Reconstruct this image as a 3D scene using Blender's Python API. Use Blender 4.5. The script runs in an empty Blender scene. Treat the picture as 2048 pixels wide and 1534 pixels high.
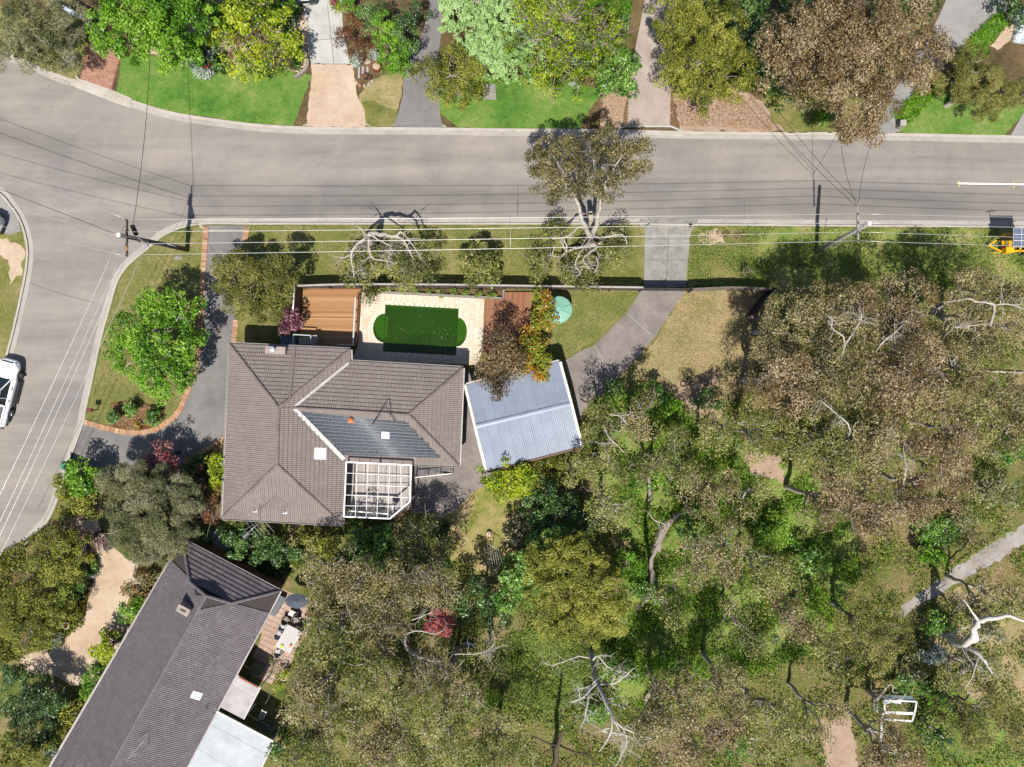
import bpy, math, random
import numpy as np
from mathutils import Vector, Matrix
from mathutils.geometry import tessellate_polygon

random.seed(7)
RNG = np.random.default_rng(11)
SC = bpy.context.scene
COL = SC.collection
rad = math.radians

# ------------------------------------------------------------------ camera, sky, sun, exposure
CAM_H = 56.0                       # drone height over the street
PX = 25.0                          # photo pixels per metre on the ground
CX, CY = 1024.0, 767.0
cam_d = bpy.data.cameras.new('camera')
cam = bpy.data.objects.new('camera', cam_d)
COL.objects.link(cam)
cam.location = (0, 0, CAM_H)
cam.rotation_euler = (0, 0, 0)
cam_d.angle = 2 * math.atan((1024.0 / PX) / CAM_H)
cam_d.clip_start = 0.5
cam_d.clip_end = 2000
SC.camera = cam

SUN_EL = 61.0
world = bpy.data.worlds.new('World')
SC.world = world
world.use_nodes = True
wn, wl = world.node_tree.nodes, world.node_tree.links
wn.clear()
w_out = wn.new('ShaderNodeOutputWorld')
w_bg = wn.new('ShaderNodeBackground')
w_sky = wn.new('ShaderNodeTexSky')
w_sky.sky_type = 'NISHITA'
w_sky.sun_disc = False
w_sky.sun_elevation = rad(SUN_EL)
w_sky.sun_rotation = rad(187.0)
w_sky.altitude = 50
w_bg.inputs['Strength'].default_value = 0.085
wl.new(w_sky.outputs[0], w_bg.inputs[0])
wl.new(w_bg.outputs[0], w_out.inputs[0])
sun_d = bpy.data.lights.new('sun', 'SUN')
sun_d.energy = 4.9
sun_d.angle = rad(0.53)
sun_d.color = (1.0, 0.955, 0.88)
sun = bpy.data.objects.new('sun', sun_d)
COL.objects.link(sun)
to_sun = Vector((-0.13 * math.cos(rad(SUN_EL)), -math.cos(rad(SUN_EL)), math.sin(rad(SUN_EL))))
sun.rotation_euler = to_sun.to_track_quat('Z', 'Y').to_euler()
sun.location = (0, 0, 80)
SC.view_settings.view_transform = 'Standard'
SC.view_settings.look = 'None'
SC.view_settings.gamma = 1
SC.view_settings.exposure = 0.80
SC.view_settings.use_curve_mapping = False

# ------------------------------------------------------------------ measuring helpers
GZ = 0.12                          # level of the land above the road

def W(px, py, z=GZ):
    k = (CAM_H - z) / CAM_H / PX
    return Vector(((px - CX) * k, (CY - py) * k, z))

def lin(c):
    o = []
    for v in c[:3]:
        v = v / 255.0
        o.append(v / 12.92 if v <= 0.04045 else ((v + 0.055) / 1.055) ** 2.4)
    return o

def alb(c, k=0.5):
    """surface colour seen in full sun -> base colour"""
    return tuple(min(0.85, v * k) for v in lin(c)) + (1.0,)

# ------------------------------------------------------------------ materials
MATS = {}

def new_mat(name):
    m = bpy.data.materials.new(name)
    m.use_nodes = True
    nt = m.node_tree
    nt.nodes.clear()
    out = nt.nodes.new('ShaderNodeOutputMaterial')
    b = nt.nodes.new('ShaderNodeBsdfPrincipled')
    nt.links.new(b.outputs[0], out.inputs[0])
    MATS[name] = m
    return m, nt, b, out

def noise(nt, scale, detail=3, rough=0.55, vec=None, dist=0.0):
    n = nt.nodes.new('ShaderNodeTexNoise')
    n.inputs['Scale'].default_value = scale
    n.inputs['Detail'].default_value = detail
    n.inputs['Roughness'].default_value = rough
    n.inputs['Distortion'].default_value = dist
    if vec is not None:
        nt.links.new(vec, n.inputs['Vector'])
    return n.outputs['Fac']

def ramp(nt, fac, stops):
    r = nt.nodes.new('ShaderNodeValToRGB')
    e = r.color_ramp.elements
    while len(e) < len(stops):
        e.new(0.5)
    for i, (p, c) in enumerate(stops):
        e[i].position = p
        e[i].color = c if len(c) == 4 else tuple(c) + (1.0,)
    nt.links.new(fac, r.inputs[0])
    return r.outputs[0]

def mixc(nt, fac, a, b, mode='MIX'):
    m = nt.nodes.new('ShaderNodeMix')
    m.data_type = 'RGBA'
    m.blend_type = mode
    for sock, v in ((m.inputs[0], fac), (m.inputs[6], a), (m.inputs[7], b)):
        if hasattr(v, 'is_output'):
            nt.links.new(v, sock)
        else:
            sock.default_value = v
    return m.outputs[2]

def world_pos(nt, scale=(1, 1, 1), rot=0.0):
    g = nt.nodes.new('ShaderNodeNewGeometry')
    mp = nt.nodes.new('ShaderNodeMapping')
    mp.inputs['Scale'].default_value = scale
    mp.inputs['Rotation'].default_value = (0, 0, rot)
    nt.links.new(g.outputs['Position'], mp.inputs['Vector'])
    return mp.outputs[0]

def set_bump(nt, b, height, strength=0.3, dist=0.02):
    bp = nt.nodes.new('ShaderNodeBump')
    bp.inputs['Strength'].default_value = strength
    bp.inputs['Distance'].default_value = dist
    nt.links.new(height, bp.inputs['Height'])
    nt.links.new(bp.outputs[0], b.inputs['Normal'])

def simple(name, col, rough=0.6, k=0.5, var=0.12, nscale=6.0, metal=0.0, spec=0.4, bump=0.0):
    m, nt, b, out = new_mat(name)
    c = alb(col, k)
    if var > 0:
        f = noise(nt, nscale, 4, 0.6, world_pos(nt))
        d = tuple(v * (1 - var * 1.6) for v in c[:3]) + (1,)
        e = tuple(min(0.9, v * (1 + var)) for v in c[:3]) + (1,)
        nt.links.new(ramp(nt, f, [(0.3, d), (0.7, e)]), b.inputs['Base Color'])
        if bump:
            set_bump(nt, b, f, bump)
    else:
        b.inputs['Base Color'].default_value = c
    b.inputs['Roughness'].default_value = rough
    b.inputs['Metallic'].default_value = metal
    b.inputs['Specular IOR Level'].default_value = spec
    return m

def piece_mat(name, cols, rough=0.7, k=0.5, grain=(4, 4, 4), gamt=0.2, spec=0.3, lichen=0.0, stain=0.0):
    """alike pieces (bricks, boards, tiles): a tone of its own for each object or loose piece, plus grain"""
    m, nt, b, out = new_mat(name)
    oi = nt.nodes.new('ShaderNodeObjectInfo')
    g = nt.nodes.new('ShaderNodeNewGeometry')
    add = nt.nodes.new('ShaderNodeMath')
    add.operation = 'ADD'
    nt.links.new(oi.outputs['Random'], add.inputs[0])
    nt.links.new(g.outputs['Random Per Island'], add.inputs[1])
    fr = nt.nodes.new('ShaderNodeMath')
    fr.operation = 'FRACT'
    nt.links.new(add.outputs[0], fr.inputs[0])
    n = len(cols)
    base = ramp(nt, fr.outputs[0], [(i / max(1, n - 1), alb(c, k)) for i, c in enumerate(cols)])
    f = noise(nt, 1.0, 5, 0.65, world_pos(nt, grain))
    dark = mixc(nt, 1.0, base, (1 - gamt * 1.5,) * 3 + (1,), 'MULTIPLY')
    res = mixc(nt, f, dark, base)
    wp = world_pos(nt)
    if stain:
        st = noise(nt, 0.55, 5, 0.7, wp, 0.8)
        res = mixc(nt, 1.0, res, ramp(nt, st, [(0.3, (1 - stain,) * 3), (0.5, (1, 1, 1)), (0.75, (1 + stain * .6,) * 3)]), 'MULTIPLY')
    if lichen:
        big = ramp(nt, noise(nt, 0.4, 3, 0.6, wp), [(0.42, (0, 0, 0)), (0.62, (1, 1, 1))])
        sp = ramp(nt, noise(nt, 7.0, 3, 0.7, wp), [(0.62, (0, 0, 0)), (0.69, (lichen,) * 3)])
        res = mixc(nt, mixc(nt, 1.0, big, sp, 'MULTIPLY'), res, alb((206, 202, 194)))
    nt.links.new(res, b.inputs['Base Color'])
    b.inputs['Roughness'].default_value = rough
    b.inputs['Specular IOR Level'].default_value = spec
    return m

def ground_mat(name, cols, s1=0.35, s2=2.5, s3=22.0, k=0.5, bump=0.5, rough=0.9, speck=0.35, dist=0.03):
    """three tones mixed by broad patches, clumps and grain"""
    m, nt, b, out = new_mat(name)
    p = world_pos(nt)
    a = noise(nt, s1, 3, 0.6, p, 0.6)
    c2 = noise(nt, s2, 4, 0.65, p, 0.3)
    c3 = noise(nt, s3, 3, 0.75, p)
    ad = nt.nodes.new('ShaderNodeMath'); ad.operation = 'MULTIPLY_ADD'
    nt.links.new(a, ad.inputs[0]); ad.inputs[1].default_value = 0.62
    m2 = nt.nodes.new('ShaderNodeMath'); m2.operation = 'MULTIPLY'
    nt.links.new(c2, m2.inputs[0]); m2.inputs[1].default_value = 0.38
    nt.links.new(m2.outputs[0], ad.inputs[2])
    n = len(cols)
    st = [(0.34 + 0.32 * i / max(1, n - 1), alb(c, k)) for i, c in enumerate(cols)]
    base = ramp(nt, ad.outputs[0], st)
    gr = ramp(nt, c3, [(0.3, (1 - speck,) * 3), (0.55, (1, 1, 1)), (0.75, (1 + speck * 0.6,) * 3)])
    nt.links.new(mixc(nt, 1.0, base, gr, 'MULTIPLY'), b.inputs['Base Color'])
    b.inputs['Roughness'].default_value = rough
    b.inputs['Specular IOR Level'].default_value = 0.2
    if bump:
        set_bump(nt, b, c3, bump, dist)
    return m

def leaf_mat(name, cols, k=0.5, rough=0.55, trans=0.3, spec=0.3):
    m, nt, b, out = new_mat(name)
    at = nt.nodes.new('ShaderNodeAttribute')
    at.attribute_name = 'tint'
    n = len(cols)
    base = ramp(nt, at.outputs['Fac'], [(0.08 + 0.84 * i / max(1, n - 1), alb(c, k)) for i, c in enumerate(cols)])
    nt.links.new(base, b.inputs['Base Color'])
    b.inputs['Roughness'].default_value = rough
    b.inputs['Specular IOR Level'].default_value = spec
    tr = nt.nodes.new('ShaderNodeBsdfTranslucent')
    nt.links.new(base, tr.inputs[0])
    mx = nt.nodes.new('ShaderNodeMixShader')
    mx.inputs[0].default_value = trans
    nt.links.new(b.outputs[0], mx.inputs[1])
    nt.links.new(tr.outputs[0], mx.inputs[2])
    nt.links.new(mx.outputs[0], out.inputs[0])
    return m

# ------------------------------------------------------------------ object helpers
def tag(o, label=None, cat=None, group=None, kind=None):
    if label: o['label'] = label
    if cat: o['category'] = cat
    if group: o['group'] = group
    if kind: o['kind'] = kind
    return o

def thing(name, label, cat, loc=(0, 0, 0), group=None):
    o = bpy.data.objects.new(name, None)
    o.empty_display_size = 0.3
    o.location = loc
    COL.objects.link(o)
    return tag(o, label, cat, group)

def adopt(o, parent):
    """parent a mesh that is modelled in world coordinates"""
    if parent is not None:
        o.parent = parent
        if parent.type == 'EMPTY':
            o.matrix_parent_inverse = Matrix.Translation(-Vector(parent.location))
    return o

class MB:
    def __init__(self):
        self.v, self.f, self.s = [], [], []

    def add(self, verts, faces, smooth=False):
        n = len(self.v)
        self.v.extend(tuple(p) for p in verts)
        for fc in faces:
            self.f.append(tuple(i + n for i in fc))
            self.s.append(smooth)
        return self

    def box(self, c, size, rz=0.0, M=None):
        sx, sy, sz = size[0] / 2, size[1] / 2, size[2] / 2
        R = Matrix.Rotation(rz, 3, 'Z')
        vs = []
        for x, y, z in ((-1, -1, -1), (1, -1, -1), (1, 1, -1), (-1, 1, -1), (-1, -1, 1), (1, -1, 1), (1, 1, 1), (-1, 1, 1)):
            p = R @ Vector((x * sx, y * sy, z * sz))
            if M is not None: p = M @ p
            vs.append(p + Vector(c))
        return self.add(vs, [(0, 3, 2, 1), (4, 5, 6, 7), (0, 1, 5, 4), (1, 2, 6, 5), (2, 3, 7, 6), (3, 0, 4, 7)])

    def beam(self, a, b, w, h):
        """rectangular bar from a to b, w wide, h high, a and b on its centre line"""
        a, b = Vector(a), Vector(b)
        d = (b - a).normalized()
        up = Vector((0, 0, 1)) if abs(d.z) < 0.95 else Vector((0, 1, 0))
        s = d.cross(up).normalized()
        t = s.cross(d).normalized()
        vs = []
        for p in (a, b):
            for i, j in ((-1, -1), (1, -1), (1, 1), (-1, 1)):
                vs.append(p + s * (i * w / 2) + t * (j * h / 2))
        return self.add(vs, [(0, 1, 2, 3), (7, 6, 5, 4), (0, 4, 5, 1), (1, 5, 6, 2), (2, 6, 7, 3), (3, 7, 4, 0)])

    def tube(self, pts, r, n=6, cap=True):
        pts = [Vector(p) for p in pts]
        if not hasattr(r, '__len__'): r = [r] * len(pts)
        vs, fs = [], []
        ref = Vector((0.3, 0.2, 0.93))
        for i, p in enumerate(pts):
            d = (pts[min(i + 1, len(pts) - 1)] - pts[max(i - 1, 0)])
            if d.length < 1e-6: d = Vector((0, 0, 1))
            d.normalize()
            rr = ref if abs(d.dot(ref)) < 0.9 else Vector((1, 0, 0))
            s = d.cross(rr).normalized()
            t = d.cross(s)
            for k in range(n):
                a = 2 * math.pi * k / n
                vs.append(p + (s * math.cos(a) + t * math.sin(a)) * r[i])
        for i in range(len(pts) - 1):
            for k in range(n):
                a, b = i * n + k, i * n + (k + 1) % n
                fs.append((a, b, b + n, a + n))
        if cap:
            fs.append(tuple(range(n - 1, -1, -1)))
            m = (len(pts) - 1) * n
            fs.append(tuple(m + k for k in range(n)))
        return self.add(vs, fs, True)

    def cyl(self, c, r, h, n=16, r2=None):
        c = Vector(c)
        r2 = r if r2 is None else r2
        vs = [c + Vector((math.cos(2 * math.pi * k / n) * r, math.sin(2 * math.pi * k / n) * r, 0)) for k in range(n)]
        vs += [c + Vector((math.cos(2 * math.pi * k / n) * r2, math.sin(2 * math.pi * k / n) * r2, h)) for k in range(n)]
        fs = [(k, (k + 1) % n, (k + 1) % n + n, k + n) for k in range(n)]
        fs += [tuple(range(n - 1, -1, -1)), tuple(range(n, 2 * n))]
        return self.add(vs, fs)

    def ring(self, c, r0, r1, h, n=20):
        c = Vector(c)
        vs = []
        for (r, z) in ((r1, 0), (r1, h), (r0, h), (r0, 0)):
            vs += [c + Vector((math.cos(2 * math.pi * k / n) * r, math.sin(2 * math.pi * k / n) * r, z)) for k in range(n)]
        fs = []
        for j in range(4):
            for k in range(n):
                a, b = j * n + k, j * n + (k + 1) % n
                c2, d = ((j + 1) % 4) * n + (k + 1) % n, ((j + 1) % 4) * n + k
                fs.append((a, b, c2, d))
        return self.add(vs, fs)

    def prism(self, poly, z0, z1):
        """poly: list of xy(z) points, counter-clockwise or not"""
        p = [Vector((q[0], q[1], 0)) for q in poly]
        area = sum(p[i].x * p[(i + 1) % len(p)].y - p[(i + 1) % len(p)].x * p[i].y for i in range(len(p)))
        if area < 0: p.reverse()
        n = len(p)
        tris = tessellate_polygon([p])
        vs = [(q.x, q.y, z0) for q in p] + [(q.x, q.y, z1) for q in p]
        fs = []
        for t in tris:
            a, b, c = (p[i] for i in t)
            ccw = (b - a).cross(c - a).z > 0
            t2 = t if ccw else t[::-1]
            fs.append(tuple(i + n for i in t2))
        for i in range(n):
            j = (i + 1) % n
            fs.append((i, j, j + n, i + n))
        return self.add(vs, fs)

    def build(self, name, mat, parent=None, link=True):
        me = bpy.data.meshes.new(name)
        me.from_pydata(self.v, [], self.f)
        me.materials.append(mat)
        if any(self.s):
            me.polygons.foreach_set('use_smooth', self.s)
        me.update()
        o = bpy.data.objects.new(name, me)
        if link: COL.objects.link(o)
        return adopt(o, parent)

def smooth(pts, n=6, closed=False):
    """Catmull-Rom through 2-tuples"""
    P = [np.array(p, float) for p in pts]
    out = []
    N = len(P)
    rng = range(N if closed else N - 1)
    for i in rng:
        p0 = P[(i - 1) % N] if (closed or i > 0) else P[i]
        p1, p2 = P[i], P[(i + 1) % N]
        p3 = P[(i + 2) % N] if (closed or i + 2 < N) else p2
        for t in np.linspace(0, 1, n, endpoint=False):
            out.append(tuple(0.5 * ((2 * p1) + (-p0 + p2) * t + (2 * p0 - 5 * p1 + 4 * p2 - p3) * t * t + (-p0 + 3 * p1 - 3 * p2 + p3) * t ** 3)))
    if not closed: out.append(tuple(P[-1]))
    return out

def organic(pts, amp=3.0, step=9.0, seed=0):
    """ragged natural edge: polygon in photo pixels"""
    rg = np.random.default_rng(seed + 5)
    out = []
    N = len(pts)
    for i in range(N):
        a, b = np.array(pts[i], float), np.array(pts[(i + 1) % N], float)
        L = np.linalg.norm(b - a)
        m = max(1, int(L / step))
        nrm = np.array([-(b - a)[1], (b - a)[0]]) / max(L, 1e-6)
        for k in range(m):
            out.append(tuple(a + (b - a) * k / m + nrm * rg.normal(0, amp) * (0.4 if k == 0 else 1)))
    return out

_layer = [0]
def sheet(name, pts, mat, z, holes=None, kind='structure', parent=None, skirt=None, px=True):
    """flat sheet from photo pixels at level z (skirt: side walls down to that level)"""
    loops = [[W(p[0], p[1], z) if px else Vector((p[0], p[1], z)) for p in pts]]
    for h in (holes or []):
        loops.append([W(p[0], p[1], z) if px else Vector((p[0], p[1], z)) for p in h])
    flat = [[Vector((q.x, q.y, 0)) for q in l] for l in loops]
    tris = tessellate_polygon(flat)
    vs = [q for l in loops for q in l]
    fs = []
    for t in tris:
        a, b, c = (vs[i] for i in t)
        cr = (b - a).cross(c - a).z
        if abs(cr) < 1e-9: continue
        fs.append(t if cr > 0 else t[::-1])
    mb = MB()
    mb.add(vs, fs)
    if skirt is not None:
        base = 0
        for l in loops:
            n = len(l)
            area = sum(l[i].x * l[(i + 1) % n].y - l[(i + 1) % n].x * l[i].y for i in range(n))
            low = [(q.x, q.y, skirt) for q in l]
            q2 = list(l) + low
            fs2 = []
            for i in range(n):
                j = (i + 1) % n
                fs2.append((i + n, j + n, j, i) if area > 0 else (i, j, j + n, i + n))
            mb.add(q2, fs2)
    o = mb.build(name, mat, parent)
    if kind: o['kind'] = kind
    return o

def offset_line(pts, d):
    """offset an open pixel polyline by d pixels to its left (image coordinates)"""
    P = [np.array(p, float) for p in pts]
    out = []
    for i in range(len(P)):
        a, b = P[max(0, i - 1)], P[min(len(P) - 1, i + 1)]
        t = (b - a) / (np.linalg.norm(b - a) + 1e-9)
        out.append(tuple(P[i] + np.array([t[1], -t[0]]) * d))
    return out

def strip(name, pts, d0, d1, mat, z, h=None, kind='structure', parent=None):
    a, b = offset_line(pts, d0), offset_line(pts, d1)
    mb = MB()
    n = len(a)
    top = [W(*p, z) for p in a] + [W(*p, z) for p in b]
    flip = (d1 - d0) > 0
    fs = []
    for i in range(n - 1):
        q = (i, i + 1, i + 1 + n, i + n)
        v1, v2, v3 = top[q[0]], top[q[1]], top[q[2]]
        if (v2 - v1).cross(v3 - v1).z < 0: q = q[::-1]
        fs.append(q)
    mb.add(top, fs)
    if h is not None:
        low = [Vector((p.x, p.y, h)) for p in top]
        allv = top + low
        m = 2 * n
        fs = []
        for i in range(n - 1):
            fs.append((i, i + 1, i + 1 + m, i + m))
            fs.append((i + n, i + n + m, i + 1 + n + m, i + 1 + n))
        mb.add(allv, fs)
    o = mb.build(name, mat, parent)
    if kind: o['kind'] = kind
    return o
# ------------------------------------------------------------------ materials of the setting
def road_mat(name, c_light, c_dark, rot=0.0, k=0.5):
    m, nt, b, out = new_mat(name)
    p = world_pos(nt)
    ps = world_pos(nt, (0.05, 0.55, 1), rot)
    st = noise(nt, 1.0, 5, 0.65, ps, 0.3)
    pa = noise(nt, 0.22, 4, 0.6, p, 0.8)
    gr = noise(nt, 30.0, 3, 0.8, p)
    mid = noise(nt, 1.7, 5, 0.7, p)
    base = ramp(nt, st, [(0.33, alb(c_dark, k)), (0.6, alb(c_light, k))])
    base = mixc(nt, 1.0, base, ramp(nt, pa, [(0.33, (0.84, 0.85, 0.88)), (0.6, (1.05, 1.03, 1.0))]), 'MULTIPLY')
    base = mixc(nt, 1.0, base, ramp(nt, mid, [(0.3, (0.93, 0.93, 0.93)), (0.7, (1.05, 1.05, 1.05))]), 'MULTIPLY')
    base = mixc(nt, 1.0, base, ramp(nt, gr, [(0.3, (0.8, 0.8, 0.8)), (0.7, (1.14, 1.14, 1.13))]), 'MULTIPLY')
    # hairline cracks
    vo = nt.nodes.new('ShaderNodeTexVoronoi')
    vo.feature = 'DISTANCE_TO_EDGE'
    vo.inputs['Scale'].default_value = 0.14
    wob = nt.nodes.new('ShaderNodeTexNoise'); wob.inputs['Scale'].default_value = 0.9; wob.inputs['Detail'].default_value = 5
    nt.links.new(p, wob.inputs['Vector'])
    vm = nt.nodes.new('ShaderNodeVectorMath'); vm.operation = 'MULTIPLY_ADD'
    nt.links.new(wob.outputs['Color'], vm.inputs[0]); vm.inputs[1].default_value = (1.6, 1.6, 0)
    nt.links.new(p, vm.inputs[2])
    nt.links.new(vm.outputs[0], vo.inputs['Vector'])
    cr = ramp(nt, vo.outputs['Distance'], [(0.0, (0.80, 0.79, 0.78)), (0.003, (1, 1, 1))])
    msk = ramp(nt, noise(nt, 0.12, 2, 0.5, p), [(0.42, (1, 1, 1)), (0.46, (0, 0, 0))])
    cr = mixc(nt, msk, (1, 1, 1, 1), cr)
    cr2 = mixc(nt, 1.0, base, cr, 'MULTIPLY')
    wa = nt.nodes.new('ShaderNodeAttribute'); wa.attribute_name = 'wear'
    wf = nt.nodes.new('ShaderNodeMath'); wf.operation = 'MULTIPLY'
    nt.links.new(wa.outputs['Fac'], wf.inputs[0]); nt.links.new(ramp(nt, mid, [(0.2, (.6, .6, .6)), (.7, (1, 1, 1))]), wf.inputs[1])
    cr2 = mixc(nt, wf.outputs[0], cr2, mixc(nt, 1.0, cr2, (0.72, 0.735, 0.75, 1), 'MULTIPLY'))
    nt.links.new(cr2, b.inputs['Base Color'])
    b.inputs['Roughness'].default_value = 0.88
    b.inputs['Specular IOR Level'].default_value = 0.25
    set_bump(nt, b, gr, 0.35, 0.01)
    return m

M = {}
M['road'] = road_mat('road_asphalt', (174, 165, 157), (150, 144, 138), 0.0)
M['kerb'] = ground_mat('kerb_concrete', [(190, 180, 168), (205, 196, 184), (212, 204, 194)], 0.8, 4, 25, bump=0.3, speck=0.14)
M['gutter'] = ground_mat('gutter_concrete', [(176, 168, 160), (192, 184, 175), (200, 192, 182)], 0.5, 3, 20, bump=0.2, speck=0.14)
M['bushfloor'] = ground_mat('bush_floor', [(86, 104, 40), (118, 126, 58), (144, 134, 84), (178, 154, 118)], 0.30, 1.6, 14, speck=0.5, bump=0.8, dist=0.06)
M['garden'] = ground_mat('garden_soil', [(84, 74, 50), (116, 98, 66), (140, 116, 82)], 0.5, 2.5, 16, speck=0.5, bump=0.8)
M['lawn_green'] = ground_mat('lawn_green', [(80, 122, 42), (102, 146, 56), (128, 156, 72), (162, 172, 104)], 0.25, 1.8, 13, speck=0.5, bump=0.7)
M['lawn_mixed'] = ground_mat('lawn_mixed', [(96, 112, 50), (128, 130, 66), (150, 142, 86), (172, 156, 108)], 0.35, 2.2, 13, speck=0.5, bump=0.7)
M['lawn_dry'] = ground_mat('lawn_dry', [(142, 140, 80), (166, 156, 102), (184, 166, 120), (198, 174, 136)], 0.35, 1.9, 12, speck=0.5, bump=0.7)
M['lawn_island'] = ground_mat('lawn_island', [(114, 124, 60), (142, 138, 80), (168, 154, 102)], 0.45, 2.2, 13, speck=0.5, bump=0.7)
M['grass_lush'] = ground_mat('grass_lush', [(98, 128, 48), (130, 156, 66), (160, 176, 88)], 0.35, 2.4, 18, speck=0.5, bump=0.9)
M['sand'] = ground_mat('sandy_gravel', [(196, 168, 142), (216, 190, 164), (228, 206, 182)], 0.35, 2.0, 20, speck=0.2, bump=0.4)
M['gravel'] = ground_mat('pinkish_gravel', [(178, 148, 124), (196, 168, 144), (206, 182, 160)], 0.6, 4, 26, speck=0.4, bump=0.8)
M['mulch'] = ground_mat('bark_mulch', [(92, 48, 28), (128, 74, 46), (158, 104, 70)], 1.2, 6, 18, speck=0.6, bump=1.0)
M['asphalt_dark'] = ground_mat('driveway_asphalt', [(128, 124, 122), (142, 138, 136), (156, 150, 147)], 0.35, 1.8, 28, speck=0.14, bump=0.3)
M['asphalt_grey'] = ground_mat('driveway_asphalt_pale', [(152, 148, 144), (168, 164, 160), (178, 172, 168)], 0.3, 1.5, 28, speck=0.16, bump=0.3)
M['conc_stained'] = ground_mat('stained_concrete', [(134, 124, 120), (152, 142, 136), (166, 156, 148)], 0.45, 2.2, 18, speck=0.16, bump=0.3)
M['conc_mossy'] = ground_mat('mottled_concrete', [(136, 134, 126), (164, 160, 152), (186, 180, 170)], 0.9, 4.5, 20, speck=0.3, bump=0.4)
M['conc_pale'] = ground_mat('pale_concrete', [(186, 184, 178), (206, 204, 198), (216, 214, 208)], 0.4, 1.2, 22, speck=0.1, bump=0.2)
M['paverdrive'] = ground_mat('paved_drive', [(176, 160, 148), (190, 174, 162), (200, 186, 174)], 0.5, 3, 24, speck=0.2, bump=0.4)

# ------------------------------------------------------------------ outlines shared by road, kerbs and land (photo pixels, left to right)
kerb_n = smooth([(-420, -130), (-200, -10), (-80, 55), (0, 98), (51, 119), (127, 152), (160, 160), (224, 182), (254, 196), (330, 220), (381, 230), (458, 241), (520, 248),
                 (612, 253), (731, 254), (785, 254), (886, 255), (1030, 257), (1200, 258), (1361, 262), (1540, 264), (1642, 264), (1795, 266), (1930, 269), (2048, 271), (2300, 276), (3600, 300)], 4)
kerb_s = smooth([(3600, 480), (2300, 457), (2048, 455), (1700, 453), (1400, 451), (1384, 451), (1296, 450), (1280, 449), (1030, 449), (800, 449), (600, 449), (494, 449), (440, 448), (407, 449), (376, 453),
                 (350, 461), (323, 475), (300, 495), (275, 515), (252, 537), (235, 565), (220, 615), (203, 677), (184, 765), (172, 820), (166, 852), (150, 900), (138, 935), (124, 970), (108, 1020), (88, 1052),
                 (52, 1088), (20, 1112), (-20, 1150), (-120, 1300), (-400, 1700), (-900, 2600)], 4)
kerb_w = smooth([(-1100, 2300), (-400, 1300), (-160, 960), (-60, 850), (0, 748), (10, 713), (25, 655), (41, 583), (49, 540), (52, 500), (45, 462), (33, 433), (15, 408), (0, 391), (-40, 362), (-160, 280), (-500, 90)], 4)
FAR = 26000
pool_hole = []
_c = (841.5, 660.0)
def pool_pt(u, v):
    """pool frame: u across the photo, v down it, turned 3.2 degrees like the house"""
    a = rad(3.2)
    return (_c[0] + u * math.cos(a) - v * math.sin(a), _c[1] + u * math.sin(a) + v * math.cos(a))
PW, PH, AR = 73.5, 47.0, 29.0
pool_outline = []
pool_outline += [(-PW, -PH), (PW, -PH)]
for k in range(0, 13):
    t = -90 + 180 * k / 12
    pool_outline.append((PW + 19 * math.cos(rad(t)), AR * math.sin(rad(t))))
pool_outline += [(PW, PH), (-PW, PH)]
for k in range(0, 13):
    t = 90 + 180 * k / 12
    pool_outline.append((-PW + 22 * math.cos(rad(t)), AR * math.sin(rad(t))))
pool_px = [pool_pt(*p) for p in pool_outline]

land_north = [p for p in kerb_n] + [(FAR, 300), (FAR, -FAR), (-FAR, -FAR), (-FAR, -130)]
land_south = [p for p in kerb_s] + [(-900, FAR), (FAR, FAR), (FAR, 480)]
land_west = [p for p in kerb_w] + [(-FAR, 90), (-FAR, 2300)]
sheet('ground', land_north, M['garden'], GZ, skirt=-0.05)
sheet('ground', land_south, M['bushfloor'], GZ, holes=[pool_px], skirt=-0.05)
sheet('ground', land_west, M['lawn_mixed'], GZ, skirt=-0.05)
sheet('road', [(-FAR, -FAR), (FAR, -FAR), (FAR, FAR), (-FAR, FAR)], M['road'], 0.0, holes=[pool_px])

# kerbs: raised back strip and flat gutter pan
strip('kerb', kerb_n, 0, -6.5, M['kerb'], GZ + 0.012, -0.02)
strip('gutter', kerb_n, -6.5, -15, M['gutter'], 0.012)
strip('kerb', kerb_s[:-8], 0, -3.5, M['kerb'], GZ + 0.012, -0.02)
strip('gutter', kerb_s[:-8], -3.5, -13, M['gutter'], 0.012)
strip('kerb', kerb_w, 0, -4.0, M['kerb'], GZ + 0.012, -0.02)
strip('gutter', kerb_w, -4.0, -15, M['gutter'], 0.012)

# tyre-worn darker lane: strip with a soft wear attribute
def wear_lane(pts, half, amount):
    prof = [(-1, 0), (-.7, .35), (-.35, .8), (0, 1), (.35, .85), (.7, .4), (1, 0)]
    lines = [offset_line(pts, half * u) for u, _ in prof]
    n = len(pts); vs = [W(*p, 0.004) for l in lines for p in l]; fs = []; wv = []
    for l, (u, w_) in enumerate(prof):
        for i in range(n): wv.append(w_ * amount * min(1, i / 3, (n - 1 - i) / 3))
    for l in range(len(prof) - 1):
        for i in range(n - 1):
            q = (l * n + i, l * n + i + 1, (l + 1) * n + i + 1, (l + 1) * n + i)
            if (vs[q[1]] - vs[q[0]]).cross(vs[q[2]] - vs[q[0]]).z < 0: q = q[::-1]
            fs.append(q)
    mb = MB(); mb.add(vs, fs); o = mb.build('worn_lane', M['road'])
    at = o.data.attributes.new('wear', 'FLOAT', 'POINT'); at.data.foreach_set('value', wv)
    o['kind'] = 'structure'
wear_lane(smooth([(-200, 170), (0, 255), (150, 318), (320, 372), (520, 398), (800, 402), (1100, 402), (1500, 400), (1900, 396), (2300, 402)], 6), 46, 1.0)
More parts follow.
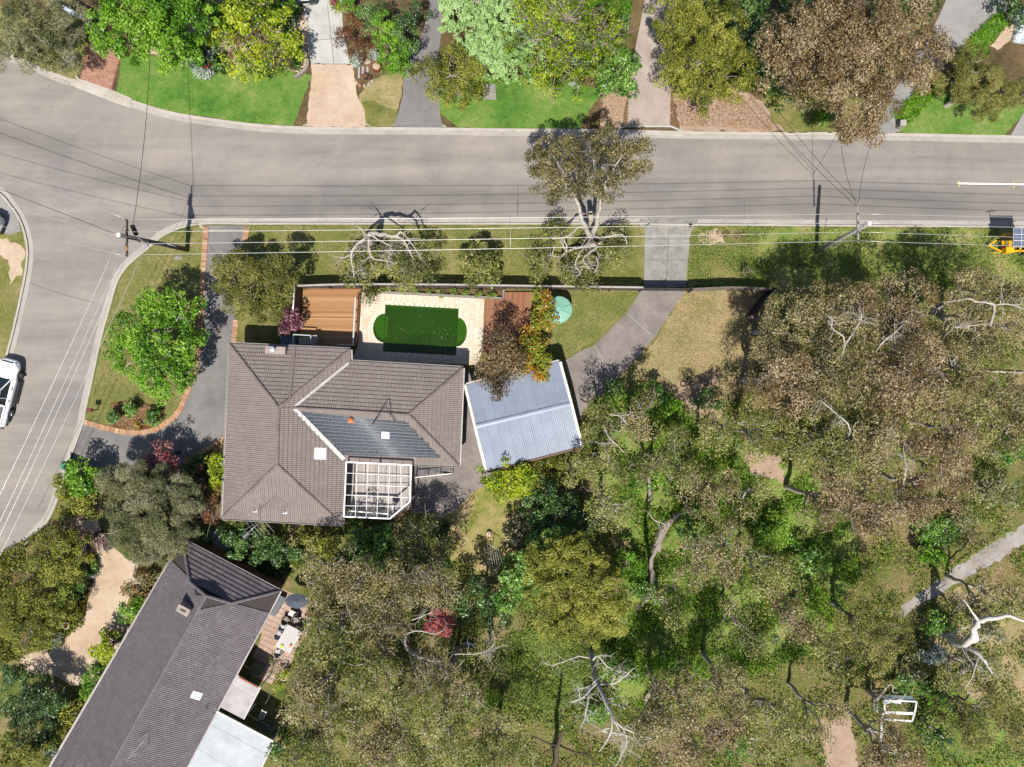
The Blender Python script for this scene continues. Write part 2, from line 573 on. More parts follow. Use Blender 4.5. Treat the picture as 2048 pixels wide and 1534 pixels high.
# ------------------------------------------------------------------ lawns, drives, beds
M['verge_grass'] = ground_mat('verge_grass', [(98, 128, 50), (130, 148, 66), (158, 162, 88), (176, 164, 108)], 0.4, 1.8, 13, speck=0.5, bump=0.8)
M['path_dirt'] = ground_mat('path_dirt', [(150, 138, 128), (176, 166, 158), (196, 188, 182)], 0.6, 3, 18, speck=0.3)
M['yard_grass'] = ground_mat('yard_grass', [(112, 128, 52), (150, 150, 74), (184, 164, 112), (200, 172, 130)], 0.28, 1.5, 13, speck=0.45, bump=0.7)
L = lambda n: GZ + 0.004 * n
def area(name, pts, mat, layer, amp=2.0, seed=0, sm=False, kind='structure'):
    p = smooth(pts, 4, True) if sm else pts
    return sheet(name, organic(p, amp, 8, seed) if amp else p, M[mat], L(layer), kind=kind)

K = kerb_n
def along(k, x0, x1, d=0.5):
    q = offset_line(k, d)
    return [p for p in q if x0 <= p[0] <= x1]

area('verge', along(K, -60, 160) + [(172, 120), (186, 70), (150, 20), (-60, 10)], 'lawn_mixed', 1, 1.2, 1)
area('lawn', along(K, 226, 612) + [(624, 150), (560, 138), (470, 128), (380, 118), (300, 110), (242, 112)], 'lawn_green', 2, 1.0, 2)
area('lawn', [(735, 252), (726, 226), (718, 190), (740, 160), (775, 148), (806, 140), (803, 190), (793, 222), (784, 253)], 'lawn_dry', 2, 1.2, 3)
area('lawn', [(736, 252), (728, 226), (722, 205), (745, 200), (775, 215), (796, 222), (784, 253)], 'lawn_mixed', 3, 1.5, 33)
area('lawn', along(K, 888, 1198) + [(1206, 180), (1150, 165), (1000, 150), (882, 148), (879, 190), (878, 225)], 'lawn_green', 2, 1.0, 4)
area('gravel_strip', along(K, 1198, 1256) + [(1260, 175), (1206, 175)], 'gravel', 2, 1.5, 5)
area('gravel_yard', along(K, 1338, 1575) + [(1560, 235), (1520, 200), (1480, 180), (1400, 170), (1342, 170)], 'gravel', 2, 2.5, 6)
area('verge', along(K, 1560, 1790) + [(1795, 215), (1700, 190), (1560, 190), (1522, 195), (1540, 235)], 'lawn_mixed', 3, 2.5, 7)
area('lawn', along(K, 1795, 2020) + [(2052, 222), (2040, 190), (1940, 180), (1870, 185), (1810, 225)], 'lawn_green', 2, 1.0, 8)
area('garden_bed', [(300, 0), (620, 0), (622, 120), (600, 150), (560, 140), (470, 132), (400, 122), (300, 108)], 'sand', 1, 3, 9)
# drives on the far side of the street
area('concrete_driveway', [(600, -300), (700, -300), (690, -40), (683, 0), (686, 60), (700, 128), (622, 128), (617, 60), (600, 0)], 'conc_pale', 4, 0)
area('sandy_driveway', along(K, 612, 735, 0.2) + [(728, 220), (712, 180), (706, 128), (622, 128), (621, 180)], 'sand', 4, 1.2, 10)
area('asphalt_driveway', [(890, -300), (884, 0), (884, 60), (876, 110), (878, 190), (880, 228), (886, 255), (785, 253), (797, 225), (806, 190), (808, 137), (840, 80), (858, 20), (862, -300)], 'asphalt_dark', 5, 0)
area('paved_driveway', [(1300, -300), (1370, -300), (1352, 0), (1345, 60), (1342, 180), (1340, 252), (1254, 252), (1258, 180), (1272, 90), (1290, 0)], 'paverdrive', 5, 0)
area('curved_driveway', smooth([(1960, -200), (2080, -200), (2030, -20), (1990, 40), (1935, 82), (1870, 150), (1815, 215), (1800, 262), (1740, 262), (1775, 215), (1790, 180), (1840, 100), (1892, 0)], 4, True), 'asphalt_grey', 4, 0)
area('corner_driveway', [(2060, 205), (2042, 235), (2022, 270), (2300, 276), (2300, 205)], 'asphalt_grey', 4, 0)
area('sandy_bed', [(2012, 30), (2036, 40), (2020, 80), (1995, 100), (1980, 92), (2010, 60)], 'sand', 3, 1.5, 11)
# this side: corner, block and neighbours
S = kerb_s
area('verge', [(404, 452), (376, 456), (350, 464), (323, 478), (300, 498), (276, 518), (254, 540), (237, 567), (223, 616), (206, 678), (187, 766), (176, 820), (170, 843), (215, 856), (260, 864), (300, 860), (345, 832), (384, 748), (398, 640), (402, 540), (408, 460)], 'lawn_island', 1, 1.0, 12)
area('verge_patch', [(388, 470), (404, 470), (398, 560), (376, 560), (350, 545)], 'lawn_mixed', 2, 3, 13, True)
area('verge', [(494, 452), (800, 452), (1030, 452), (1280, 452), (1293, 455), (1288, 572), (1000, 572), (600, 572), (500, 640), (470, 692), (468, 620), (478, 560), (488, 500)], 'lawn_mixed', 1, 1.2, 14)
area('verge', [(1382, 453), (1700, 456), (2300, 460), (2300, 600), (1900, 590), (1600, 575), (1376, 572)], 'verge_grass', 1, 1.5, 15)
area('verge_patch', [(1382, 454), (1440, 454), (1520, 458), (1516, 500), (1480, 560), (1374, 566)], 'lawn_mixed', 2, 3, 16)
area('dry_lot', [(1368, 578), (1540, 580), (1545, 640), (1530, 720), (1480, 760), (1470, 800), (1440, 835), (1380, 830), (1340, 800), (1300, 780), (1262, 745), (1310, 680)], 'lawn_dry', 1, 3, 17)
area('lawn', [(1062, 580), (1282, 578), (1256, 618), (1212, 662), (1182, 688), (1128, 716), (1100, 724), (1080, 660)], 'lawn_island', 2, 1.5, 18)
area('yard', [(880, 990), (960, 960), (1060, 985), (1070, 1060), (1040, 1130), (980, 1150), (900, 1120), (860, 1060)], 'yard_grass', 1, 3, 19)
area('side_yard', [(918, 745), (960, 745), (985, 960), (930, 1000), (880, 1040), (820, 1020), (826, 935), (900, 935), (918, 850)], 'conc_stained', 2, 2, 21)
area('clearing', [(1010, 1270), (1130, 1230), (1210, 1300), (1180, 1400), (1100, 1430), (1020, 1400)], 'grass_lush', 1, 6, 22)
area('bare_patch', [(1340, 770), (1440, 750), (1430, 820), (1360, 840)], 'gravel', 2, 5, 25)
area('bare_patch', [(1490, 900), (1560, 910), (1570, 960), (1500, 950)], 'gravel', 2, 5, 26)
area('clearing', [(1880, 1180), (2060, 1180), (2060, 1420), (1960, 1400), (1880, 1340), (1850, 1260)], 'lawn_dry', 1, 6, 27)
area('clearing', [(1830, 1370), (1960, 1400), (2060, 1540), (1960, 1620), (1850, 1520)], 'grass_lush', 2, 6, 28)
area('bare_patch', [(1640, 1440), (1700, 1430), (1720, 1560), (1660, 1580)], 'gravel', 2, 5, 29)
area('clearing', [(1180, 800), (1300, 760), (1400, 850), (1500, 880), (1560, 930), (1700, 980), (1720, 1150), (1640, 1300), (1500, 1350), (1330, 1420), (1230, 1400), (1210, 1280), (1260, 1100), (1200, 1000), (1180, 900)], 'grass_lush', 1, 7, 43)
area('footpath', smooth([(1785, 1222), (1835, 1190), (1890, 1150), (1960, 1102), (2050, 1046), (2200, 940), (2220, 972), (2060, 1078), (1990, 1124), (1915, 1166), (1860, 1198), (1800, 1236)], 4, True), 'path_dirt', 3, 3, 30)
area('asphalt_driveway', [(412, 451), (490, 451), (486, 486), (478, 540), (472, 600), (467, 690), (462, 760), (458, 862), (446, 872), (400, 900), (366, 926), (300, 960), (200, 965), (130, 940), (150, 895), (166, 850), (172, 848), (212, 860), (258, 869), (304, 865), (350, 836), (388, 750), (402, 640), (406, 540)], 'asphalt_dark', 3, 0)
area('garden_bed', [(222, 806), (260, 800), (300, 808), (330, 818), (322, 836), (300, 856), (262, 863), (228, 856), (215, 838)], 'mulch', 4, 1.5, 31)
area('garden_bed', [(380, 930), (452, 882), (452, 1040), (400, 1045), (340, 1010), (330, 960)], 'garden', 4, 2, 32)
area('concrete_crossover', [(1293, 452), (1384, 452), (1376, 520), (1372, 574), (1288, 574), (1290, 510)], 'conc_mossy', 3, 0)
area('asphalt_strip', [(1290, 455), (1306, 455), (1300, 574), (1288, 574)], 'asphalt_grey', 4, 0)
area('concrete_driveway', smooth([(1283, 579), (1366, 579), (1340, 625), (1308, 676), (1262, 730), (1216, 776), (1180, 806), (1160, 835)], 4)[:-1] + [(1160, 850), (1150, 790), (1128, 722)] + smooth([(1165, 700), (1188, 690), (1214, 666), (1256, 622)], 4), 'conc_stained', 4, 0)
area('sandy_driveway', smooth([(158, 1032), (192, 1030), (204, 1060), (232, 1100), (286, 1138), (300, 1170), (262, 1190), (252, 1230), (262, 1290), (222, 1330), (188, 1352), (150, 1372), (110, 1352), (60, 1345), (40, 1320), (60, 1306), (110, 1292), (154, 1250), (178, 1196), (190, 1150), (196, 1110), (176, 1070), (150, 1050)], 4, True), 'sand', 3, 1.5, 34)
area('garden_bed', [(100, 1040), (160, 1050), (192, 1110), (186, 1180), (150, 1255), (100, 1300), (-60, 1340), (-60, 1160), (40, 1100)], 'garden', 2, 2, 35)
area('verge_patch', [(-20, 470), (30, 485), (48, 500), (44, 550), (20, 570), (-30, 540)], 'sand', 1, 3, 36)
area('concrete_crossover', [(-60, 380), (4, 393), (18, 411), (35, 436), (42, 462), (20, 470), (-60, 440)], 'asphalt_grey', 2, 0)
area('verge_patch', [(-40, 500), (16, 520), (30, 620), (8, 700), (-60, 840)], 'lawn_mixed', 2, 3, 37)
area('verge_patch', [(1400, 465), (1440, 460), (1450, 485), (1420, 492), (1398, 485)], 'sand', 3, 3, 38)
# thin service cover slabs
for (nm, pts) in (('service_pit_lid', [(120, 104), (155, 105), (150, 137), (121, 124)]), ('service_pit_lid', [(967, 168), (991, 168), (992, 200), (964, 198)]), ('service_pit_lid', [(349, 512), (365, 512), (364, 521), (348, 519)])):
    mb = MB(); mb.prism([W(*p, 0.15) for p in pts], 0.10, 0.155)
    o = mb.build(nm, M['conc_mossy']); tag(o, kind='structure')
# kerb ramps: pale concrete slopes where the drives meet the gutter
def ramp_slab(pts_back, pts_front, mat='kerb'):
    mb = MB()
    b = [W(*p, GZ + 0.022) for p in pts_back]
    f = [W(*p, 0.024) for p in pts_front]
    n = len(b)
    lowb = [Vector((p.x, p.y, -0.05)) for p in b]
    lowf = [Vector((p.x, p.y, -0.05)) for p in f]
    vs = b + f + lowb + lowf
    fs = [(i + n, i + 1 + n, i + 1, i) for i in range(n - 1)]
    fs += [(i + n, i + 3 * n, i + 1 + 3 * n, i + 1 + n) for i in range(n - 1)]
    fs += [(0, 2 * n, 3 * n, n), (n - 1, 2 * n - 1, 4 * n - 1, 3 * n - 1)]
    mb.add(vs, fs)
    return tag(mb.build('driveway_ramp', M[mat]), kind='structure')
ramp_slab([(152, 150), (158, 157), (224, 180), (262, 196)], [(140, 168), (154, 176), (228, 205), (262, 216)])
ramp_slab([(606, 250), (622, 245), (730, 246), (742, 251)], [(606, 262), (622, 262), (730, 263), (742, 263)], 'gutter')
ramp_slab([(782, 250), (792, 246), (880, 247), (892, 252)], [(782, 263), (792, 263), (880, 264), (892, 264)], 'gutter')
ramp_slab([(1238, 255), (1252, 251), (1342, 251), (1366, 261)], [(1238, 268), (1252, 268), (1342, 270), (1366, 272)], 'conc_pale')
ramp_slab([(500, 455), (490, 462), (412, 462), (398, 452)], [(500, 438), (490, 437), (412, 437), (398, 437)])
ramp_slab([(1396, 452), (1384, 462), (1296, 462), (1280, 450)], [(1396, 439), (1384, 438), (1296, 438), (1280, 438)], 'conc_mossy')
# centre line at the right edge of the street and yellow survey marks
paint_w = simple('road_paint_white', (245, 243, 238), 0.7, 0.75, 0.06, 8)
paint_y = simple('road_paint_yellow', (235, 205, 70), 0.7, 0.7, 0.1, 8)
sheet('road_marking', [(1916, 365.3), (2100, 368.3), (2100, 371.2), (1916, 368.5)], paint_w, 0.006)
for x, y in ((1918, 367), (2028, 369)):
    mb = MB()
    for (a, b) in (((x, y - 5), (x, y - 2.6)), ((x, y + 3.2), (x, y + 6)), ((x - 4, y), (x - 2, y))):
        p, q = W(*a, 0.008), W(*b, 0.008)
        d = (q - p).normalized() * 0.04
        s = Vector((-d.y, d.x, 0))
        mb.add([p - s, q - s, q + s, p + s], [(0, 3, 2, 1)] if (q - p).cross(s).z < 0 else [(0, 1, 2, 3)])
    tag(mb.build('survey_mark', paint_y), kind='structure')
# expansion joints in the concrete drives
joint = simple('joint_grey', (92, 88, 84), 0.9, 0.5, 0.1, 10)  # dark grey tone of the joint lines
def joints(segs, z, w=0.03, name='expansion_joint', mat=None):
    for a, b in segs:
        p, q = W(*a, z), W(*b, z)
        d = (q - p).normalized()
        s = Vector((-d.y, d.x, 0)) * w / 2
        mb = MB(); mb.add([p - s, q - s, q + s, p + s], [(0, 1, 2, 3)])
        tag(mb.build(name, mat or joint), kind='structure')
joints([((619, 82), (692, 74)), ((668, 128), (655, 10)), ((622, 128), (702, 128))], L(5), 0.035)
joints([((1298, 520), (1378, 520)), ((1338, 460), (1332, 572)), ((1296, 478), (1384, 478))], L(5), 0.03)
joints([((1256, 628), (1300, 668)), ((1190, 692), (1226, 760))], L(5), 0.03, mat=M['conc_pale'])
joints([((60, 567), (130, 590)), ((130, 590), (190, 606)), ((1035, 400), (1035, 441)), ((1489, 440), (1489, 403))], 0.005, 0.03)

# brick drive, top left: bricks in rows, joined because each is only a few pixels
brick_pink = piece_mat('pink_paver', [(188, 132, 108), (206, 152, 126), (214, 168, 142), (196, 140, 118), (222, 182, 160)], 0.85)
a, b, c, d = W(160, 158, L(4)), W(224, 180, L(4)), W(246, 100, L(4)), W(180, 70, L(4))
sheet('brick_driveway', [(160, 158), (224, 180), (246, 100), (180, 70)], M['mulch'], L(4))
mb = MB()
nr, nc = 42, 11
for i in range(nr):
    for j in range(nc):
        off = 0.5 if i % 2 else 0
        u0, u1 = (j + off) / (nc + 0.5), (j + off + 0.94) / (nc + 0.5)
        v0, v1 = i / nr, (i + 0.88) / nr
        q = [a.lerp(d, v).lerp(b.lerp(c, v), u) for u, v in ((u0, v0), (u1, v0), (u1, v1), (u0, v1))]
        h = random.uniform(0.018, 0.03)
        t = [p + Vector((0, 0, h)) for p in q]
        mb.add(q + t, [(4, 5, 6, 7), (0, 1, 5, 4), (1, 2, 6, 5), (2, 3, 7, 6), (3, 0, 4, 7)])
tag(mb.build('brick_paving', brick_pink), kind='stuff')

# brick edgings along the home drive: every brick its own piece
edge_brick = piece_mat('edging_brick', [(206, 158, 118), (222, 178, 140), (196, 142, 104), (230, 192, 156), (188, 134, 108)], 0.85)
_mb = MB(); _mb.box((0, 0, 0), (0.42, 0.19, 0.08)); _o = _mb.build('brick', edge_brick, link=False); brick_mesh = _o.data
def edging(pts, label, width=0.42):
    P = [W(*p, GZ + 0.03) for p in smooth(pts, 6)]
    root = thing('brick_edging', label, 'brick edging', P[0])
    acc, out = 0.0, []
    for i in range(len(P) - 1):
        seg = P[i + 1] - P[i]
        Ls = seg.length
        while acc < Ls:
            out.append((P[i] + seg * (acc / Ls), math.atan2(seg.y, seg.x)))
            acc += 0.205
        acc -= Ls
    for p, ang in out:
        o = bpy.data.objects.new('brick', brick_mesh)
        COL.objects.link(o)
        o.parent = root
        o.location = p - P[0] + Vector((random.uniform(-.012, .012), random.uniform(-.012, .012), random.uniform(-.006, .006)))
        o.rotation_euler = (0, 0, ang + math.pi / 2 + random.uniform(-.04, .04))
    return root
edging([(412, 456), (407, 540), (402, 640), (397, 700), (388, 748), (372, 790), (350, 832), (304, 861), (258, 865), (212, 856), (172, 845)], 'long curved row of tan edging bricks round the corner lawn')
edging([(494, 458), (490, 480)], 'short row of edging bricks at the street end of the dark driveway')
edging([(472, 642), (467, 690)], 'straight row of edging bricks leading to the house roof corner')
edging([(452, 872), (438, 884), (400, 905), (366, 926)], 'diagonal row of edging bricks below the pink leafed shrub bed')
# ------------------------------------------------------------------ roofs made of tiles
def clip_poly(poly, clip):
    """Sutherland-Hodgman in 2D, clip counter-clockwise convex"""
    out = poly
    n = len(clip)
    for i in range(n):
        if not out: return []
        ax, ay = clip[i]; bx, by = clip[(i + 1) % n]
        res = []
        m = len(out)
        ds = [(bx - ax) * (p[1] - ay) - (by - ay) * (p[0] - ax) for p in out]
        for j in range(m):
            p, q = out[j], out[(j + 1) % m]
            dp, dq = ds[j], ds[(j + 1) % m]
            if dp >= 0: res.append(p)
            if (dp > 0 and dq < 0) or (dp < 0 and dq > 0):
                t = dp / (dp - dq)
                res.append((p[0] + (q[0] - p[0]) * t, p[1] + (q[1] - p[1]) * t))
        out = res
    return out

TW, TC = 0.30, 0.325
RIB = [(0.0, 0.002), (0.026, 0.002), (0.038, 0.034), (0.138, 0.034), (0.150, 0.002)]
RIB = RIB + [(x + 0.15, h) for x, h in RIB[1:]]
def tile_h(t):            # t: 0 at the butt, 1 at the head of the course
    return 0.062 * (1 - t)

def tile_template():
    vs, fs = [], []
    n = len(RIB)
    g = 0.004
    for x, h in RIB:
        xx = min(max(x, g), TW - g)
        vs += [(xx, 0, h + tile_h(0)), (xx, TC, h + tile_h(1)), (xx, 0, -0.01)]
    for i in range(n - 1):
        a, b = 3 * i, 3 * (i + 1)
        fs.append((a, b, b + 1, a + 1))
        fs.append((a + 2, b + 2, b, a))
    fs.append((0, 1, 2)); e = 3 * (n - 1); fs.append((e, e + 2, e + 1))
    return vs, fs
T_V, T_F = tile_template()
tile_mesh_cache = {}

def tile_plane(faces, mat, roof, budget, stuff_mb, deck_mb, origin=None):
    """faces: list of convex 3D polygons lying in (about) one roof plane"""
    P0 = faces[0]
    n = Vector((0, 0, 0))
    for i in range(len(P0)):
        n += Vector(P0[i]).cross(Vector(P0[(i + 1) % len(P0)]))
    if n.z < 0: n = -n
    n.normalize()
    v = (Vector((0, 0, 1)) - n * n.z).normalized()
    u = v.cross(n).normalized()
    low = min((p for f in faces for p in f), key=lambda p: p.z)
    O = Vector(low)
    for f in faces:
        poly = [((Vector(p) - O).dot(u), (Vector(p) - O).dot(v)) for p in f]
        off = [(Vector(p) - O).dot(n) for p in f]
        ar = sum(poly[i][0] * poly[(i + 1) % len(poly)][1] - poly[(i + 1) % len(poly)][0] * poly[i][1] for i in range(len(poly)))
        if ar < 0: poly.reverse(); f = f[::-1]
        deck_mb.add([Vector(p) - n * ((Vector(p) - O).dot(n) + 0.012) for p in f], [tuple(range(len(f)))])
        us = [p[0] for p in poly]; vv = [p[1] for p in poly]
        i0, i1 = math.floor(min(us) / TW), math.ceil(max(us) / TW)
        j0, j1 = math.floor(min(vv) / TC), math.ceil(max(vv) / TC)
        frame = Matrix((u, v, n)).transposed()
        def inside(x, y):
            for i in range(len(poly)):
                ax, ay = poly[i]; bx, by = poly[(i + 1) % len(poly)]
                if (bx - ax) * (y - ay) - (by - ay) * (x - ax) < 0: return False
            return True
        for j in range(j0, j1):
            for i in range(i0, i1):
                x0, y0 = i * TW, j * TC
                cs = [(x0, y0), (x0 + TW, y0), (x0 + TW, y0 + TC), (x0, y0 + TC)]
                ins = [inside(*c) for c in cs]
                jit = random.uniform(-0.001, 0.0015)
                if all(ins):
                    base = O + u * x0 + v * y0 + n * jit
                    if budget[0] > 0:
                        budget[0] -= 1
                        key = mat.name
                        if key not in tile_mesh_cache:
                            me = bpy.data.meshes.new('roof_tile')
                            me.from_pydata(T_V, [], T_F); me.materials.append(mat); me.update()
                            tile_mesh_cache[key] = me
                        o = bpy.data.objects.new('tile', tile_mesh_cache[key])
                        COL.objects.link(o)
                        o.parent = roof
                        mm = frame.to_4x4(); mm.translation = base
                        o.matrix_basis = mm
                    else:
                        stuff_mb.add([base + frame @ Vector(p) for p in T_V], T_F)
                else:
                    quad_hit = clip_poly(cs, poly)
                    if len(quad_hit) < 3: continue
                    for k in range(len(RIB) - 1):
                        xa, ha = RIB[k]; xb, hb = RIB[k + 1]
                        q = clip_poly([(x0 + xa, y0), (x0 + xb, y0), (x0 + xb, y0 + TC), (x0 + xa, y0 + TC)], poly)
                        if len(q) < 3: continue
                        pts = []
                        for (x, y) in q:
                            h = ha + (hb - ha) * (x - x0 - xa) / (xb - xa) + tile_h((y - y0) / TC)
                            pts.append(O + u * x + v * y + n * (h + jit))
                        stuff_mb.add(pts, [tuple(range(len(pts)))])
                        bt = [p for p in q if abs(p[1] - y0) < 1e-6]
                        if len(bt) == 2:
                            bt.sort()
                            pa = [O + u * x + v * y0 + n * (ha + (hb - ha) * (x - x0 - xa) / (xb - xa) + tile_h(0) + jit) for x, _ in bt]
                            pb = [O + u * x + v * y0 - n * 0.01 for x, _ in bt]
                            stuff_mb.add([pb[0], pb[1], pa[1], pa[0]], [(0, 1, 2, 3)])

def ridge(name, a, b, mat, parent, w=0.22, hgt=0.10, seg=0.42):
    """row of overlapping cap tiles along a hip or ridge"""
    a, b = Vector(a), Vector(b)
    d = b - a
    Ls = d.length
    d.normalize()
    s = d.cross(Vector((0, 0, 1))).normalized()
    t = s.cross(d).normalized()
    n = max(1, round(Ls / seg))
    mb = MB()
    for k in range(n):
        vs = []
        for e, ex in ((k / n, 0.014), ((k + 1.06) / n, 0.0)):
            p = a + d * Ls * min(e, 1)
            for (x, z) in ((-1, -0.03), (-0.62, 0.62), (0, 1.0), (0.62, 0.62), (1, -0.03)):
                vs.append(p + s * (x * (w / 2 + ex)) + t * (z * hgt + ex))
        fs = [(i, i + 1, i + 6, i + 5) for i in range(4)] + [(4, 3, 2, 1, 0), (5, 6, 7, 8, 9)]
        mb.add(vs, fs)
    return mb.build(name, mat, parent)

def eave_trim(pts, z, mat, parent, closed=True, w=0.13, name='gutter'):
    P = [Vector(p) for p in pts]
    n = len(P)
    for i in range(n if closed else n - 1):
        a, b = P[i].copy(), P[(i + 1) % n].copy()
        if (b - a).length < 0.25: continue
        a.z = b.z = z - 0.03
        d = (b - a).normalized()
        s = Vector((d.y, -d.x, 0)) * (w / 2)
        mb = MB()
        # open trough: outer lip, floor, inner face
        mb.beam(a + s * 2 - d * 0.0, b + s * 2, 0.025, 0.11)
        mb.beam(a + s * 1.0 - Vector((0, 0, 0.05)), b + s * 1.0 - Vector((0, 0, 0.05)), w, 0.015)
        mb.build(name, mat, parent)

def R(px, py, z): return W(px, py, z)

# ---- main house
tile_brown = piece_mat('tile_brown_concrete', [(156, 142, 135), (163, 149, 142), (159, 144, 138), (167, 153, 146), (160, 147, 140)], 0.85, 0.5, (3, 3, 3), 0.16, lichen=.5, stain=.13)
cap_brown = piece_mat('cap_brown_concrete', [(150, 136, 130), (162, 146, 138), (140, 126, 120)], 0.85, 0.5, (3, 3, 3), 0.2)
under_dark = simple('roof_underlay', (70, 62, 60), 0.9)
brick_wall = ground_mat('house_brick', [(150, 110, 88), (168, 128, 104), (180, 140, 116)], 1.0, 6, 16, speck=0.25, bump=0.4)
gutter_m = simple('gutter_metal', (205, 196, 190), 0.45, 0.5, 0.1, 3)
flash_m = simple('valley_flashing', (222, 216, 210), 0.5, 0.5, 0.15, 3)
white_m = simple('white_paint', (240, 238, 232), 0.5, 0.75, 0.05, 3)

ZE, ZP, ZQ = 2.95, 4.75, 4.34
A = R(460, 688, ZE); B = R(701, 699, ZE); Cc = R(702, 723, ZE); D = R(926, 736, ZE); E = R(918, 932, ZE); F = R(691, 921, ZE); G = R(685, 1049, ZE); Hh = R(445, 1036, ZE)
P1 = R(558, 815, ZP); P2 = R(555, 929, ZP); Q1 = R(588, 815, ZQ); Q2 = R(818, 829, ZQ)
house = thing('brown_tiled_house', 'large brown tiled house with crossed hip roofs beside the green pool', 'house', W(640, 850, GZ))
wall_poly = [W(474, 702, ZE), W(690, 712, ZE), W(692, 736, ZE), W(913, 748, ZE), W(906, 920, ZE), W(680, 909, ZE), W(674, 1036, ZE), W(458, 1024, ZE)]
mb = MB(); mb.prism(wall_poly, GZ - 0.02, ZE - 0.02); mb.build('wall', brick_wall, house)
stuff, deck = MB(), MB()
mb = MB(); mb.prism([A, B, Cc, D, E, F, G, Hh], ZE - 0.10, ZE - 0.03)
roof = mb.build('roof', under_dark, house)
budget = [300]
tile_plane([[Cc, D, Q2, Q1]], tile_brown, roof, budget, stuff, deck)
for fs in ([[A, B, P1]], [[B, Cc, Q1, P1]], [[D, E, Q2]], [[F, E, Q2, Q1]], [[P1, Q1, F, G, P2]], [[P2, G, Hh]], [[A, P1, P2, Hh]]):
    tile_plane(fs, tile_brown, roof, budget, stuff, deck)
so = stuff.build('roof_tiling', tile_brown, roof); so['kind'] = 'stuff'
deck.build('underlay', under_dark, roof)
up = Vector((0, 0, 0.075))
for a, b in ((A, P1), (P1, P2), (P2, Hh), (P2, G), (Q1, Q2), (Q2, D), (Q2, E), (B, P1)):
    ridge('ridge_cap', a + up, b + up, cap_brown, roof)
for a, b, w in ((Cc, Q1, 0.18), (F, Q1, 0.30)):
    mb = MB(); d = (b - a).normalized(); mb.beam(a + d * 0.15 + Vector((0, 0, 0.115)), b - d * 0.1 + Vector((0, 0, 0.115)), w, 0.03)
    s = d.cross(Vector((0, 0, 1))).normalized() * (w / 2)
    mb.beam(a + d * 0.15 + s + Vector((0, 0, 0.15)), b - d * 0.1 + s + Vector((0, 0, 0.15)), 0.02, 0.05)
    mb.beam(a + d * 0.15 + Vector((0, 0, 0.135)), b - d * 0.1 + Vector((0, 0, 0.135)), 0.02, 0.03)
    mb.build('valley_flashing', flash_m, roof)
# old joint line across the north slope
a, b = R(591, 697, 2.99), R(580, 797, 4.50)
mb = MB(); mb.beam(a + Vector((0, 0, 0.10)), b + Vector((0, 0, 0.10)), 0.13, 0.08); mb.build('barge_strip', cap_brown, roof)
eave_trim([A, B, Cc, D, E, F, G, Hh][::-1], ZE, gutter_m, house)
# chimney
ch_m = simple('render_pinkish', (186, 168, 158), 0.85, 0.5, 0.15, 3)
chim = MB(); chim.prism([W(531, 692, 3.6), W(571, 694, 3.6), W(570, 709, 3.6), W(530, 707, 3.6)], 2.6, 3.6)
ch = chim.build('chimney', ch_m, house)
metal_l = simple('galvanised', (214, 216, 218), 0.35, 0.5, 0.1, 3, 0.4)
mb = MB(); c = W(544, 698, 3.9); mb.cyl(c - Vector((0, 0, 0.3)), 0.13, 0.34, 14); mb.cyl(c + Vector((0, 0, 0.06)), 0.21, 0.05, 16, 0.03); mb.ring(c - Vector((0, 0, 0.02)), 0.13, 0.2, 0.04, 16); mb.build('flue', metal_l, ch)

def plane_z(p, tri):
    a, b, c = tri
    n = (b - a).cross(c - a)
    return a.z - (n.x * (p.x - a.x) + n.y * (p.y - a.y)) / n.z, n.normalized()
def on_plane(px, py, tri, h=0.06):
    """world point on a roof plane seen at a photo pixel"""
    z = 3.8
    for _ in range(12):
        p = W(px, py, z)
        z = plane_z(p, tri)[0] + h
    p = W(px, py, z)
    n = plane_z(p, tri)[1]
    return p, (n if n.z > 0 else -n)
PL_S, PL_E, PL_SS = (F, E, Q1), (P1, P2, G), (P2, G, Hh)
sky_m = simple('skylight_dome', (250, 250, 248), 0.25, 0.8, 0.03, 2, 0, 0.5)
def skylight(pxs, tri, parent, label=None):
    pts = [on_plane(*q, tri, 0.10)[0] for q in pxs]
    n = on_plane(*pxs[0], tri)[1]
    mb = MB()
    n4 = len(pts)
    lo = [p - n * 0.09 for p in pts]
    mb.add(lo + pts, [(0, 1, 5, 4), (1, 2, 6, 5), (2, 3, 7, 6), (3, 0, 4, 7)])
    fr = mb.build('skylight', gutter_m, parent)
    c = sum(pts, Vector()) / 4
    inn = [p.lerp(c, 0.06) + n * 0.03 for p in pts]
    mid = [p.lerp(c, 0.35) + n * 0.07 for p in pts]
    mb = MB(); mb.add(pts + inn + mid, [(i, (i + 1) % 4, 4 + (i + 1) % 4, 4 + i) for i in range(4)] + [(4 + i, 4 + (i + 1) % 4, 8 + (i + 1) % 4, 8 + i) for i in range(4)] + [(8, 9, 10, 11)], True)
    mb.build('dome', sky_m, fr)
    if label: fr['label'] = label
skylight([(629, 895), (653, 896), (652, 919), (628, 918)], PL_E, roof, 'square white skylight on the east slope')
skylight([(763, 863), (779, 864), (779, 878), (763, 877)], PL_S, roof, 'small white skylight among the black heating mats')
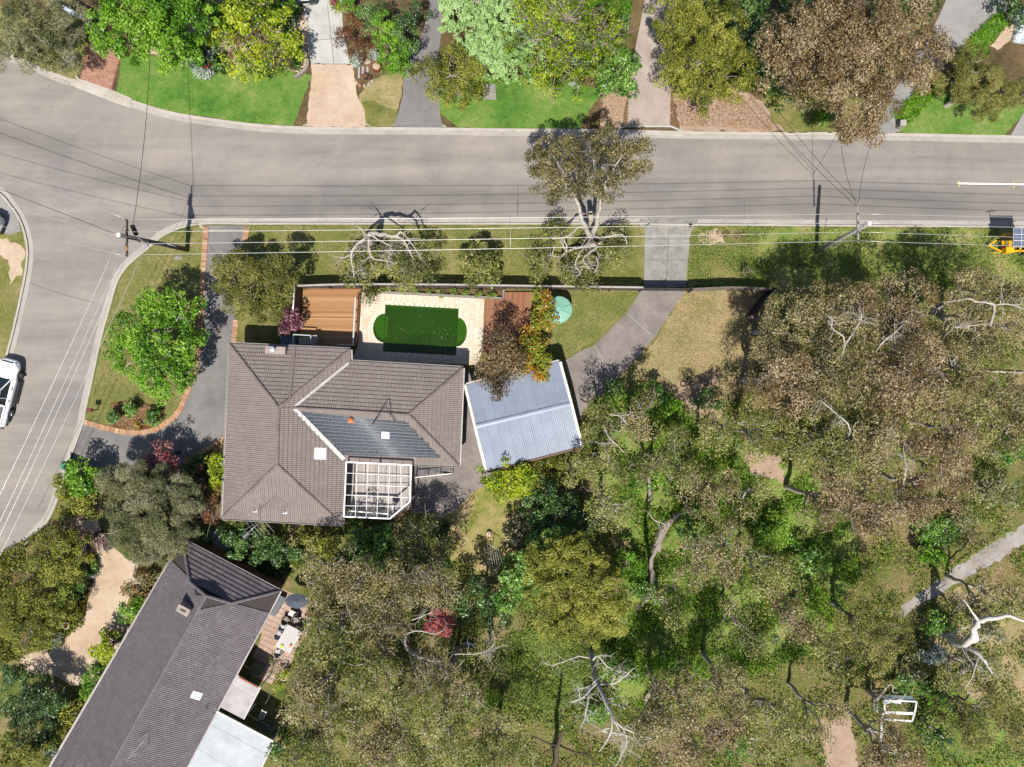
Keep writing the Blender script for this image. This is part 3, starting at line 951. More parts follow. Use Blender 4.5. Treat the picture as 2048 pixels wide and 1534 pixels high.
# vents
def vent(px, py, tri, parent, mat, r=0.13, hh=0.34, name='roof_vent', base=True):
    p, n = on_plane(px, py, tri, 0.03)
    mb = MB(); mb.cyl(p, r, hh, 14)
    mb.cyl(p + Vector((0, 0, hh)), r * 1.5, 0.10, 14, r * 0.4)
    if base: mb.box(p + Vector((0, 0, 0.03)), (r * 4, r * 3, 0.04))
    return mb.build(name, mat, parent)
terra = simple('terracotta', (216, 120, 62), 0.7, 0.6, 0.1, 4)
pipe_dark = simple('black_pipe', (44, 44, 46), 0.5, 0.5, 0.1, 4)
vent(703, 840, PL_S, roof, terra)
for (x, y) in ((570, 1024), (510, 1021)):
    p, n = on_plane(x, y, PL_SS, 0.04)
    mb = MB(); mb.box(p, (0.34, 0.30, 0.03)); mb.build('vent_base', metal_l, roof)
    mb = MB(); mb.tube([p, p + Vector((0, 0, 0.35))], 0.035, 8); mb.build('vent_pipe', metal_l, roof)
p, n = on_plane(754, 907, PL_S, 0.04)
mb = MB(); mb.box(p, (0.42, 0.14, 0.03)); mb.tube([p, p + Vector((0, 0, 0.5))], 0.03, 8); mb.build('vent_pipe', metal_l, roof)
# looped black hose at the ridge
pts = []
for (x, y, z) in ((745, 848, 4.45), (756, 833, 4.72), (765, 818, 4.95), (772, 812, 5.0), (777, 820, 4.85), (779, 828, 4.72), (786, 835, 4.6), (790, 843, 4.5)):
    pts.append(W(x, y, z))
P_ = [Vector(p) for p in pts]
mb = MB(); mb.tube(P_, 0.035, 7); mb.build('hose_loop', pipe_dark, roof)
# pool heating mats: black tube strips lying on the south slope
mat_m, nt, bb, out = new_mat('black_heating_tube')
pp = world_pos(nt)
bb.inputs['Base Color'].default_value = (0.045, 0.05, 0.058, 1); bb.inputs['Roughness'].default_value = 0.38
n_ = noise(nt, 9, 3, 0.6, pp)
nt.links.new(ramp(nt, n_, [(0.35, (0.05, 0.056, 0.066)), (0.7, (0.11, 0.12, 0.135))]), bb.inputs['Base Color'])
left0, left1 = (603, 826), (686, 908)
right0, right1 = (812, 845), (880, 914)
rows = 23
clip_m = simple('mat_clip', (190, 196, 200), 0.4, 0.5, 0.1, 3)
for k in range(rows):
    t = k / (rows - 1)
    x0, y0 = left0[0] + (left1[0] - left0[0]) * t, left0[1] + (left1[1] - left0[1]) * t
    x1, y1 = right0[0] + (right1[0] - right0[0]) * t, right0[1] + (right1[1] - right0[1]) * t
    mb = MB()
    a, n = on_plane(x0 + random.uniform(-2, 2), y0, PL_S, 0.115); b, _ = on_plane(x1 + random.uniform(-3, 3), y1, PL_S, 0.115)
    d = (b - a).normalized(); s = n.cross(d).normalized()
    for i in range(6):
        o_ = s * ((i - 2.5) * 0.026)
        mb.tube([a + o_, b + o_], 0.0135, 5)
    so = mb.build('heating_strip', mat_m, roof)
    if k % 2 == 0:
        mb = MB(); mb.beam(a + d * 0.1 + n * 0.018 + s * 0.08, b - d * 0.1 + n * 0.018 + s * 0.08, 0.014, 0.01); mb.build('batten_clip', clip_m, roof)
# antenna on the south eave
def antenna(label, base, h, boom_a, boom_b, els, mat, extra=None):
    r = thing('tv_antenna', label, 'antenna', base)
    mb = MB(); mb.tube([base, base + Vector((0, 0, h))], 0.02, 6); mb.build('mast', mat, r)
    mb = MB(); mb.tube([boom_a, boom_b], 0.016, 5); mb.build('boom', mat, r)
    for (p, q) in els:
        mb = MB(); mb.tube([p, q], 0.010, 4); mb.build('element', mat, r)
    return r
zt = 6.2
base, n = on_plane(521, 1042, PL_SS, 0.0)
ba, bb2 = W(486, 1075, zt), W(524, 1040, zt)
els = []
for (x0, y0, x1, y1) in ((491, 1044, 516, 1074), (497, 1039, 523, 1071), (506, 1041, 530, 1068), (516, 1040, 541, 1070), (519, 1031, 549, 1065)):
    els.append((W(x0, y0, zt), W(x1, y1, zt)))
for k in range(6):
    c0 = Vector(ba).lerp(bb2, 0.02 + 0.05 * k)
    els.append((c0 + Vector((-0.16, 0.14, 0)), c0 + Vector((0.16, -0.14, 0))))
alu = simple('aluminium', (225, 225, 222), 0.35, 0.6, 0.05, 2, 0.5)
antenna('silver television antenna with long elements over the brown roof edge', base, zt - base.z, ba, bb2, els, alu)

# ---- neighbour house
tile_slate = piece_mat('tile_slate_concrete', [(124, 115, 119), (132, 123, 127), (128, 119, 123), (142, 134, 136), (126, 117, 121)], 0.8, 0.5, (3, 3, 3), 0.2, lichen=.8, stain=.16)
cap_slate = piece_mat('cap_slate_concrete', [(128, 119, 123), (138, 130, 134)], 0.8, 0.5, (3, 3, 3), 0.2)
ZE2 = 3.0
a0 = R(366, 1080, ZE2); b0 = R(560, 1182, ZE2)
w_far = R(20, 1672, ZE2); e_far = R(300, 1672, ZE2)
hipA = R(380, 1163, 4.55); hipB = R(463, 1206, 4.5)
r1 = R(413, 1191, 5.15); r0 = R(140, 1680, 5.15)
slate = thing('slate_tiled_house', 'long dark grey tiled house at lower left with a gablet roof end', 'house', W(300, 1400, GZ))
mb = MB(); mb.prism([W(368, 1094, ZE2), W(546, 1186, ZE2), W(290, 1660, ZE2), W(34, 1660, ZE2)], GZ - 0.02, ZE2 - 0.02)
mb.build('wall', brick_wall, slate)
mb = MB(); mb.prism([a0, b0, e_far, w_far], ZE2 - 0.10, ZE2 - 0.03)
roof2 = mb.build('roof', under_dark, slate)
stuff, deck = MB(), MB()
budget = [300]
# split west slope in convex pieces that share one frame
dirw = (r1 - r0)
wmid = Vector(a0).lerp(w_far, 0.18)
def east_pt(t): return Vector(b0).lerp(e_far, t)
tile_plane([[hipA, r1, r0, w_far, a0]], tile_slate, roof2, [0], MB(), MB()) if False else None
tile_plane([[r0, r1, wmid, w_far], [r1, hipA, a0, wmid]], tile_slate, roof2, [150], stuff, deck)
tile_plane([[r1, r0, e_far, b0, hipB]], tile_slate, roof2, [150], stuff, deck)
tile_plane([[a0, b0, hipB, hipA]], tile_slate, roof2, [0], stuff, deck)
so = stuff.build('roof_tiling', tile_slate, roof2); so['kind'] = 'stuff'
mb = deck; mb.add([hipA, hipB, r1], [(0, 1, 2), (2, 1, 0)])
mb.build('underlay', under_dark, roof2)
for a, b in ((a0, hipA), (b0, hipB), (r1, r0), (hipA, r1), (hipB, r1)):
    ridge('ridge_cap', a + up, b + up, cap_slate, roof2)
eave_trim([w_far, a0, b0, e_far][::-1], ZE2, gutter_m, slate, closed=False)
PL_W2, PL_E2 = (r0, r1, w_far), (r0, r1, e_far)
# chimney
c0, n = on_plane(366, 1222, PL_W2, 0.0)
ang = math.atan2((r1 - r0).y, (r1 - r0).x)
mb = MB(); ctop = W(366, 1221, 5.35)
mb.box((ctop.x, ctop.y, 4.75), (0.55, 0.95, 1.2), ang)
ch2 = mb.build('chimney', ch_m, slate)
mb = MB(); mb.box((ctop.x, ctop.y, 5.37), (0.14, 0.42, 0.05), ang); mb.build('chimney_pot', pipe_dark, ch2)
skylight([(387, 1381), (406, 1387), (399, 1401), (380, 1395)], PL_E2, roof2)
p, n = on_plane(417, 1410, PL_E2, 0.03)
mb = MB(); mb.tube([p, p + Vector((0, 0, 0.4)), p + Vector((0.2, -0.1, 0.45))], 0.03, 6); mb.build('vent_pipe', pipe_dark, roof2)
zt = 6.4
base, n = on_plane(300, 1485, PL_E2, 0.0)
els = [(W(276, 1480, zt), W(302, 1464, zt)), (W(255, 1518, zt), (W(281, 1503, zt))), (W(258, 1508, zt), W(272, 1514, zt)), (W(263, 1504, zt), W(278, 1510, zt))]
antenna('dark television antenna standing on the long grey roof', base, zt - base.z, W(256, 1517, zt), W(302, 1466, zt), els, metal_l)

# corrugated sheet roofs --------------------------------------------------------
def corr_roof(pts, nsheet, axis, ribs, amp, mat, parent, name='roof_sheet', over=0.012):
    """quad pts (a,b,c,d); ribs run from edge ab to edge dc; sheets split along ab"""
    a, b, c, d = [Vector(p) for p in pts]
    n = (b - a).cross(d - a).normalized()
    if n.z < 0: n = -n
    for s in range(nsheet):
        mb = MB()
        vs, fs = [], []
        t0, t1 = s / nsheet, (s + 1) / nsheet - 0.0012
        m = ribs * 2
        for i in range(m + 1):
            t = t0 + (t1 - t0) * i / m
            h = amp if (i % 2) else 0.0
            lift = over * (s % 2)
            vs.append(a.lerp(b, t) + n * (h + lift)); vs.append(d.lerp(c, t) + n * (h + lift))
        for i in range(m):
            fs.append((2 * i, 2 * i + 2, 2 * i + 3, 2 * i + 1))
        p, q, r_ = vs[fs[0][0]], vs[fs[0][1]], vs[fs[0][2]]
        if (q - p).cross(r_ - p).z < 0: fs = [f[::-1] for f in fs]
        mb.add(vs, fs)
        mb.build(name, mat, parent)

blue_steel = simple('blue_grey_steel', (158, 168, 186), 0.42, 0.48, 0.09, 0.8, 0.0, 0.5)
white_steel = simple('weathered_white_steel', (206, 210, 214), 0.4, 0.5, 0.10, 0.9, 0.0, 0.5)
pale_steel = simple('weathered_pink_steel', (206, 198, 196), 0.45, 0.5, 0.14, 1.2, 0.0, 0.4)
rust = simple('rust_streak', (170, 88, 60), 0.8, 0.5, 0.2, 6)
fascia_m = simple('cream_fascia', (232, 226, 214), 0.6, 0.6, 0.08, 3)

cp = thing('blue_roofed_carport', 'carport with a blue grey ribbed steel roof tilted beside the house', 'carport', W(1048, 830, GZ))
zl, zr = 2.7, 3.15
c_nw, c_ne, c_se, c_sw = W(932, 770, zl), W(1118, 723, zl), W(1162, 892, zl), W(974, 941, zl)
r_w, r_e = W(952, 853, zr), W(1141, 808, zr)
corr_roof([c_nw, c_ne, r_e, r_w], 9, 0, 6, 0.02, blue_steel, cp)
corr_roof([c_sw, c_se, r_e, r_w], 9, 0, 6, 0.02, blue_steel, cp)
ridge('ridge_cap', r_w + Vector((0, 0, .05)), r_e + Vector((0, 0, .05)), simple('ridge_steel', (160, 170, 188), 0.45, 0.5, 0.05), cp, 0.34, 0.05, 4)
for a, b in ((c_nw, r_w), (r_w, c_sw), (c_ne, r_e), (r_e, c_se)):
    mb = MB(); d = (b - a); s = Vector((-1, 0.25, 0)) if a.x < 1 else Vector((1, -0.25, 0))
    s = s.normalized() * 0.10 * (1 if a.x > W(1040, 800).x else 1)
    sgn = 1 if a.x > W(1040, 800, 3).x else -1
    s = Vector((0.97, -0.24, 0)) * 0.09 * sgn
    mb.beam(a + s - Vector((0, 0, 0.03)), b + s - Vector((0, 0, 0.03)), 0.20, 0.16); mb.build('barge_board', fascia_m, cp)
mb = MB(); mb.beam(c_sw - Vector((0, 0.12, 0.05)), c_se - Vector((0, 0.12, 0.05)), 0.14, 0.12); mb.build('gutter', simple('gutter_brown', (120, 84, 60), 0.6, 0.5, 0.2, 4), cp)
mb = MB(); mb.beam(c_nw + Vector((0, 0.10, -0.05)), c_ne + Vector((0, 0.10, -0.05)), 0.12, 0.12); mb.build('gutter', gutter_m, cp)
for p in (c_nw.lerp(c_se, 0.05), c_ne.lerp(c_sw, 0.05), c_se.lerp(c_nw, 0.05), c_sw.lerp(c_ne, 0.05), c_nw.lerp(c_ne, 0.5).lerp(c_se, 0.04), c_sw.lerp(c_se, 0.5).lerp(c_ne, 0.04)):
    mb = MB(); mb.box((p.x, p.y, (GZ + 2.66) / 2), (0.1, 0.1, 2.64 - GZ)); mb.build('post', white_m, cp)
mb = MB(); mb.prism([c_nw.lerp(c_se, .06), c_nw.lerp(c_se, .06) + (c_ne - c_nw) * .01, c_sw.lerp(c_ne, .06) + (c_ne - c_nw) * .01, c_sw.lerp(c_ne, .06)], GZ, 2.6); mb.build('wall', ch_m, cp)

# lean-to roofs against the slate house
shp = thing('small_lean_to_roof', 'small weathered steel lean-to with a rusty end beside the slate roof', 'lean-to', W(480, 1380, GZ))
q = [W(470, 1347, 2.75), W(520, 1374, 2.65), W(486, 1438, 2.65), W(434, 1411, 2.75)]
corr_roof([q[0], q[3], q[2], q[1]], 3, 0, 8, 0.02, pale_steel, shp)
mb = MB(); mb.beam(q[0] + (q[0] - q[3]) * 0.0 + Vector((-.06, .0, .05)), q[3] + Vector((-.06, .0, .05)), 0.26, 0.08); mb.build('flashing', fascia_m, shp)
mb = MB(); mb.beam(q[0].lerp(q[1], .18) + Vector((-.03, -.06, .04)), q[0].lerp(q[1], .95) + Vector((-.03, -.06, .04)), 0.12, 0.02); mb.build('rusty_edge', rust, shp)
mb = MB(); mb.beam(q[1] + Vector((0.05, -.02, -.03)), q[2] + Vector((0.05, -.02, -.03)), 0.1, 0.1); mb.build('gutter', gutter_m, shp)
for p in q[1:3]:
    mb = MB(); mb.box((p.x, p.y, 1.35), (0.09, 0.09, 2.5)); mb.build('post', white_m, shp)
big = thing('large_lean_to_roof', 'large pale ribbed steel awning at the bottom edge beside the slate roof', 'awning', W(460, 1480, GZ))
q = [W(428, 1421, 2.95), W(547, 1484, 2.8), W(470, 1640, 2.8), W(350, 1566, 2.95)]
corr_roof([q[0], q[3], q[2], q[1]], 6, 0, 8, 0.02, white_steel, big)
mb = MB(); mb.beam(q[0] + Vector((-.05, .06, .05)), q[3] + Vector((-.05, .06, .05)), 0.24, 0.08); mb.build('flashing', fascia_m, big)
mb = MB(); mb.beam(q[0] + Vector((0, .05, .0)), q[1] + Vector((0, .05, .0)), 0.14, 0.12); mb.build('barge_board', fascia_m, big)
mb = MB(); mb.beam(q[1] + Vector((0.06, 0, -.03)), q[2] + Vector((0.06, 0, -.03)), 0.1, 0.1); mb.build('gutter', gutter_m, big)
for p in q[1:3]:
    mb = MB(); mb.box((p.x - .1, p.y, 1.4), (0.09, 0.09, 2.6)); mb.build('post', white_m, big)
# ------------------------------------------------------------------ pool
PZ = 0.26                      # paving level round the pool
WZ = 0.16                      # water level
pool = thing('swimming_pool', 'green water swimming pool with two rounded ends in pale paving', 'pool', W(841, 660, 0))
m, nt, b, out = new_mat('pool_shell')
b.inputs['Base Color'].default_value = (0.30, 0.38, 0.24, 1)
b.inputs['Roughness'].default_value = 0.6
tri = [[Vector((q.x, q.y, 0)) for q in [W(*p, PZ) for p in pool_px]]]
mb = MB()
top = [W(*p, PZ) for p in pool_px]
bot = [Vector((q.x, q.y, -1.5)) for q in top]
n = len(top)
mb.add(top + bot, [(i, i + n, (i + 1) % n + n, (i + 1) % n) for i in range(n)])
ts = tessellate_polygon([[Vector((q.x, q.y, 0)) for q in top]])
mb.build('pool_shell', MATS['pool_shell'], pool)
mb = MB()
mb.add(bot, [t if (bot[t[1]] - bot[t[0]]).cross(bot[t[2]] - bot[t[0]]).z > 0 else t[::-1] for t in ts])
mb.build('pool_floor', simple('depth_shaded_floor', (60, 92, 40), .8, .3, .3, 1.5), pool)  # floor painted darker than the shell to imitate light lost in deep water
# ledges inside the rounded ends
def arc_pts(cu, r, ru, a0, a1, k=12):
    return [(cu + ru * math.cos(rad(a0 + (a1 - a0) * i / k)), r * math.sin(rad(a0 + (a1 - a0) * i / k))) for i in range(k + 1)]
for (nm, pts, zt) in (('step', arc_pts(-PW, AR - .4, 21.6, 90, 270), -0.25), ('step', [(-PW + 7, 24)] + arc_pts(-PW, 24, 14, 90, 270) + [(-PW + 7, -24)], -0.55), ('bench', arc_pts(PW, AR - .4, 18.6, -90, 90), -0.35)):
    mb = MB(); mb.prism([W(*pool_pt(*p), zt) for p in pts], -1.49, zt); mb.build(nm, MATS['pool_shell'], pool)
# murky water: lets the ledges show through faintly
m = bpy.data.materials.new('murky_green_water'); m.use_nodes = True
nt = m.node_tree; nt.nodes.clear()
out = nt.nodes.new('ShaderNodeOutputMaterial')
dif = nt.nodes.new('ShaderNodeBsdfDiffuse')
pw = world_pos(nt)
nt.links.new(ramp(nt, noise(nt, 0.35, 3, 0.5, pw, 0.5), [(0.3, (0.016, 0.050, 0.004)), (0.7, (0.024, 0.064, 0.006))]), dif.inputs[0])
tr = nt.nodes.new('ShaderNodeBsdfTransparent'); tr.inputs[0].default_value = (0.34, 0.60, 0.10, 1)
mx = nt.nodes.new('ShaderNodeMixShader'); mx.inputs[0].default_value = 0.46
nt.links.new(dif.outputs[0], mx.inputs[1]); nt.links.new(tr.outputs[0], mx.inputs[2])
gl = nt.nodes.new('ShaderNodeBsdfGlossy'); gl.inputs['Roughness'].default_value = 0.06
fr = nt.nodes.new('ShaderNodeFresnel'); fr.inputs[0].default_value = 1.33
bp = nt.nodes.new('ShaderNodeBump'); bp.inputs['Strength'].default_value = 0.12; bp.inputs['Distance'].default_value = 0.05
nt.links.new(noise(nt, 3.0, 3, 0.5, pw), bp.inputs['Height']); nt.links.new(bp.outputs[0], gl.inputs['Normal'])
m2 = nt.nodes.new('ShaderNodeMixShader')
nt.links.new(fr.outputs[0], m2.inputs[0]); nt.links.new(mx.outputs[0], m2.inputs[1]); nt.links.new(gl.outputs[0], m2.inputs[2])
nt.links.new(m2.outputs[0], out.inputs[0])
sheet('water', pool_px, m, WZ, kind=None, parent=pool)
# floating specks (leaves and pollen)
spk = simple('floating_petal', (222, 226, 190), 0.7, 0.7, 0.1, 5)
mb = MB()
for k in range(60):
    u, v = random.uniform(-68, 70), random.gauss(10, 22)
    if abs(v) > 44: continue
    p = W(*pool_pt(u, v), WZ + 0.006); a = random.uniform(0, 6.28); s1 = random.uniform(.01, .03); s2 = s1 * random.uniform(.3, .9)
    e1 = Vector((math.cos(a), math.sin(a), 0)); e2 = Vector((-e1.y, e1.x, 0))
    mb.add([p - e1 * s1, p + e2 * s2, p + e1 * s1, p - e2 * s2], [(0, 3, 2, 1)])
tag(mb.build('floating_debris', spk, pool), kind='stuff')

# paving slabs round the pool, each a slab
paver_m = piece_mat('pool_paver', [(232, 216, 192), (240, 226, 204), (226, 208, 182), (244, 232, 212), (234, 206, 172)], 0.8, 0.55, (2, 2, 2), 0.12)
cope_m = piece_mat('pool_coping', [(236, 222, 200), (244, 230, 208), (230, 214, 190)], 0.8, 0.55, (2, 2, 2), 0.1)
surround = [(-120, -80), (128, -74), (124, 30), (110, 62), (112, 76), (-128, 65)]
sur_px = [(724, 584), (969, 597), (965, 700), (952, 730), (702, 721.5), (716, 690), (718, 640)]
pav = thing('pool_paving', 'cream stone paving slabs laid round the green pool', 'paving', W(841, 600, GZ))
sheet('base_slab', sur_px, M['paverdrive'], PZ - 0.012, holes=[pool_px], kind=None, parent=pav, skirt=GZ - 0.02)
sur_w = [pool_pt_inv for pool_pt_inv in sur_px]
def pool_uv(px, py):
    a = rad(3.2); dx, dy = px - _c[0], py - _c[1]
    return (dx * math.cos(a) + dy * math.sin(a), -dx * math.sin(a) + dy * math.cos(a))
sur_uv = [pool_uv(*p) for p in sur_px]
def in_poly(x, y, poly):
    c = False; j = len(poly) - 1
    for i in range(len(poly)):
        xi, yi = poly[i]; xj, yj = poly[j]
        if (yi > y) != (yj > y) and x < (xj - xi) * (y - yi) / (yj - yi) + xi: c = not c
        j = i
    return c
def paver(cells, z, mat, parent, name='paver'):
    mb = MB()
    q = [W(*pool_pt(*p), z) for p in cells]
    mb.prism(q, z - 0.04, z + random.uniform(-.003, .003))
    mb.build(name, mat, parent)
PS = 10.6
SUR_CONVEX = [[pool_uv(*p) for p in q] for q in ([(724, 584), (969, 597), (965, 700), (952, 730), (716, 722), (716, 690), (718, 640)], [(716, 690), (716, 722), (702, 721.5)])]
count = 0
in_wall = [(p[0] * 1.0, p[1]) for p in pool_outline]
grow = 7.5
def near_pool(u, v, g):
    if in_poly(u, v, pool_outline): return True
    return any((u - a) ** 2 + (v - b) ** 2 < g * g for a, b in dense_out)
dense_out = []
for i in range(len(pool_outline)):
    a, b = pool_outline[i], pool_outline[(i + 1) % len(pool_outline)]
    m_ = max(1, int(math.hypot(b[0] - a[0], b[1] - a[1]) / 1.5))
    for k in range(m_): dense_out.append((a[0] + (b[0] - a[0]) * k / m_, a[1] + (b[1] - a[1]) * k / m_))
g = 0.16
for i in range(-13, 14):
    for j in range(-9, 9):
        u0, v0 = i * PS, j * PS + (PS / 2 if i % 2 else 0)
        cx, cy = u0 + PS / 2, v0 + PS / 2
        # sub-clip against the surround by bisection in a 3x3 grid of corners
        corners = [(u0 + g, v0 + g), (u0 + PS - g, v0 + g), (u0 + PS - g, v0 + PS - g), (u0 + g, v0 + PS - g)]
        for cv in SUR_CONVEX:
            cs = clip_poly(corners, cv)
            if len(cs) < 3: continue
            pool_hit = [near_pool(*c, 6.5) for c in cs]
            if all(pool_hit): continue
            if not any(pool_hit):
                paver(cs, PZ, paver_m, pav); count += 1; continue
            s = 5; mbp = MB(); any_ = False; zz = PZ + random.uniform(-.002, .002)
            for a in range(s):
                x0 = u0 + g + (PS - 2 * g) * a / s; x1 = x0 + (PS - 2 * g) / s
                col = [c for c in range(s) if not near_pool((x0 + x1) / 2, v0 + g + (PS - 2 * g) * (c + .5) / s, 3.0)]
                if not col: continue
                y0, y1 = v0 + g + (PS - 2 * g) * col[0] / s, v0 + g + (PS - 2 * g) * (col[-1] + 1) / s
                q = clip_poly([(x0, y0), (x1, y0), (x1, y1), (x0, y1)], cv)
                if len(q) < 3: continue
                any_ = True; mbp.prism([W(*pool_pt(*p), zz) for p in q], PZ - 0.04, zz)
            if any_: mbp.build('paver', paver_m, pav); count += 1
# coping stones follow the water's edge
def offs(poly, d):
    out = []
    N = len(poly)
    for i in range(N):
        p0, p1, p2 = poly[i - 1], poly[i], poly[(i + 1) % N]
        a = np.array(p1) - np.array(p0); b_ = np.array(p2) - np.array(p1)
        na = np.array([a[1], -a[0]]) / (np.linalg.norm(a) + 1e-9); nb = np.array([b_[1], -b_[0]]) / (np.linalg.norm(b_) + 1e-9)
        m_ = na + nb; m_ /= (np.linalg.norm(m_) + 1e-9)
        out.append(tuple(np.array(p1) + m_ * d / max(0.5, float(m_ @ na))))
    return out
outer = offs(pool_outline, 7.0)
N = len(pool_outline)
for i in range(N):
    a0_, a1_, b0_, b1_ = pool_outline[i], pool_outline[(i + 1) % N], outer[i], outer[(i + 1) % N]
    Ls = math.hypot(a1_[0] - a0_[0], a1_[1] - a0_[1])
    if Ls < 2: continue
    m_ = max(1, round(Ls / 10))
    for k in range(m_):
        t0, t1 = k / m_ + 0.008, (k + 1) / m_ - 0.008
        lp = lambda p, q, t: (p[0] + (q[0] - p[0]) * t, p[1] + (q[1] - p[1]) * t)
        mb = MB(); mb.prism([W(*pool_pt(*p), PZ) for p in (lp(a0_, a1_, t0), lp(a0_, a1_, t1), lp(b0_, b1_, t1), lp(b0_, b1_, t0))], PZ - 0.03, PZ + 0.014)
        mb.build('coping_stone', cope_m, pav)
print('pavers', count)

# ------------------------------------------------------------------ timber decks
deck_l = piece_mat('oiled_deck_board', [(196, 142, 92), (210, 158, 106), (186, 132, 84), (220, 172, 120), (176, 124, 80), (204, 150, 98)], 0.65, 0.5, (1.2, 14, 2), 0.22)
deck_r = piece_mat('weathered_deck_board', [(170, 112, 78), (184, 126, 90), (158, 102, 72), (192, 138, 102), (150, 98, 70)], 0.7, 0.5, (14, 1.2, 2), 0.22)
deck_g = piece_mat('grey_deck_board', [(200, 190, 184), (210, 200, 194), (192, 182, 176)], 0.75, 0.5, (14, 1.2, 2), 0.16)
def board_deck(name, label, quad, n, z, mat, along_ab=True, th=0.035, gap=0.07, cat='deck', base=True, board='deck_board'):
    a, b, c, d = [W(*p, z) for p in quad]
    root = thing(name, label, cat, (a.x, a.y, GZ))
    if base:
        mb = MB(); mb.prism([p.lerp((a + c) / 2, 0.01) for p in (a, b, c, d)], GZ, z - th - 0.01); mb.build('subframe', under_dark, root)
    for i in range(n):
        t0, t1 = (i + gap / 2) / n, (i + 1 - gap / 2) / n
        q = [a.lerp(d, t0), b.lerp(c, t0), b.lerp(c, t1), a.lerp(d, t1)] if along_ab else [a.lerp(b, t0), a.lerp(b, t1), d.lerp(c, t1), d.lerp(c, t0)]
        mb = MB(); zz = z + random.uniform(-.002, .003); mb.prism(q, z - th, zz)
        mb.build(board, mat, root)
    return root
board_deck('timber_deck', 'honey coloured timber deck between the screen wall and the pool', [(606, 577), (722, 577), (713, 693), (600, 690)], 33, 0.50, deck_l)
board_deck('timber_deck', 'reddish timber deck between the pool paving and the green water tank', [(970, 584), (1064, 584), (1060, 712), (966, 708)], 26, 0.36, deck_r, along_ab=False)

# balustrade on the deck edge and the timber screens
rail_w = simple('rail_pale_grey', (206, 210, 214), 0.45, 0.55, 0.05, 3)
timb_o = piece_mat('orange_timber', [(178, 110, 62), (192, 122, 70), (164, 98, 54)], 0.65, 0.5, (2, 6, 6), 0.25)
timb_b = piece_mat('brown_timber', [(128, 96, 78), (140, 106, 86), (116, 86, 70)], 0.8, 0.5, (6, 6, 6), 0.25)
r = thing('deck_balustrade', 'pale handrail on orange timber posts between the deck and the pool', 'balustrade', W(718, 690, 0.5))
a, b = W(711, 594, 1.45), W(706, 690, 1.45)
mb = MB(); mb.beam(a, b, 0.10, 0.05); mb.build('handrail', rail_w, r)
mb = MB(); mb.beam(b, W(674, 689, 1.45), 0.08, 0.05); mb.build('handrail', rail_w, r)
for t in np.linspace(0, 1, 5):
    p = a.lerp(b, t); mb = MB(); mb.box((p.x, p.y, 0.96), (0.07, 0.07, 0.92)); mb.build('post', timb_o, r)
a, b = W(719, 586, 0.62), W(713, 690, 0.62)
for k in range(7):
    z = 0.18 + k * 0.105
    mb = MB(); aa, bb_ = Vector((a.x, a.y, z)), Vector((b.x, b.y, z)); mb.beam(aa + Vector((.05, 0, 0)), bb_ + Vector((.05, 0, 0)), 0.03, 0.09); mb.build('fascia_board', timb_o, r)
r = thing('timber_screen', 'brown timber screen with a pale capping left of the honey deck', 'screen', W(606, 640, GZ))
a, b = W(607, 577, GZ), W(603, 640, GZ)
nb = 14
for k in range(nb):
    z = 0.22 + k * 0.15
    mb = MB(); mb.beam(Vector((a.x, a.y, z)), Vector((b.x, b.y, z)), 0.03, 0.14); mb.build('board', timb_b, r)
mb = MB(); mb.beam(Vector((a.x - .03, a.y, 2.32)), Vector((b.x - .03, b.y, 2.32)), 0.09, 0.04); mb.build('capping', white_m, r)
for t in (0, .5, 1):
    p = a.lerp(b, t); mb = MB(); mb.box((p.x - .06, p.y, 1.2), (0.09, 0.09, 2.2)); mb.build('post', timb_b, r)

# entry porch: blue-grey landing, white gate frame, pale treads
land_m = simple('blue_grey_boards', (112, 128, 150), 0.6, 0.5, 0.1, 3)
r = thing('entry_porch', 'small blue grey entry landing with a white frame and pale steps', 'porch', W(600, 680, GZ))
for k in range(7):
    y0, y1 = 672 + k * 3.4, 672 + k * 3.4 + 3.2
    mb = MB(); mb.prism([W(x, y, 0.9) for x, y in ((561, y0), (592, y0 + .6), (592, y1 + .6), (561, y1))], 0.84, 0.9); mb.build('floor_board', land_m, r)
tread_m = simple('pale_tread', (220, 214, 200), 0.7, 0.55, 0.1, 5)
for k in range(5):
    y0 = 675 + k * 2.7
    z = 0.56 + k * 0.05
    mb = MB(); mb.prism([W(x, y, z) for x, y in ((597, y0), (621, y0 + .6), (621, y0 + 2.6), (597, y0 + 2))], z - .035, z); mb.build('tread', tread_m, r)
for a, b in (((587, 669), (622, 671)), ((587, 669), (586, 690)), ((622, 671), (621, 688)), ((562, 664), (561, 676))):
    mb = MB(); mb.beam(W(*a, 1.8), W(*b, 1.8), 0.07, 0.07); mb.build('rail', rail_w, r)
for q in ((587, 669), (622, 671), (562, 664), (586, 690), (621, 688)):
    p = W(*q, 1.8); mb = MB(); mb.box((p.x, p.y, 0.95), (0.07, 0.07, 1.66)); mb.build('post', rail_w, r)
mb = MB(); mb.prism([W(*q, 1.5) for q in ((623, 670), (634, 670), (632, 692), (621, 690))], GZ, 1.5); mb.build('low_wall', ch_m, r)

# planter bed north of the pool with strappy plants inside a timber edge
bedz = 0.55
r = thing('raised_planter', 'raised planter bed with grey edging along the pool paving', 'planter', W(860, 585, GZ))
mb = MB(); mb.prism([W(*q, bedz) for q in ((722, 574), (1008, 579), (1004, 595), (968, 595), (760, 583), (722, 584))], GZ, bedz - .06); mb.build('soil', M['garden'], r)
edg = simple('grey_edging', (160, 148, 140), 0.8, 0.5, 0.15, 6)
for a, b in (((760, 584), (1006, 597)), ((1006, 597), (1008, 579))):
    mb = MB(); mb.beam(W(*a, bedz), W(*b, bedz), 0.14, 0.5); mb.build('edging', edg, r)

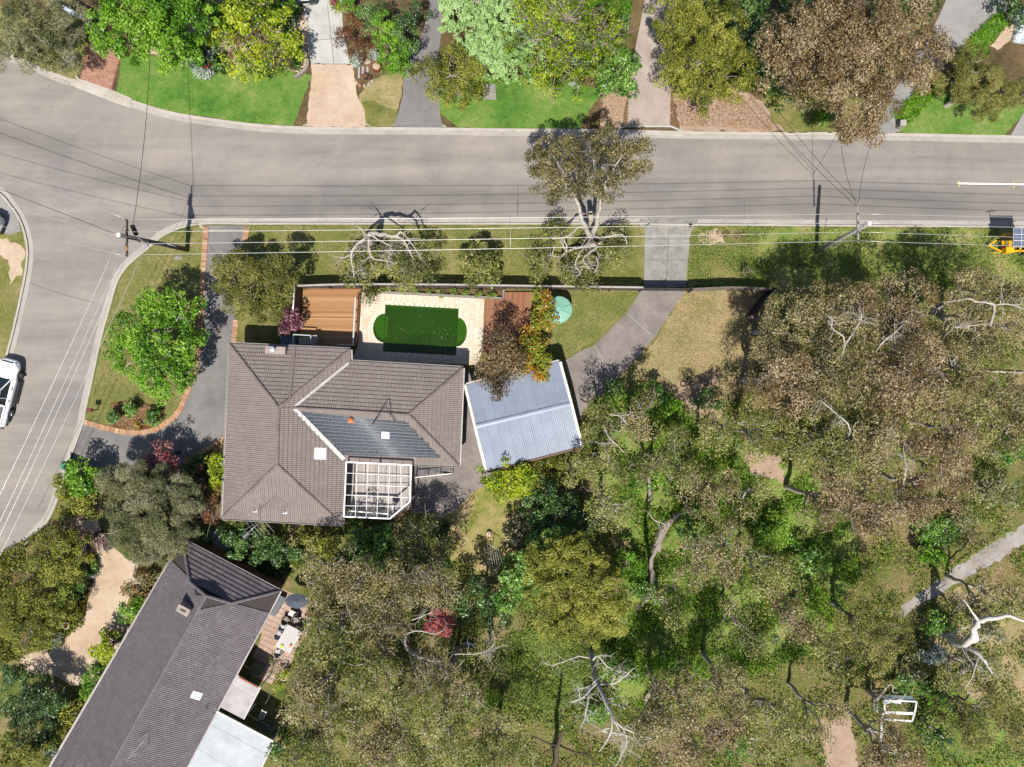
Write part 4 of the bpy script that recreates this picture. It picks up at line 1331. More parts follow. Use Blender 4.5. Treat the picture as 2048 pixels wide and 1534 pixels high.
# front fence: dark paling fence, long, slightly curved
fence_m = piece_mat('dark_paling', [(112, 98, 90), (124, 108, 98), (98, 86, 80)], 0.85, 0.5, (10, 10, 3), 0.3)
brush_m = piece_mat('grey_brush', [(150, 136, 128), (166, 150, 142), (136, 122, 116)], 0.9, 0.5, (10, 10, 3), 0.3)
cap_m = simple('fence_capping', (192, 184, 178), 0.7, 0.5, 0.15, 4)
def paling_fence(name, label, pts, h, mat, step=0.105, th=0.03, cap=None, posts=2.4, z0=GZ, vary=0.03):
    P = [W(*p, z0) for p in smooth(pts, 4)]
    # pixel points are where the fence foot stands
    root = thing(name, label, 'fence', P[0])
    pal = MB()
    acc = 0.0
    for i in range(len(P) - 1):
        seg = P[i + 1] - P[i]; Ls = seg.length; d = seg.normalized(); ang = math.atan2(d.y, d.x)
        while acc < Ls:
            p = P[i] + d * acc
            hh = h + random.uniform(-vary, vary)
            pal.box((p.x, p.y, z0 + hh / 2), (step * 0.92, th, hh), ang + random.uniform(-.04, .04))
            acc += step
        acc -= Ls
    tag(pal.build('palings', mat, root), kind='stuff')
    for z in (0.35, h - 0.3):
        mb = MB()
        for i in range(len(P) - 1):
            d = (P[i + 1] - P[i]).normalized(); s = Vector((d.y, -d.x, 0)) * 0.045
            mb.beam(P[i] + s + Vector((0, 0, z)), P[i + 1] + s + Vector((0, 0, z)), 0.04, 0.08)
        mb.build('rail', mat, root)
    tot = sum((P[i + 1] - P[i]).length for i in range(len(P) - 1))
    k = max(1, int(tot / posts)); acc = 0; cum = [0]
    for i in range(len(P) - 1): cum.append(cum[-1] + (P[i + 1] - P[i]).length)
    for q in range(k + 1):
        s_ = tot * q / k
        i = max(j for j in range(len(cum)) if cum[j] <= s_ + 1e-6); i = min(i, len(P) - 2)
        d = (P[i + 1] - P[i]).normalized(); p = P[i] + d * (s_ - cum[i]) + Vector((d.y, -d.x, 0)) * 0.09
        mb = MB(); mb.box((p.x, p.y, z0 + (h + 0.05) / 2), (0.10, 0.10, h + 0.05), math.atan2(d.y, d.x)); mb.build('post', mat, root)
    if cap is not None:
        mb = MB()
        for i in range(len(P) - 1):
            mb.beam(P[i] + Vector((0, 0, h + 0.05)), P[i + 1] + Vector((0, 0, h + 0.05)), 0.13, 0.035)
        mb.build('capping', cap, root)
    return root
paling_fence('paling_fence', 'dark paling fence along the street side of the pool yard', [(604, 578), (700, 575), (850, 575), (1000, 577), (1140, 579), (1278, 581)], 1.75, fence_m, cap=cap_m)
paling_fence('brush_fence', 'grey brush fence with a gently bowed top right of the driveway gate', [(1376, 583), (1440, 580), (1500, 581), (1534, 585)], 1.75, brush_m, step=0.07, th=0.06, vary=0.07)
fr = paling_fence('paling_fence', 'short dark fence return slanting down from the brush fence end', [(1532, 585), (1514, 604), (1494, 634)], 2.1, simple('charcoal_paling', (66, 58, 62), 0.8, 0.5, 0.2, 8))
r = thing('garden_timber', 'weathered timber sleeper lying at the foot of the dark fence return', 'sleeper', W(1500, 640, GZ))
mb = MB(); mb.beam(W(1497, 632, .22), W(1518, 641, .22), 0.24, 0.2); mb.build('sleeper', edg, r)
# driveway gate
r = thing('driveway_gate', 'wide dark driveway gate across the concrete drive', 'gate', W(1280, 581, GZ))
ga, gb = W(1281, 581, GZ), W(1374, 582, GZ)
gm = simple('gate_dark_steel', (58, 56, 60), 0.5, 0.5, 0.1, 4)
for k in range(12):
    z = 0.2 + k * 0.125
    mb = MB(); mb.beam(Vector((ga.x, ga.y, z)), Vector((gb.x, gb.y, z)), 0.025, 0.115); mb.build('slat', gm, r)
for t in (0.0, 0.5, 1.0):
    p = ga.lerp(gb, t); mb = MB(); mb.box((p.x, p.y, 0.95), (0.09, 0.09, 1.66)); mb.build('post', gm, r)

# water tank
tank_m = simple('tank_green_plastic', (140, 196, 172), 0.45, 0.5, 0.06, 2)
tc = W(1118, 618, 2.0)
r = thing('water_tank', 'round pale green water tank with radial ribs beside the lawn', 'water tank', (tc.x, tc.y, GZ))
mb = MB(); mb.cyl((tc.x, tc.y, GZ), 1.0, 1.75, 36); mb.cyl((tc.x, tc.y, GZ + 1.75), 1.0, 0.16, 36, 0.12); mb.build('tank_body', tank_m, r)
for k in range(6):
    z = 0.35 + k * 0.26
    mb = MB(); mb.ring((tc.x, tc.y, z), 0.99, 1.03, 0.07, 36); mb.build('band', tank_m, r)
for k in range(8):
    a = k * math.pi / 4 + 0.35
    d = Vector((math.cos(a), math.sin(a), 0))
    mb = MB(); mb.beam(Vector((tc.x, tc.y, GZ + 1.93)) + d * 0.12, Vector((tc.x, tc.y, GZ + 1.775)) + d * 0.99, 0.05, 0.05); mb.build('rib', tank_m, r)
mb = MB(); mb.cyl((tc.x, tc.y, GZ + 1.86), 0.22, 0.1, 20, 0.2); mb.build('lid', tank_m, r)

# ------------------------------------------------------------------ raised terrace with open pergola
TZ = 1.3
tq = [(694, 925), (822, 931), (824, 1016), (784, 1040), (694, 1034)]
r = thing('rear_terrace', 'raised grey terrace floor under the white pergola', 'terrace', W(760, 980, GZ))
mb = MB(); mb.prism([W(*p, TZ) for p in tq], GZ, TZ - 0.04); mb.build('subframe', brick_wall, r)
for k in range(17):
    x0 = 694 + k * 7.6; x1 = x0 + 7.2
    yb = lambda x: 1034 if x < 784 else 1034 + (x - 784) * 0 - (x - 784) * 0.55
    mb = MB(); mb.prism([W(x0, 924.5, TZ), W(x1, 924.7, TZ), W(x1, yb(x1), TZ), W(x0, yb(x0), TZ)], TZ - 0.035, TZ + random.uniform(-.002, .002)); mb.build('deck_board', deck_g, r)
pg = thing('pergola', 'open white timber pergola grid with one clipped corner', 'pergola', W(760, 980, TZ))
PG = 3.75
def pgx(u, v): return W(693 + u * 130 - v * 4, 924 + u * 6 + v * 109, PG)
# frame, rafters and battens as separate sticks
def stick(nm, a, b, w=0.055, h=0.13, dz=0.0):
    mb = MB(); mb.beam(Vector(a) + Vector((0, 0, dz)), Vector(b) + Vector((0, 0, dz)), w, h); mb.build(nm, white_m, pg)
c0_, c1_, c2_, c3_, c4_ = W(693, 924, PG), W(823, 930, PG), W(820, 1003, PG), W(780, 1037, PG), W(688, 1033, PG)
for a, b in ((c0_, c1_), (c1_, c2_), (c2_, c3_), (c3_, c4_), (c4_, c0_)):
    stick('edge_beam', a, b, 0.09, 0.16)
for i in range(1, 6):
    u = i / 6
    top, bot = pgx(u, 0.01), pgx(u, 0.99)
    if i == 5:
        bot = W(803, 1017, PG)
    stick('rafter', top, bot, 0.032, 0.12, -0.02)
for j in range(1, 5):
    v = j / 5
    a = pgx(0.0, v); b = pgx(1.0, v)
    if j == 4:
        b = W(806, 1012, PG)
    stick('batten', a, b, 0.03, 0.05, 0.07)
for q in ((693, 924), (823, 930), (820, 1003), (780, 1037), (688, 1033), (757, 927)):
    p = W(*q, PG); mb = MB(); mb.box((p.x, p.y, (TZ + PG - .1) / 2), (0.1, 0.1, PG - .1 - TZ)); mb.build('post', white_m, pg)
# terrace railing
r = thing('terrace_railing', 'white slatted railing along the south edge of the terrace', 'railing', W(740, 1036, TZ))
a, b = W(700, 1022, TZ + 1), W(776, 1028, TZ + 1)
mb = MB(); mb.beam(a, b, 0.08, 0.05); mb.build('top_rail', white_m, r)
for k in range(32):
    p = a.lerp(b, k / 31); mb = MB(); mb.box((p.x, p.y, TZ + 0.5), (0.035, 0.035, 0.96)); mb.build('baluster', white_m, r)
# terrace furniture: kettle grill and a chair
r = thing('kettle_grill', 'round silver lidded grill at the clipped corner of the terrace', 'grill', W(787, 1014, TZ))
p = W(787, 1014, TZ + .9)
mb = MB(); mb.cyl((p.x, p.y, TZ + .62), 0.16, 0.18, 18, 0.29); mb.cyl((p.x, p.y, TZ + .8), 0.29, 0.16, 18, 0.14); mb.build('bowl', metal_l, r)
for k in range(3):
    a = k * 2.1; mb = MB(); mb.tube([(p.x + .2 * math.cos(a), p.y + .2 * math.sin(a), TZ + .66), (p.x + .3 * math.cos(a), p.y + .3 * math.sin(a), TZ)], 0.014, 5); mb.build('leg', pipe_dark, r)
mb = MB(); mb.tube([(p.x - .06, p.y, TZ + .98), (p.x, p.y, TZ + 1.02), (p.x + .06, p.y, TZ + .98)], 0.012, 5); mb.build('handle', pipe_dark, r)
# stairs east of the terrace
r = thing('timber_stairs', 'dark timber stairs running right from the white pergola', 'stairs', W(860, 938, GZ))
stair_m = piece_mat('stair_tread', [(118, 116, 122), (134, 130, 134), (100, 98, 104)], 0.75, 0.5, (6, 3, 3), 0.25)
nt_ = 13
for k in range(nt_):
    x0 = 829 + k * 6.0; z = TZ - k * (TZ - GZ - 0.1) / nt_
    mb = MB(); mb.prism([W(x0, 930 + k * .25, z), W(x0 + 5.2, 930 + k * .25, z), W(x0 + 5.2, 952 - k * 1.0, z), W(x0, 952 - k * 1.0, z)], z - 0.04, z); mb.build('tread', stair_m, r)
mb = MB(); mb.beam(W(829, 955, TZ + .9), W(904, 947, GZ + 1.0), 0.06, 0.06); mb.build('handrail', white_m, r)
for t in (0, .33, .66, 1):
    p = W(829, 955, TZ + .9).lerp(W(904, 947, GZ + 1.0), t); mb = MB(); mb.box((p.x, p.y, p.z - .5), (.06, .06, 1.0)); mb.build('post', white_m, r)
for y in (929, 953):
    mb = MB(); mb.beam(W(827, y, TZ - .1), W(906, y - (5 if y > 940 else -3), GZ + .05), 0.05, 0.2); mb.build('stringer', stair_m, r)

# ------------------------------------------------------------------ clothesline, stump, letterbox, bin
wire_w = simple('line_wire', (226, 222, 214), 0.5, 0.6, 0.0)
r = thing('clothesline', 'folding clothesline with white lines between the yard lawn and dark round bush', 'clothesline', W(975, 1112, GZ))
top = [W(974, 1086, 1.5), W(984, 1092, 1.5)]; zc = 1.5
n_l = 6
a0_, a1_ = W(974, 1086, zc), W(997, 1100, zc)
b0_, b1_ = W(983, 1148, zc), W(1004, 1128, zc)
mb = MB(); mb.tube([a0_, a1_], 0.022, 6); mb.build('arm', metal_l, r)
mb = MB(); mb.tube([b0_, b1_], 0.022, 6); mb.build('arm', metal_l, r)
for k in range(n_l):
    mb = MB(); mb.tube([a0_.lerp(a1_, k / (n_l - 1)), b0_.lerp(b1_, k / (n_l - 1))], 0.010, 4); mb.build('line', wire_w, r)
for p in (a0_.lerp(a1_, .5), b0_.lerp(b1_, .5)):
    mb = MB(); mb.tube([p, Vector((p.x, p.y, GZ))], 0.03, 8); mb.build('post', metal_l, r)
stump_m = simple('cut_stump', (206, 176, 158), 0.85, 0.55, 0.15, 10)
r = thing('tree_stump', 'round pale cut tree stump in the yard lawn', 'stump', W(978, 1067, GZ))
mb = MB(); p = W(978, 1067, GZ); mb.cyl((p.x, p.y, GZ - .02), 0.27, 0.33, 18, 0.21); mb.build('stump', stump_m, r)
red_m = simple('letterbox_maroon', (120, 52, 48), 0.6, 0.5, 0.1, 6)
r = thing('letterbox', 'small maroon letterbox on a post in the corner lawn', 'letterbox', W(184, 821, GZ))
p = W(182, 820, 1.0)
mb = MB(); mb.box((p.x + .05, p.y, 0.6), (0.07, 0.07, 1.0)); mb.build('post', red_m, r)
mb = MB(); mb.box((p.x, p.y, 1.16), (0.40, 0.26, 0.2)); mb.prism([(p.x - .22, p.y - .16), (p.x + .22, p.y - .16), (p.x + .22, p.y + .16), (p.x - .22, p.y + .16)], 1.26, 1.29); mb.build('box', red_m, r)
green_m = simple('bin_green', (58, 150, 96), 0.5, 0.5, 0.05, 3)
r = thing('wheelie_bin', 'green wheeled rubbish bin beside the road behind the kerbside shrub', 'bin', W(131, 930, GZ))
p = W(130, 931, 1.0)
mb = MB(); mb.prism([(p.x - .24, p.y - .26), (p.x + .24, p.y - .26), (p.x + .24, p.y + .26), (p.x - .24, p.y + .26)], 0.2, 1.02); mb.build('bin_body', green_m, r)
mb = MB(); mb.box((p.x, p.y, 1.06), (0.56, 0.62, 0.06)); mb.box((p.x, p.y + .32, 1.07), (0.5, 0.06, 0.05)); mb.build('lid', green_m, r)
for s in (-1, 1):
    mb = MB(); mb.tube([(p.x + s * .2, p.y + .26, .22), (p.x + s * .27, p.y + .26, .22)], 0.1, 12); mb.build('wheel', pipe_dark, r)
paling_fence('paling_fence', 'low dark fence behind the green bin beside the driveway mouth', [(143, 921), (168, 930), (196, 938)], 1.1, fence_m)

# bottom neighbour: white gatepost panels, pots, steel structure in the bush
r = thing('fallen_shelter', 'derelict white framed shelter open to the grass under dead branches', 'shelter', W(1797, 1418, GZ))
zz = 1.9
o1 = [W(1768, 1400, zz), W(1833, 1403, zz), W(1829, 1426, zz), W(1769, 1423, zz)]
o2 = [W(1766, 1426, zz - .2), W(1828, 1428, zz - .2), W(1824, 1442, zz - .2), W(1763, 1438, zz - .2)]
peel = simple('peeling_white', (226, 226, 222), 0.7, 0.6, 0.25, 4)
for q in (o1, o2):
    for i in range(4):
        mb = MB(); mb.beam(q[i], q[(i + 1) % 4], 0.13, 0.08); mb.build('frame_bar', peel, r)
    for p in (q[0], q[1]):
        mb = MB(); mb.box((p.x, p.y, 0.98), (.09, .09, 1.7)); mb.build('post', peel, r)
mb = MB(); mb.add([W(1772, 1390, 2.0), W(1822, 1392, 1.9), W(1833, 1402, 1.8), W(1768, 1399, 1.9)], [(0, 3, 2, 1)]); mb.add([W(1772, 1390, 2.0) - Vector((0, 0, .03)), W(1822, 1392, 1.87), W(1833, 1402, 1.77), W(1768, 1399, 1.87)], [(0, 1, 2, 3)]); mb.build('roof_sheet', simple('teal_grey_sheet', (96, 120, 126), 0.6, 0.5, .2, 4), r)
mb = MB(); mb.add([W(1770, 1400, 1.97), W(1806, 1399, 1.97), W(1801, 1408, 1.97), W(1784, 1405, 1.97), W(1770, 1409, 1.97)], [(0, 4, 3, 2, 1)]); mb.build('torn_sheet', peel, r)
for (a, b) in (((1748, 1395), (1748, 1420)), ((1754, 1405), (1754, 1425))):
    mb = MB(); mb.beam(W(*a, 1.6), W(*b, 1.6), 0.06, 0.06); mb.build('loose_bar', peel, r)
def log(label, pts, r0_, r1_, mat, name='fallen_log', cat='log'):
    P = [W(*p) for p in pts]
    n = len(P)
    r = thing(name, label, cat, (P[0].x, P[0].y, GZ))
    mb = MB(); mb.tube(P, [r0_ + (r1_ - r0_) * i / (n - 1) for i in range(n)], 8); mb.build('log', mat, r)
bark_grey = simple('bark_grey', (168, 154, 144), 0.9, 0.5, 0.2, 9, bump=0.6)
bark_pale = simple('bark_pale', (204, 192, 178), 0.8, 0.5, 0.16, 5, bump=0.5)
bark_white = simple('bark_white', (226, 218, 208), 0.75, 0.52, 0.12, 4, bump=0.4)
bark_dark = simple('bark_dark', (96, 78, 66), 0.95, 0.5, 0.25, 9, bump=0.8)
log('short pale grey log beside the white barked gum tree', [(1900, 1356, .35), (1945, 1330, .35)], .26, .2, bark_grey)
log('thin pale rail lying in the grass below the derelict shelter', [(1763, 1442, .25), (1762, 1488, .25)], .12, .12, peel, 'fallen_rail', 'rail')
log('broken stub of log in the clearing under the dead white tree', [(1290, 1400, .3), (1308, 1372, .35)], .2, .16, bark_grey)
log('thick broken trunk with a torn brown end lying among green ferns', [(1358, 1026, .6), (1335, 1048, .6), (1318, 1075, .5), (1312, 1100, .4)], .20, .42, bark_grey)
log('long grey log lying diagonally beside the footpath', [(1880, 1395, .3), (1920, 1400, .3)], .2, .18, bark_grey)
log('thin fallen limb on the pale bare patch above the right hand gums', [(1960, 742, .3), (2046, 745, .3)], .1, .07, bark_pale)
log('curved dark fallen branch on the concrete drive by the carport', [(1162, 798, .2), (1168, 804, .22), (1178, 803, .2)], .07, .03, bark_dark, 'fallen_branch', 'branch')
ring_m = simple('dark_ring', (52, 46, 42), 0.8, 0.5, .1)
for (x, y, l_) in ((1366, 768, 'left of two small dark rings standing on the bare patch'), (1378, 760, 'right of two small dark rings standing on the bare patch')):
    p = W(x, y, GZ); r = thing('garden_ring', l_, 'ring', p)
    mb = MB(); mb.ring((p.x, p.y, GZ), 0.20, 0.24, 0.18, 16); mb.build('ring', ring_m, r)

# corten ring ornaments and pots in the far gardens
cor = simple('rusty_steel', (146, 72, 40), 0.8, 0.5, 0.15, 6)
p = W(405, 118, .5); r = thing('rusty_garden_ring', 'rusty steel arc edging a silver plant bed at top left', 'garden edging', p)
mb = MB(); pts = []
for k in range(13):
    a = rad(-105 + k * 12); pts.append(Vector((p.x + .72 * math.cos(a), p.y + .1 + .72 * math.sin(a), 0)))
for i in range(12):
    mb.beam(pts[i] + Vector((0, 0, .3)), pts[i + 1] + Vector((0, 0, .3)), 0.05 + 0.02 * math.sin(i * .26), 0.4)
mb.build('steel_band', cor, r)
p = W(753, 134, .3); r = thing('rusty_planter_ring', 'round rusty ring planter at the edge of the sandy driveway', 'planter', p)
mb = MB(); mb.ring((p.x, p.y, GZ), .33, .37, .4, 24); mb.build('ring', cor, r)
mb = MB(); mb.cyl((p.x, p.y, GZ), .33, .25, 20); mb.build('soil', M['sand'], r)
pot_w = simple('pot_cream', (224, 212, 194), 0.6, 0.55, .08)
pot_t = simple('pot_terracotta', (188, 104, 66), 0.8, 0.5, .12)
pot_d = simple('pot_dark', (50, 44, 44), 0.6, 0.5, .1)
def pot(px, py, r_, h, mat, label, z0=GZ):
    p = W(px, py, z0); t = thing('plant_pot', label, 'pot', p)
    mb = MB(); mb.cyl(p, r_ * .7, h, 18, r_); mb.build('pot_body', mat, t)
    mb = MB(); mb.ring(p + Vector((0, 0, h - .03)), r_ * .86, r_ * 1.1, .06, 18); mb.build('rim', mat, t)
    mb = MB(); mb.cyl(p + Vector((0, 0, h - .02)), r_ * .86, .03, 16); mb.build('soil', M['mulch'], t)
    return t
pot(138, 1248, .26, .4, pot_w, 'round cream plant pot on the bark beside the sandy drive')
pot(165, 1203, .24, .4, pot_t, 'terracotta pot on the shrub bed edge near the white urns')
pot(118, 1282, .18, .3, pot_t, 'terracotta pot next to the blue grey bush beside the sandy drive')
pot(732, 156, .22, .4, pot_d, 'large black pot in the slatted bed beside the sandy driveway')
pot(741, 158, .14, .3, pot_d, 'small black pot right of the large black pot in the slatted bed')
white_u = simple('white_plastic', (246, 246, 244), .4, .75, .03)
for dx, l_ in ((-.14, 'left of two white bottles standing by the orange flowers'), (.14, 'right of two white bottles standing by the orange flowers')):
    p = W(182, 1153, .5) + Vector((dx, 0, 0)); r = thing('white_bottle', l_, 'bottle', (p.x, p.y, GZ))
    mb = MB(); mb.cyl((p.x, p.y, GZ), .12, .42, 12, .13); mb.build('bottle_body', white_u, r)
    mb = MB(); mb.cyl((p.x, p.y, GZ + .42), .13, .12, 12, .04); mb.build('neck', white_u, r)
# grey paving sleepers bed
slab_m = simple('grey_sleeper', (186, 178, 180), .85, .5, .12)
r = thing('sleeper_path', 'short path of pale grey sleepers in the bed beside the sandy driveway', 'path', W(725, 145, GZ))
for x in (716, 724, 733):
    mb = MB(); mb.prism([W(x, 133, .16), W(x + 4, 133, .16), W(x + 3.6, 156, .16), W(x - .4, 156, .16)], GZ, .17); mb.build('sleeper', slab_m, r)
rk = piece_mat('garden_rock', [(214, 186, 150), (196, 180, 168), (224, 204, 180), (196, 132, 92)], .9, .5, (4, 4, 4), .2)
def rock(px, py, s, label, group=None):
    p = W(px, py, GZ); bm = MB()
    n = 7
    vs = []
    for z, k in ((-.02, 1.0), (.45, .95), (.8, .55)):
        for i in range(n):
            a = 6.283 * i / n; rr = s * k * random.uniform(.8, 1.15)
            vs.append((rr * math.cos(a), rr * .8 * math.sin(a), z * s))
    fs = [(i, (i + 1) % n, (i + 1) % n + n, i + n) for i in range(n)] + [(i + n, (i + 1) % n + n, (i + 1) % n + 2 * n, i + 2 * n) for i in range(n)] + [tuple(range(2 * n, 3 * n))]
    bm.add(vs, fs)
    o = bm.build('garden_rock', rk); o.location = p; o.rotation_euler = (0, 0, random.uniform(0, 6)); tag(o, label, 'rock', group)
rocks = [(712, 165), (720, 171), (729, 172), (738, 169), (745, 163)]
for q, w_ in zip(rocks, ('leftmost', 'second from left', 'middle', 'second from right', 'rightmost')): rock(*q, .2, w_ + ' tan rock in the curved row edging the slatted bed', 'rocks edging the slatted bed')
for (x, y, s, l_) in ((566, 36, .55, 'large cream boulder among the yellow green shrubs at top'), (588, 98, .35, 'pale rock at the edge of the concrete driveway wall'), (612, 128, .4, 'light grey rock at the lower corner of the concrete driveway'), (736, 124, .3, 'white rock between the silver bushes beside the driveway')):
    rock(x, y, s, l_)
# dark retaining edge beside the concrete driveway
r = thing('retaining_wall', 'low curved dark brick retaining edge beside the concrete driveway', 'wall', W(605, 90, GZ))
wp = smooth([(586, 30), (592, 60), (604, 90), (612, 110), (616, 130), (604, 146), (590, 154)], 5)
for i in range(len(wp) - 1):
    mb = MB(); mb.beam(W(*wp[i], .3), W(*wp[i + 1], .3), .22, .36); mb.build('block', bark_grey, r)
r = thing('mail_pillar', 'small grey concrete letterbox at the lawn corner by the strappy plants', 'letterbox', W(1806, 247, GZ))
p = W(1806, 246, .9)
mb = MB(); mb.box((p.x, p.y, .5), (.36, .36, .8)); mb.build('pillar', edg, r)
mb = MB(); mb.box((p.x, p.y, .94), (.46, .46, .08)); mb.build('cap', cap_m, r)
for (x, y, l_) in ((1799, 249, 'short concrete block left of the letterbox pillar'),):
    mb = MB(); p = W(x, y, .2); mb.box((p.x, p.y, .22), (.3, .7, .2), .2); tag(mb.build('concrete_block', edg), l_, 'block')
# ------------------------------------------------------------------ neighbour's patio
patio_m = piece_mat('patio_paver', [(204, 172, 154), (214, 184, 166), (196, 162, 144), (220, 194, 176)], 0.85, 0.5, (3, 3, 3), 0.12)
pr = thing('patio_paving', 'pinkish paved patio between the slate house and the gum trees', 'paving', W(570, 1270, GZ))
pquad = [(556, 1176), (640, 1212), (552, 1370), (505, 1340)]
sheet('base_slab', [(556, 1174), (642, 1212), (552, 1374), (498, 1344)], M['gravel'], L(2), kind=None, parent=pr)
pu, pv = np.array([0.905, 0.425]), np.array([-0.49, 0.872])
PSZ = 10.5
for i in range(-2, 12):
    for j in range(-2, 20):
        o_ = np.array([556, 1178]) + pu * i * PSZ + pv * j * PSZ
        cs = [o_ + pu * .4 + pv * .4, o_ + pu * (PSZ - .4) + pv * .4, o_ + pu * (PSZ - .4) + pv * (PSZ - .4), o_ + pu * .4 + pv * (PSZ - .4)]
        c = o_ + pu * PSZ / 2 + pv * PSZ / 2
        if in_poly(c[0], c[1], [(556, 1174), (642, 1212), (552, 1374), (498, 1344)]):
            mb = MB(); zt_ = GZ + .05 + random.uniform(-.003, .003); mb.prism([W(q[0], q[1], zt_) for q in cs], GZ + .012, zt_); mb.build('paver', patio_m, pr)
U3 = lambda a: Vector((pu[0], -pu[1], 0)) if a == 'u' else Vector((pv[0], -pv[1], 0))
du, dv = U3('u').normalized(), U3('v').normalized()
FZ = GZ + .05
# dining tables
tab_m = piece_mat('bleached_timber', [(212, 206, 204), (222, 216, 213), (204, 198, 196)], .75, .55, (3, 3, 3), .1)
def table(label, c, lu, lv, h, nb):
    p = W(*c, FZ + h); r = thing('outdoor_table', label, 'table', (p.x, p.y, FZ))
    for k in range(nb):
        t = (k + .5) / nb - .5
        mb = MB(); cc = Vector((p.x, p.y, 0)) + du * (t * lu)
        q = [cc + du * (s1 * lu / nb * .47) + dv * (s2 * lv / 2) for s1, s2 in ((-1, -1), (1, -1), (1, 1), (-1, 1))]
        mb.prism(q, FZ + h - .04, FZ + h); mb.build('table_board', tab_m, r)
    for s1 in (-1, 1):
        for s2 in (-1, 1):
            q = Vector((p.x, p.y, 0)) + du * (s1 * lu * .42) + dv * (s2 * lv * .44)
            mb = MB(); mb.box((q.x, q.y, FZ + h / 2 - .02), (.07, .07, h - .04), math.atan2(du.y, du.x)); mb.build('leg', tab_m, r)
    return r
table('long bleached timber patio table with a yellow bowl on it', (573, 1276), .92, 2.0, .74, 5)
table('narrow bleached bench table right of the long patio table', (587, 1283), .42, 1.95, .62, 3)
def bowl(px, py, z, r_, mat, label, name='bowl', cat='bowl'):
    p = W(px, py, z); t = thing(name, label, cat, p)
    mb = MB(); mb.cyl(p, r_ * .55, .09, 16, r_); mb.build('bowl_body', mat, t)
    mb = MB(); mb.cyl(p + Vector((0, 0, .07)), r_ * .8, .05, 12, r_ * .4); mb.build('contents', mat, t)
bowl(564, 1292, FZ + .74, .15, simple('yellow_glaze', (214, 206, 60), .5, .6, .1), 'yellow bowl on the long patio table')
bowl(582, 1291, FZ + .62, .12, simple('orange_glaze', (220, 110, 50), .5, .6, .1), 'orange bowl on the narrow bench table')
wick = simple('chair_wicker', (150, 138, 130), .8, .5, .15, 12)
wick_l = simple('chair_pale', (190, 186, 186), .7, .55, .1, 8)
def chair(px, py, ang, label, mat):
    p = W(px, py, FZ + .45); r = thing('patio_chair', label, 'chair', (p.x, p.y, FZ), None)
    c, s = math.cos(ang), math.sin(ang)
    def T(x, y, z): return Vector((p.x + x * c - y * s, p.y + x * s + y * c, FZ + z))
    mb = MB(); mb.prism([T(x, y, 0) for x, y in ((-.24, -.24), (.24, -.24), (.26, .1), (.16, .25), (-.16, .25), (-.26, .1))], FZ + .41, FZ + .45); mb.build('seat', mat, r)
    mb = MB()
    pts = [T(.27 * math.cos(a), .02 + .27 * math.sin(a), 0) for a in np.linspace(-0.4, math.pi + 0.4, 9)]
    for i in range(8):
        hh = .84 if 2 <= i <= 5 else .68
        a_, b_ = pts[i], pts[i + 1]
        mb.beam(Vector((a_.x, a_.y, FZ + (.45 + hh) / 2)), Vector((b_.x, b_.y, FZ + (.45 + hh) / 2)), .03, hh - .45)
    mb.build('backrest', mat, r)
    for x in (-.2, .2):
        for y in (-.2, .2):
            mb = MB(); mb.tube([T(x, y, .42), T(x * 1.1, y * 1.1, 0)], .014, 5); mb.build('leg', pipe_dark, r)
bs = math.atan2(dv.y, dv.x)
chair(572, 1241, 2.2, 'rounded brown wicker chair left of the two above the patio table', wick)
chair(592, 1239, 0.3, 'rounded brown wicker chair right of the two above the patio table', wick)
chair(566, 1254, 1.5, 'pale chair at the upper left corner of the patio table', wick_l)
chair(558, 1270, 2.4, 'pale chair halfway down the left side of the patio table', wick_l)
chair(597, 1258, 5.2, 'dark framed chair at the upper right corner of the patio table', wick)
chair(556, 1306, 3.4, 'pale blue white chair at the foot of the patio table', wick_l)
# folded lounge, stool, boards, plants pots
r = thing('side_table', 'cream square side table above the patio chairs', 'table', W(586, 1229, FZ))
p = W(586, 1228, FZ + .4); mb = MB(); mb.prism([Vector((p.x, p.y, 0)) + du * a * .33 + dv * b_ * .22 for a, b_ in ((-1, -1), (1, -1), (1, 1), (-1, 1))], FZ + .36, FZ + .4); mb.build('top', fascia_m, r)
for a, b_ in ((-1, -1), (1, -1), (1, 1), (-1, 1)):
    q = Vector((p.x, p.y, 0)) + du * a * .28 + dv * b_ * .18; mb = MB(); mb.box((q.x, q.y, FZ + .18), (.04, .04, .36)); mb.build('leg', fascia_m, r)
grey_m = simple('grey_mat', (112, 116, 124), .7, .5, .1, 5)
r = thing('grey_storage_bench', 'grey flat topped storage bench against the slate house wall', 'bench', W(551, 1206, FZ))
cc = W(552, 1210, FZ + .45)
mb = MB(); mb.prism([Vector((cc.x, cc.y, 0)) + du * a * .36 + dv * b_ * .8 for a, b_ in ((-1, -1), (1, -1), (1, 1), (-1, 1))], FZ, FZ + .42); mb.build('box', grey_m, r)
for k in range(4):
    t = (k + .5) / 4 * 2 - 1
    mb = MB(); mb.prism([Vector((cc.x, cc.y, 0)) + du * (t + a * .22) * .36 + dv * b_ * .82 for a, b_ in ((-1, -1), (1, -1), (1, 1), (-1, 1))], FZ + .42, FZ + .45); mb.build('lid_board', grey_m, r)
r = thing('shade_umbrella', 'blue grey half open umbrella at the top of the neighbour patio', 'umbrella', W(595, 1200, FZ))
p = W(594, 1202, 2.1); mb = MB()
n_ = 8; vs = [p + Vector((0, 0, .3))] + [p + Vector((.95 * math.cos(6.283 * i / n_), .6 * math.sin(6.283 * i / n_), 0)) for i in range(n_)]
mb.add(vs, [(0, 1 + i, 1 + (i + 1) % n_) for i in range(n_)] + [(0, 1 + (i + 1) % n_, 1 + i) for i in range(n_)]); mb.build('canopy', simple('umbrella_blue_grey', (122, 134, 152), .7, .5, .08, 3), r)
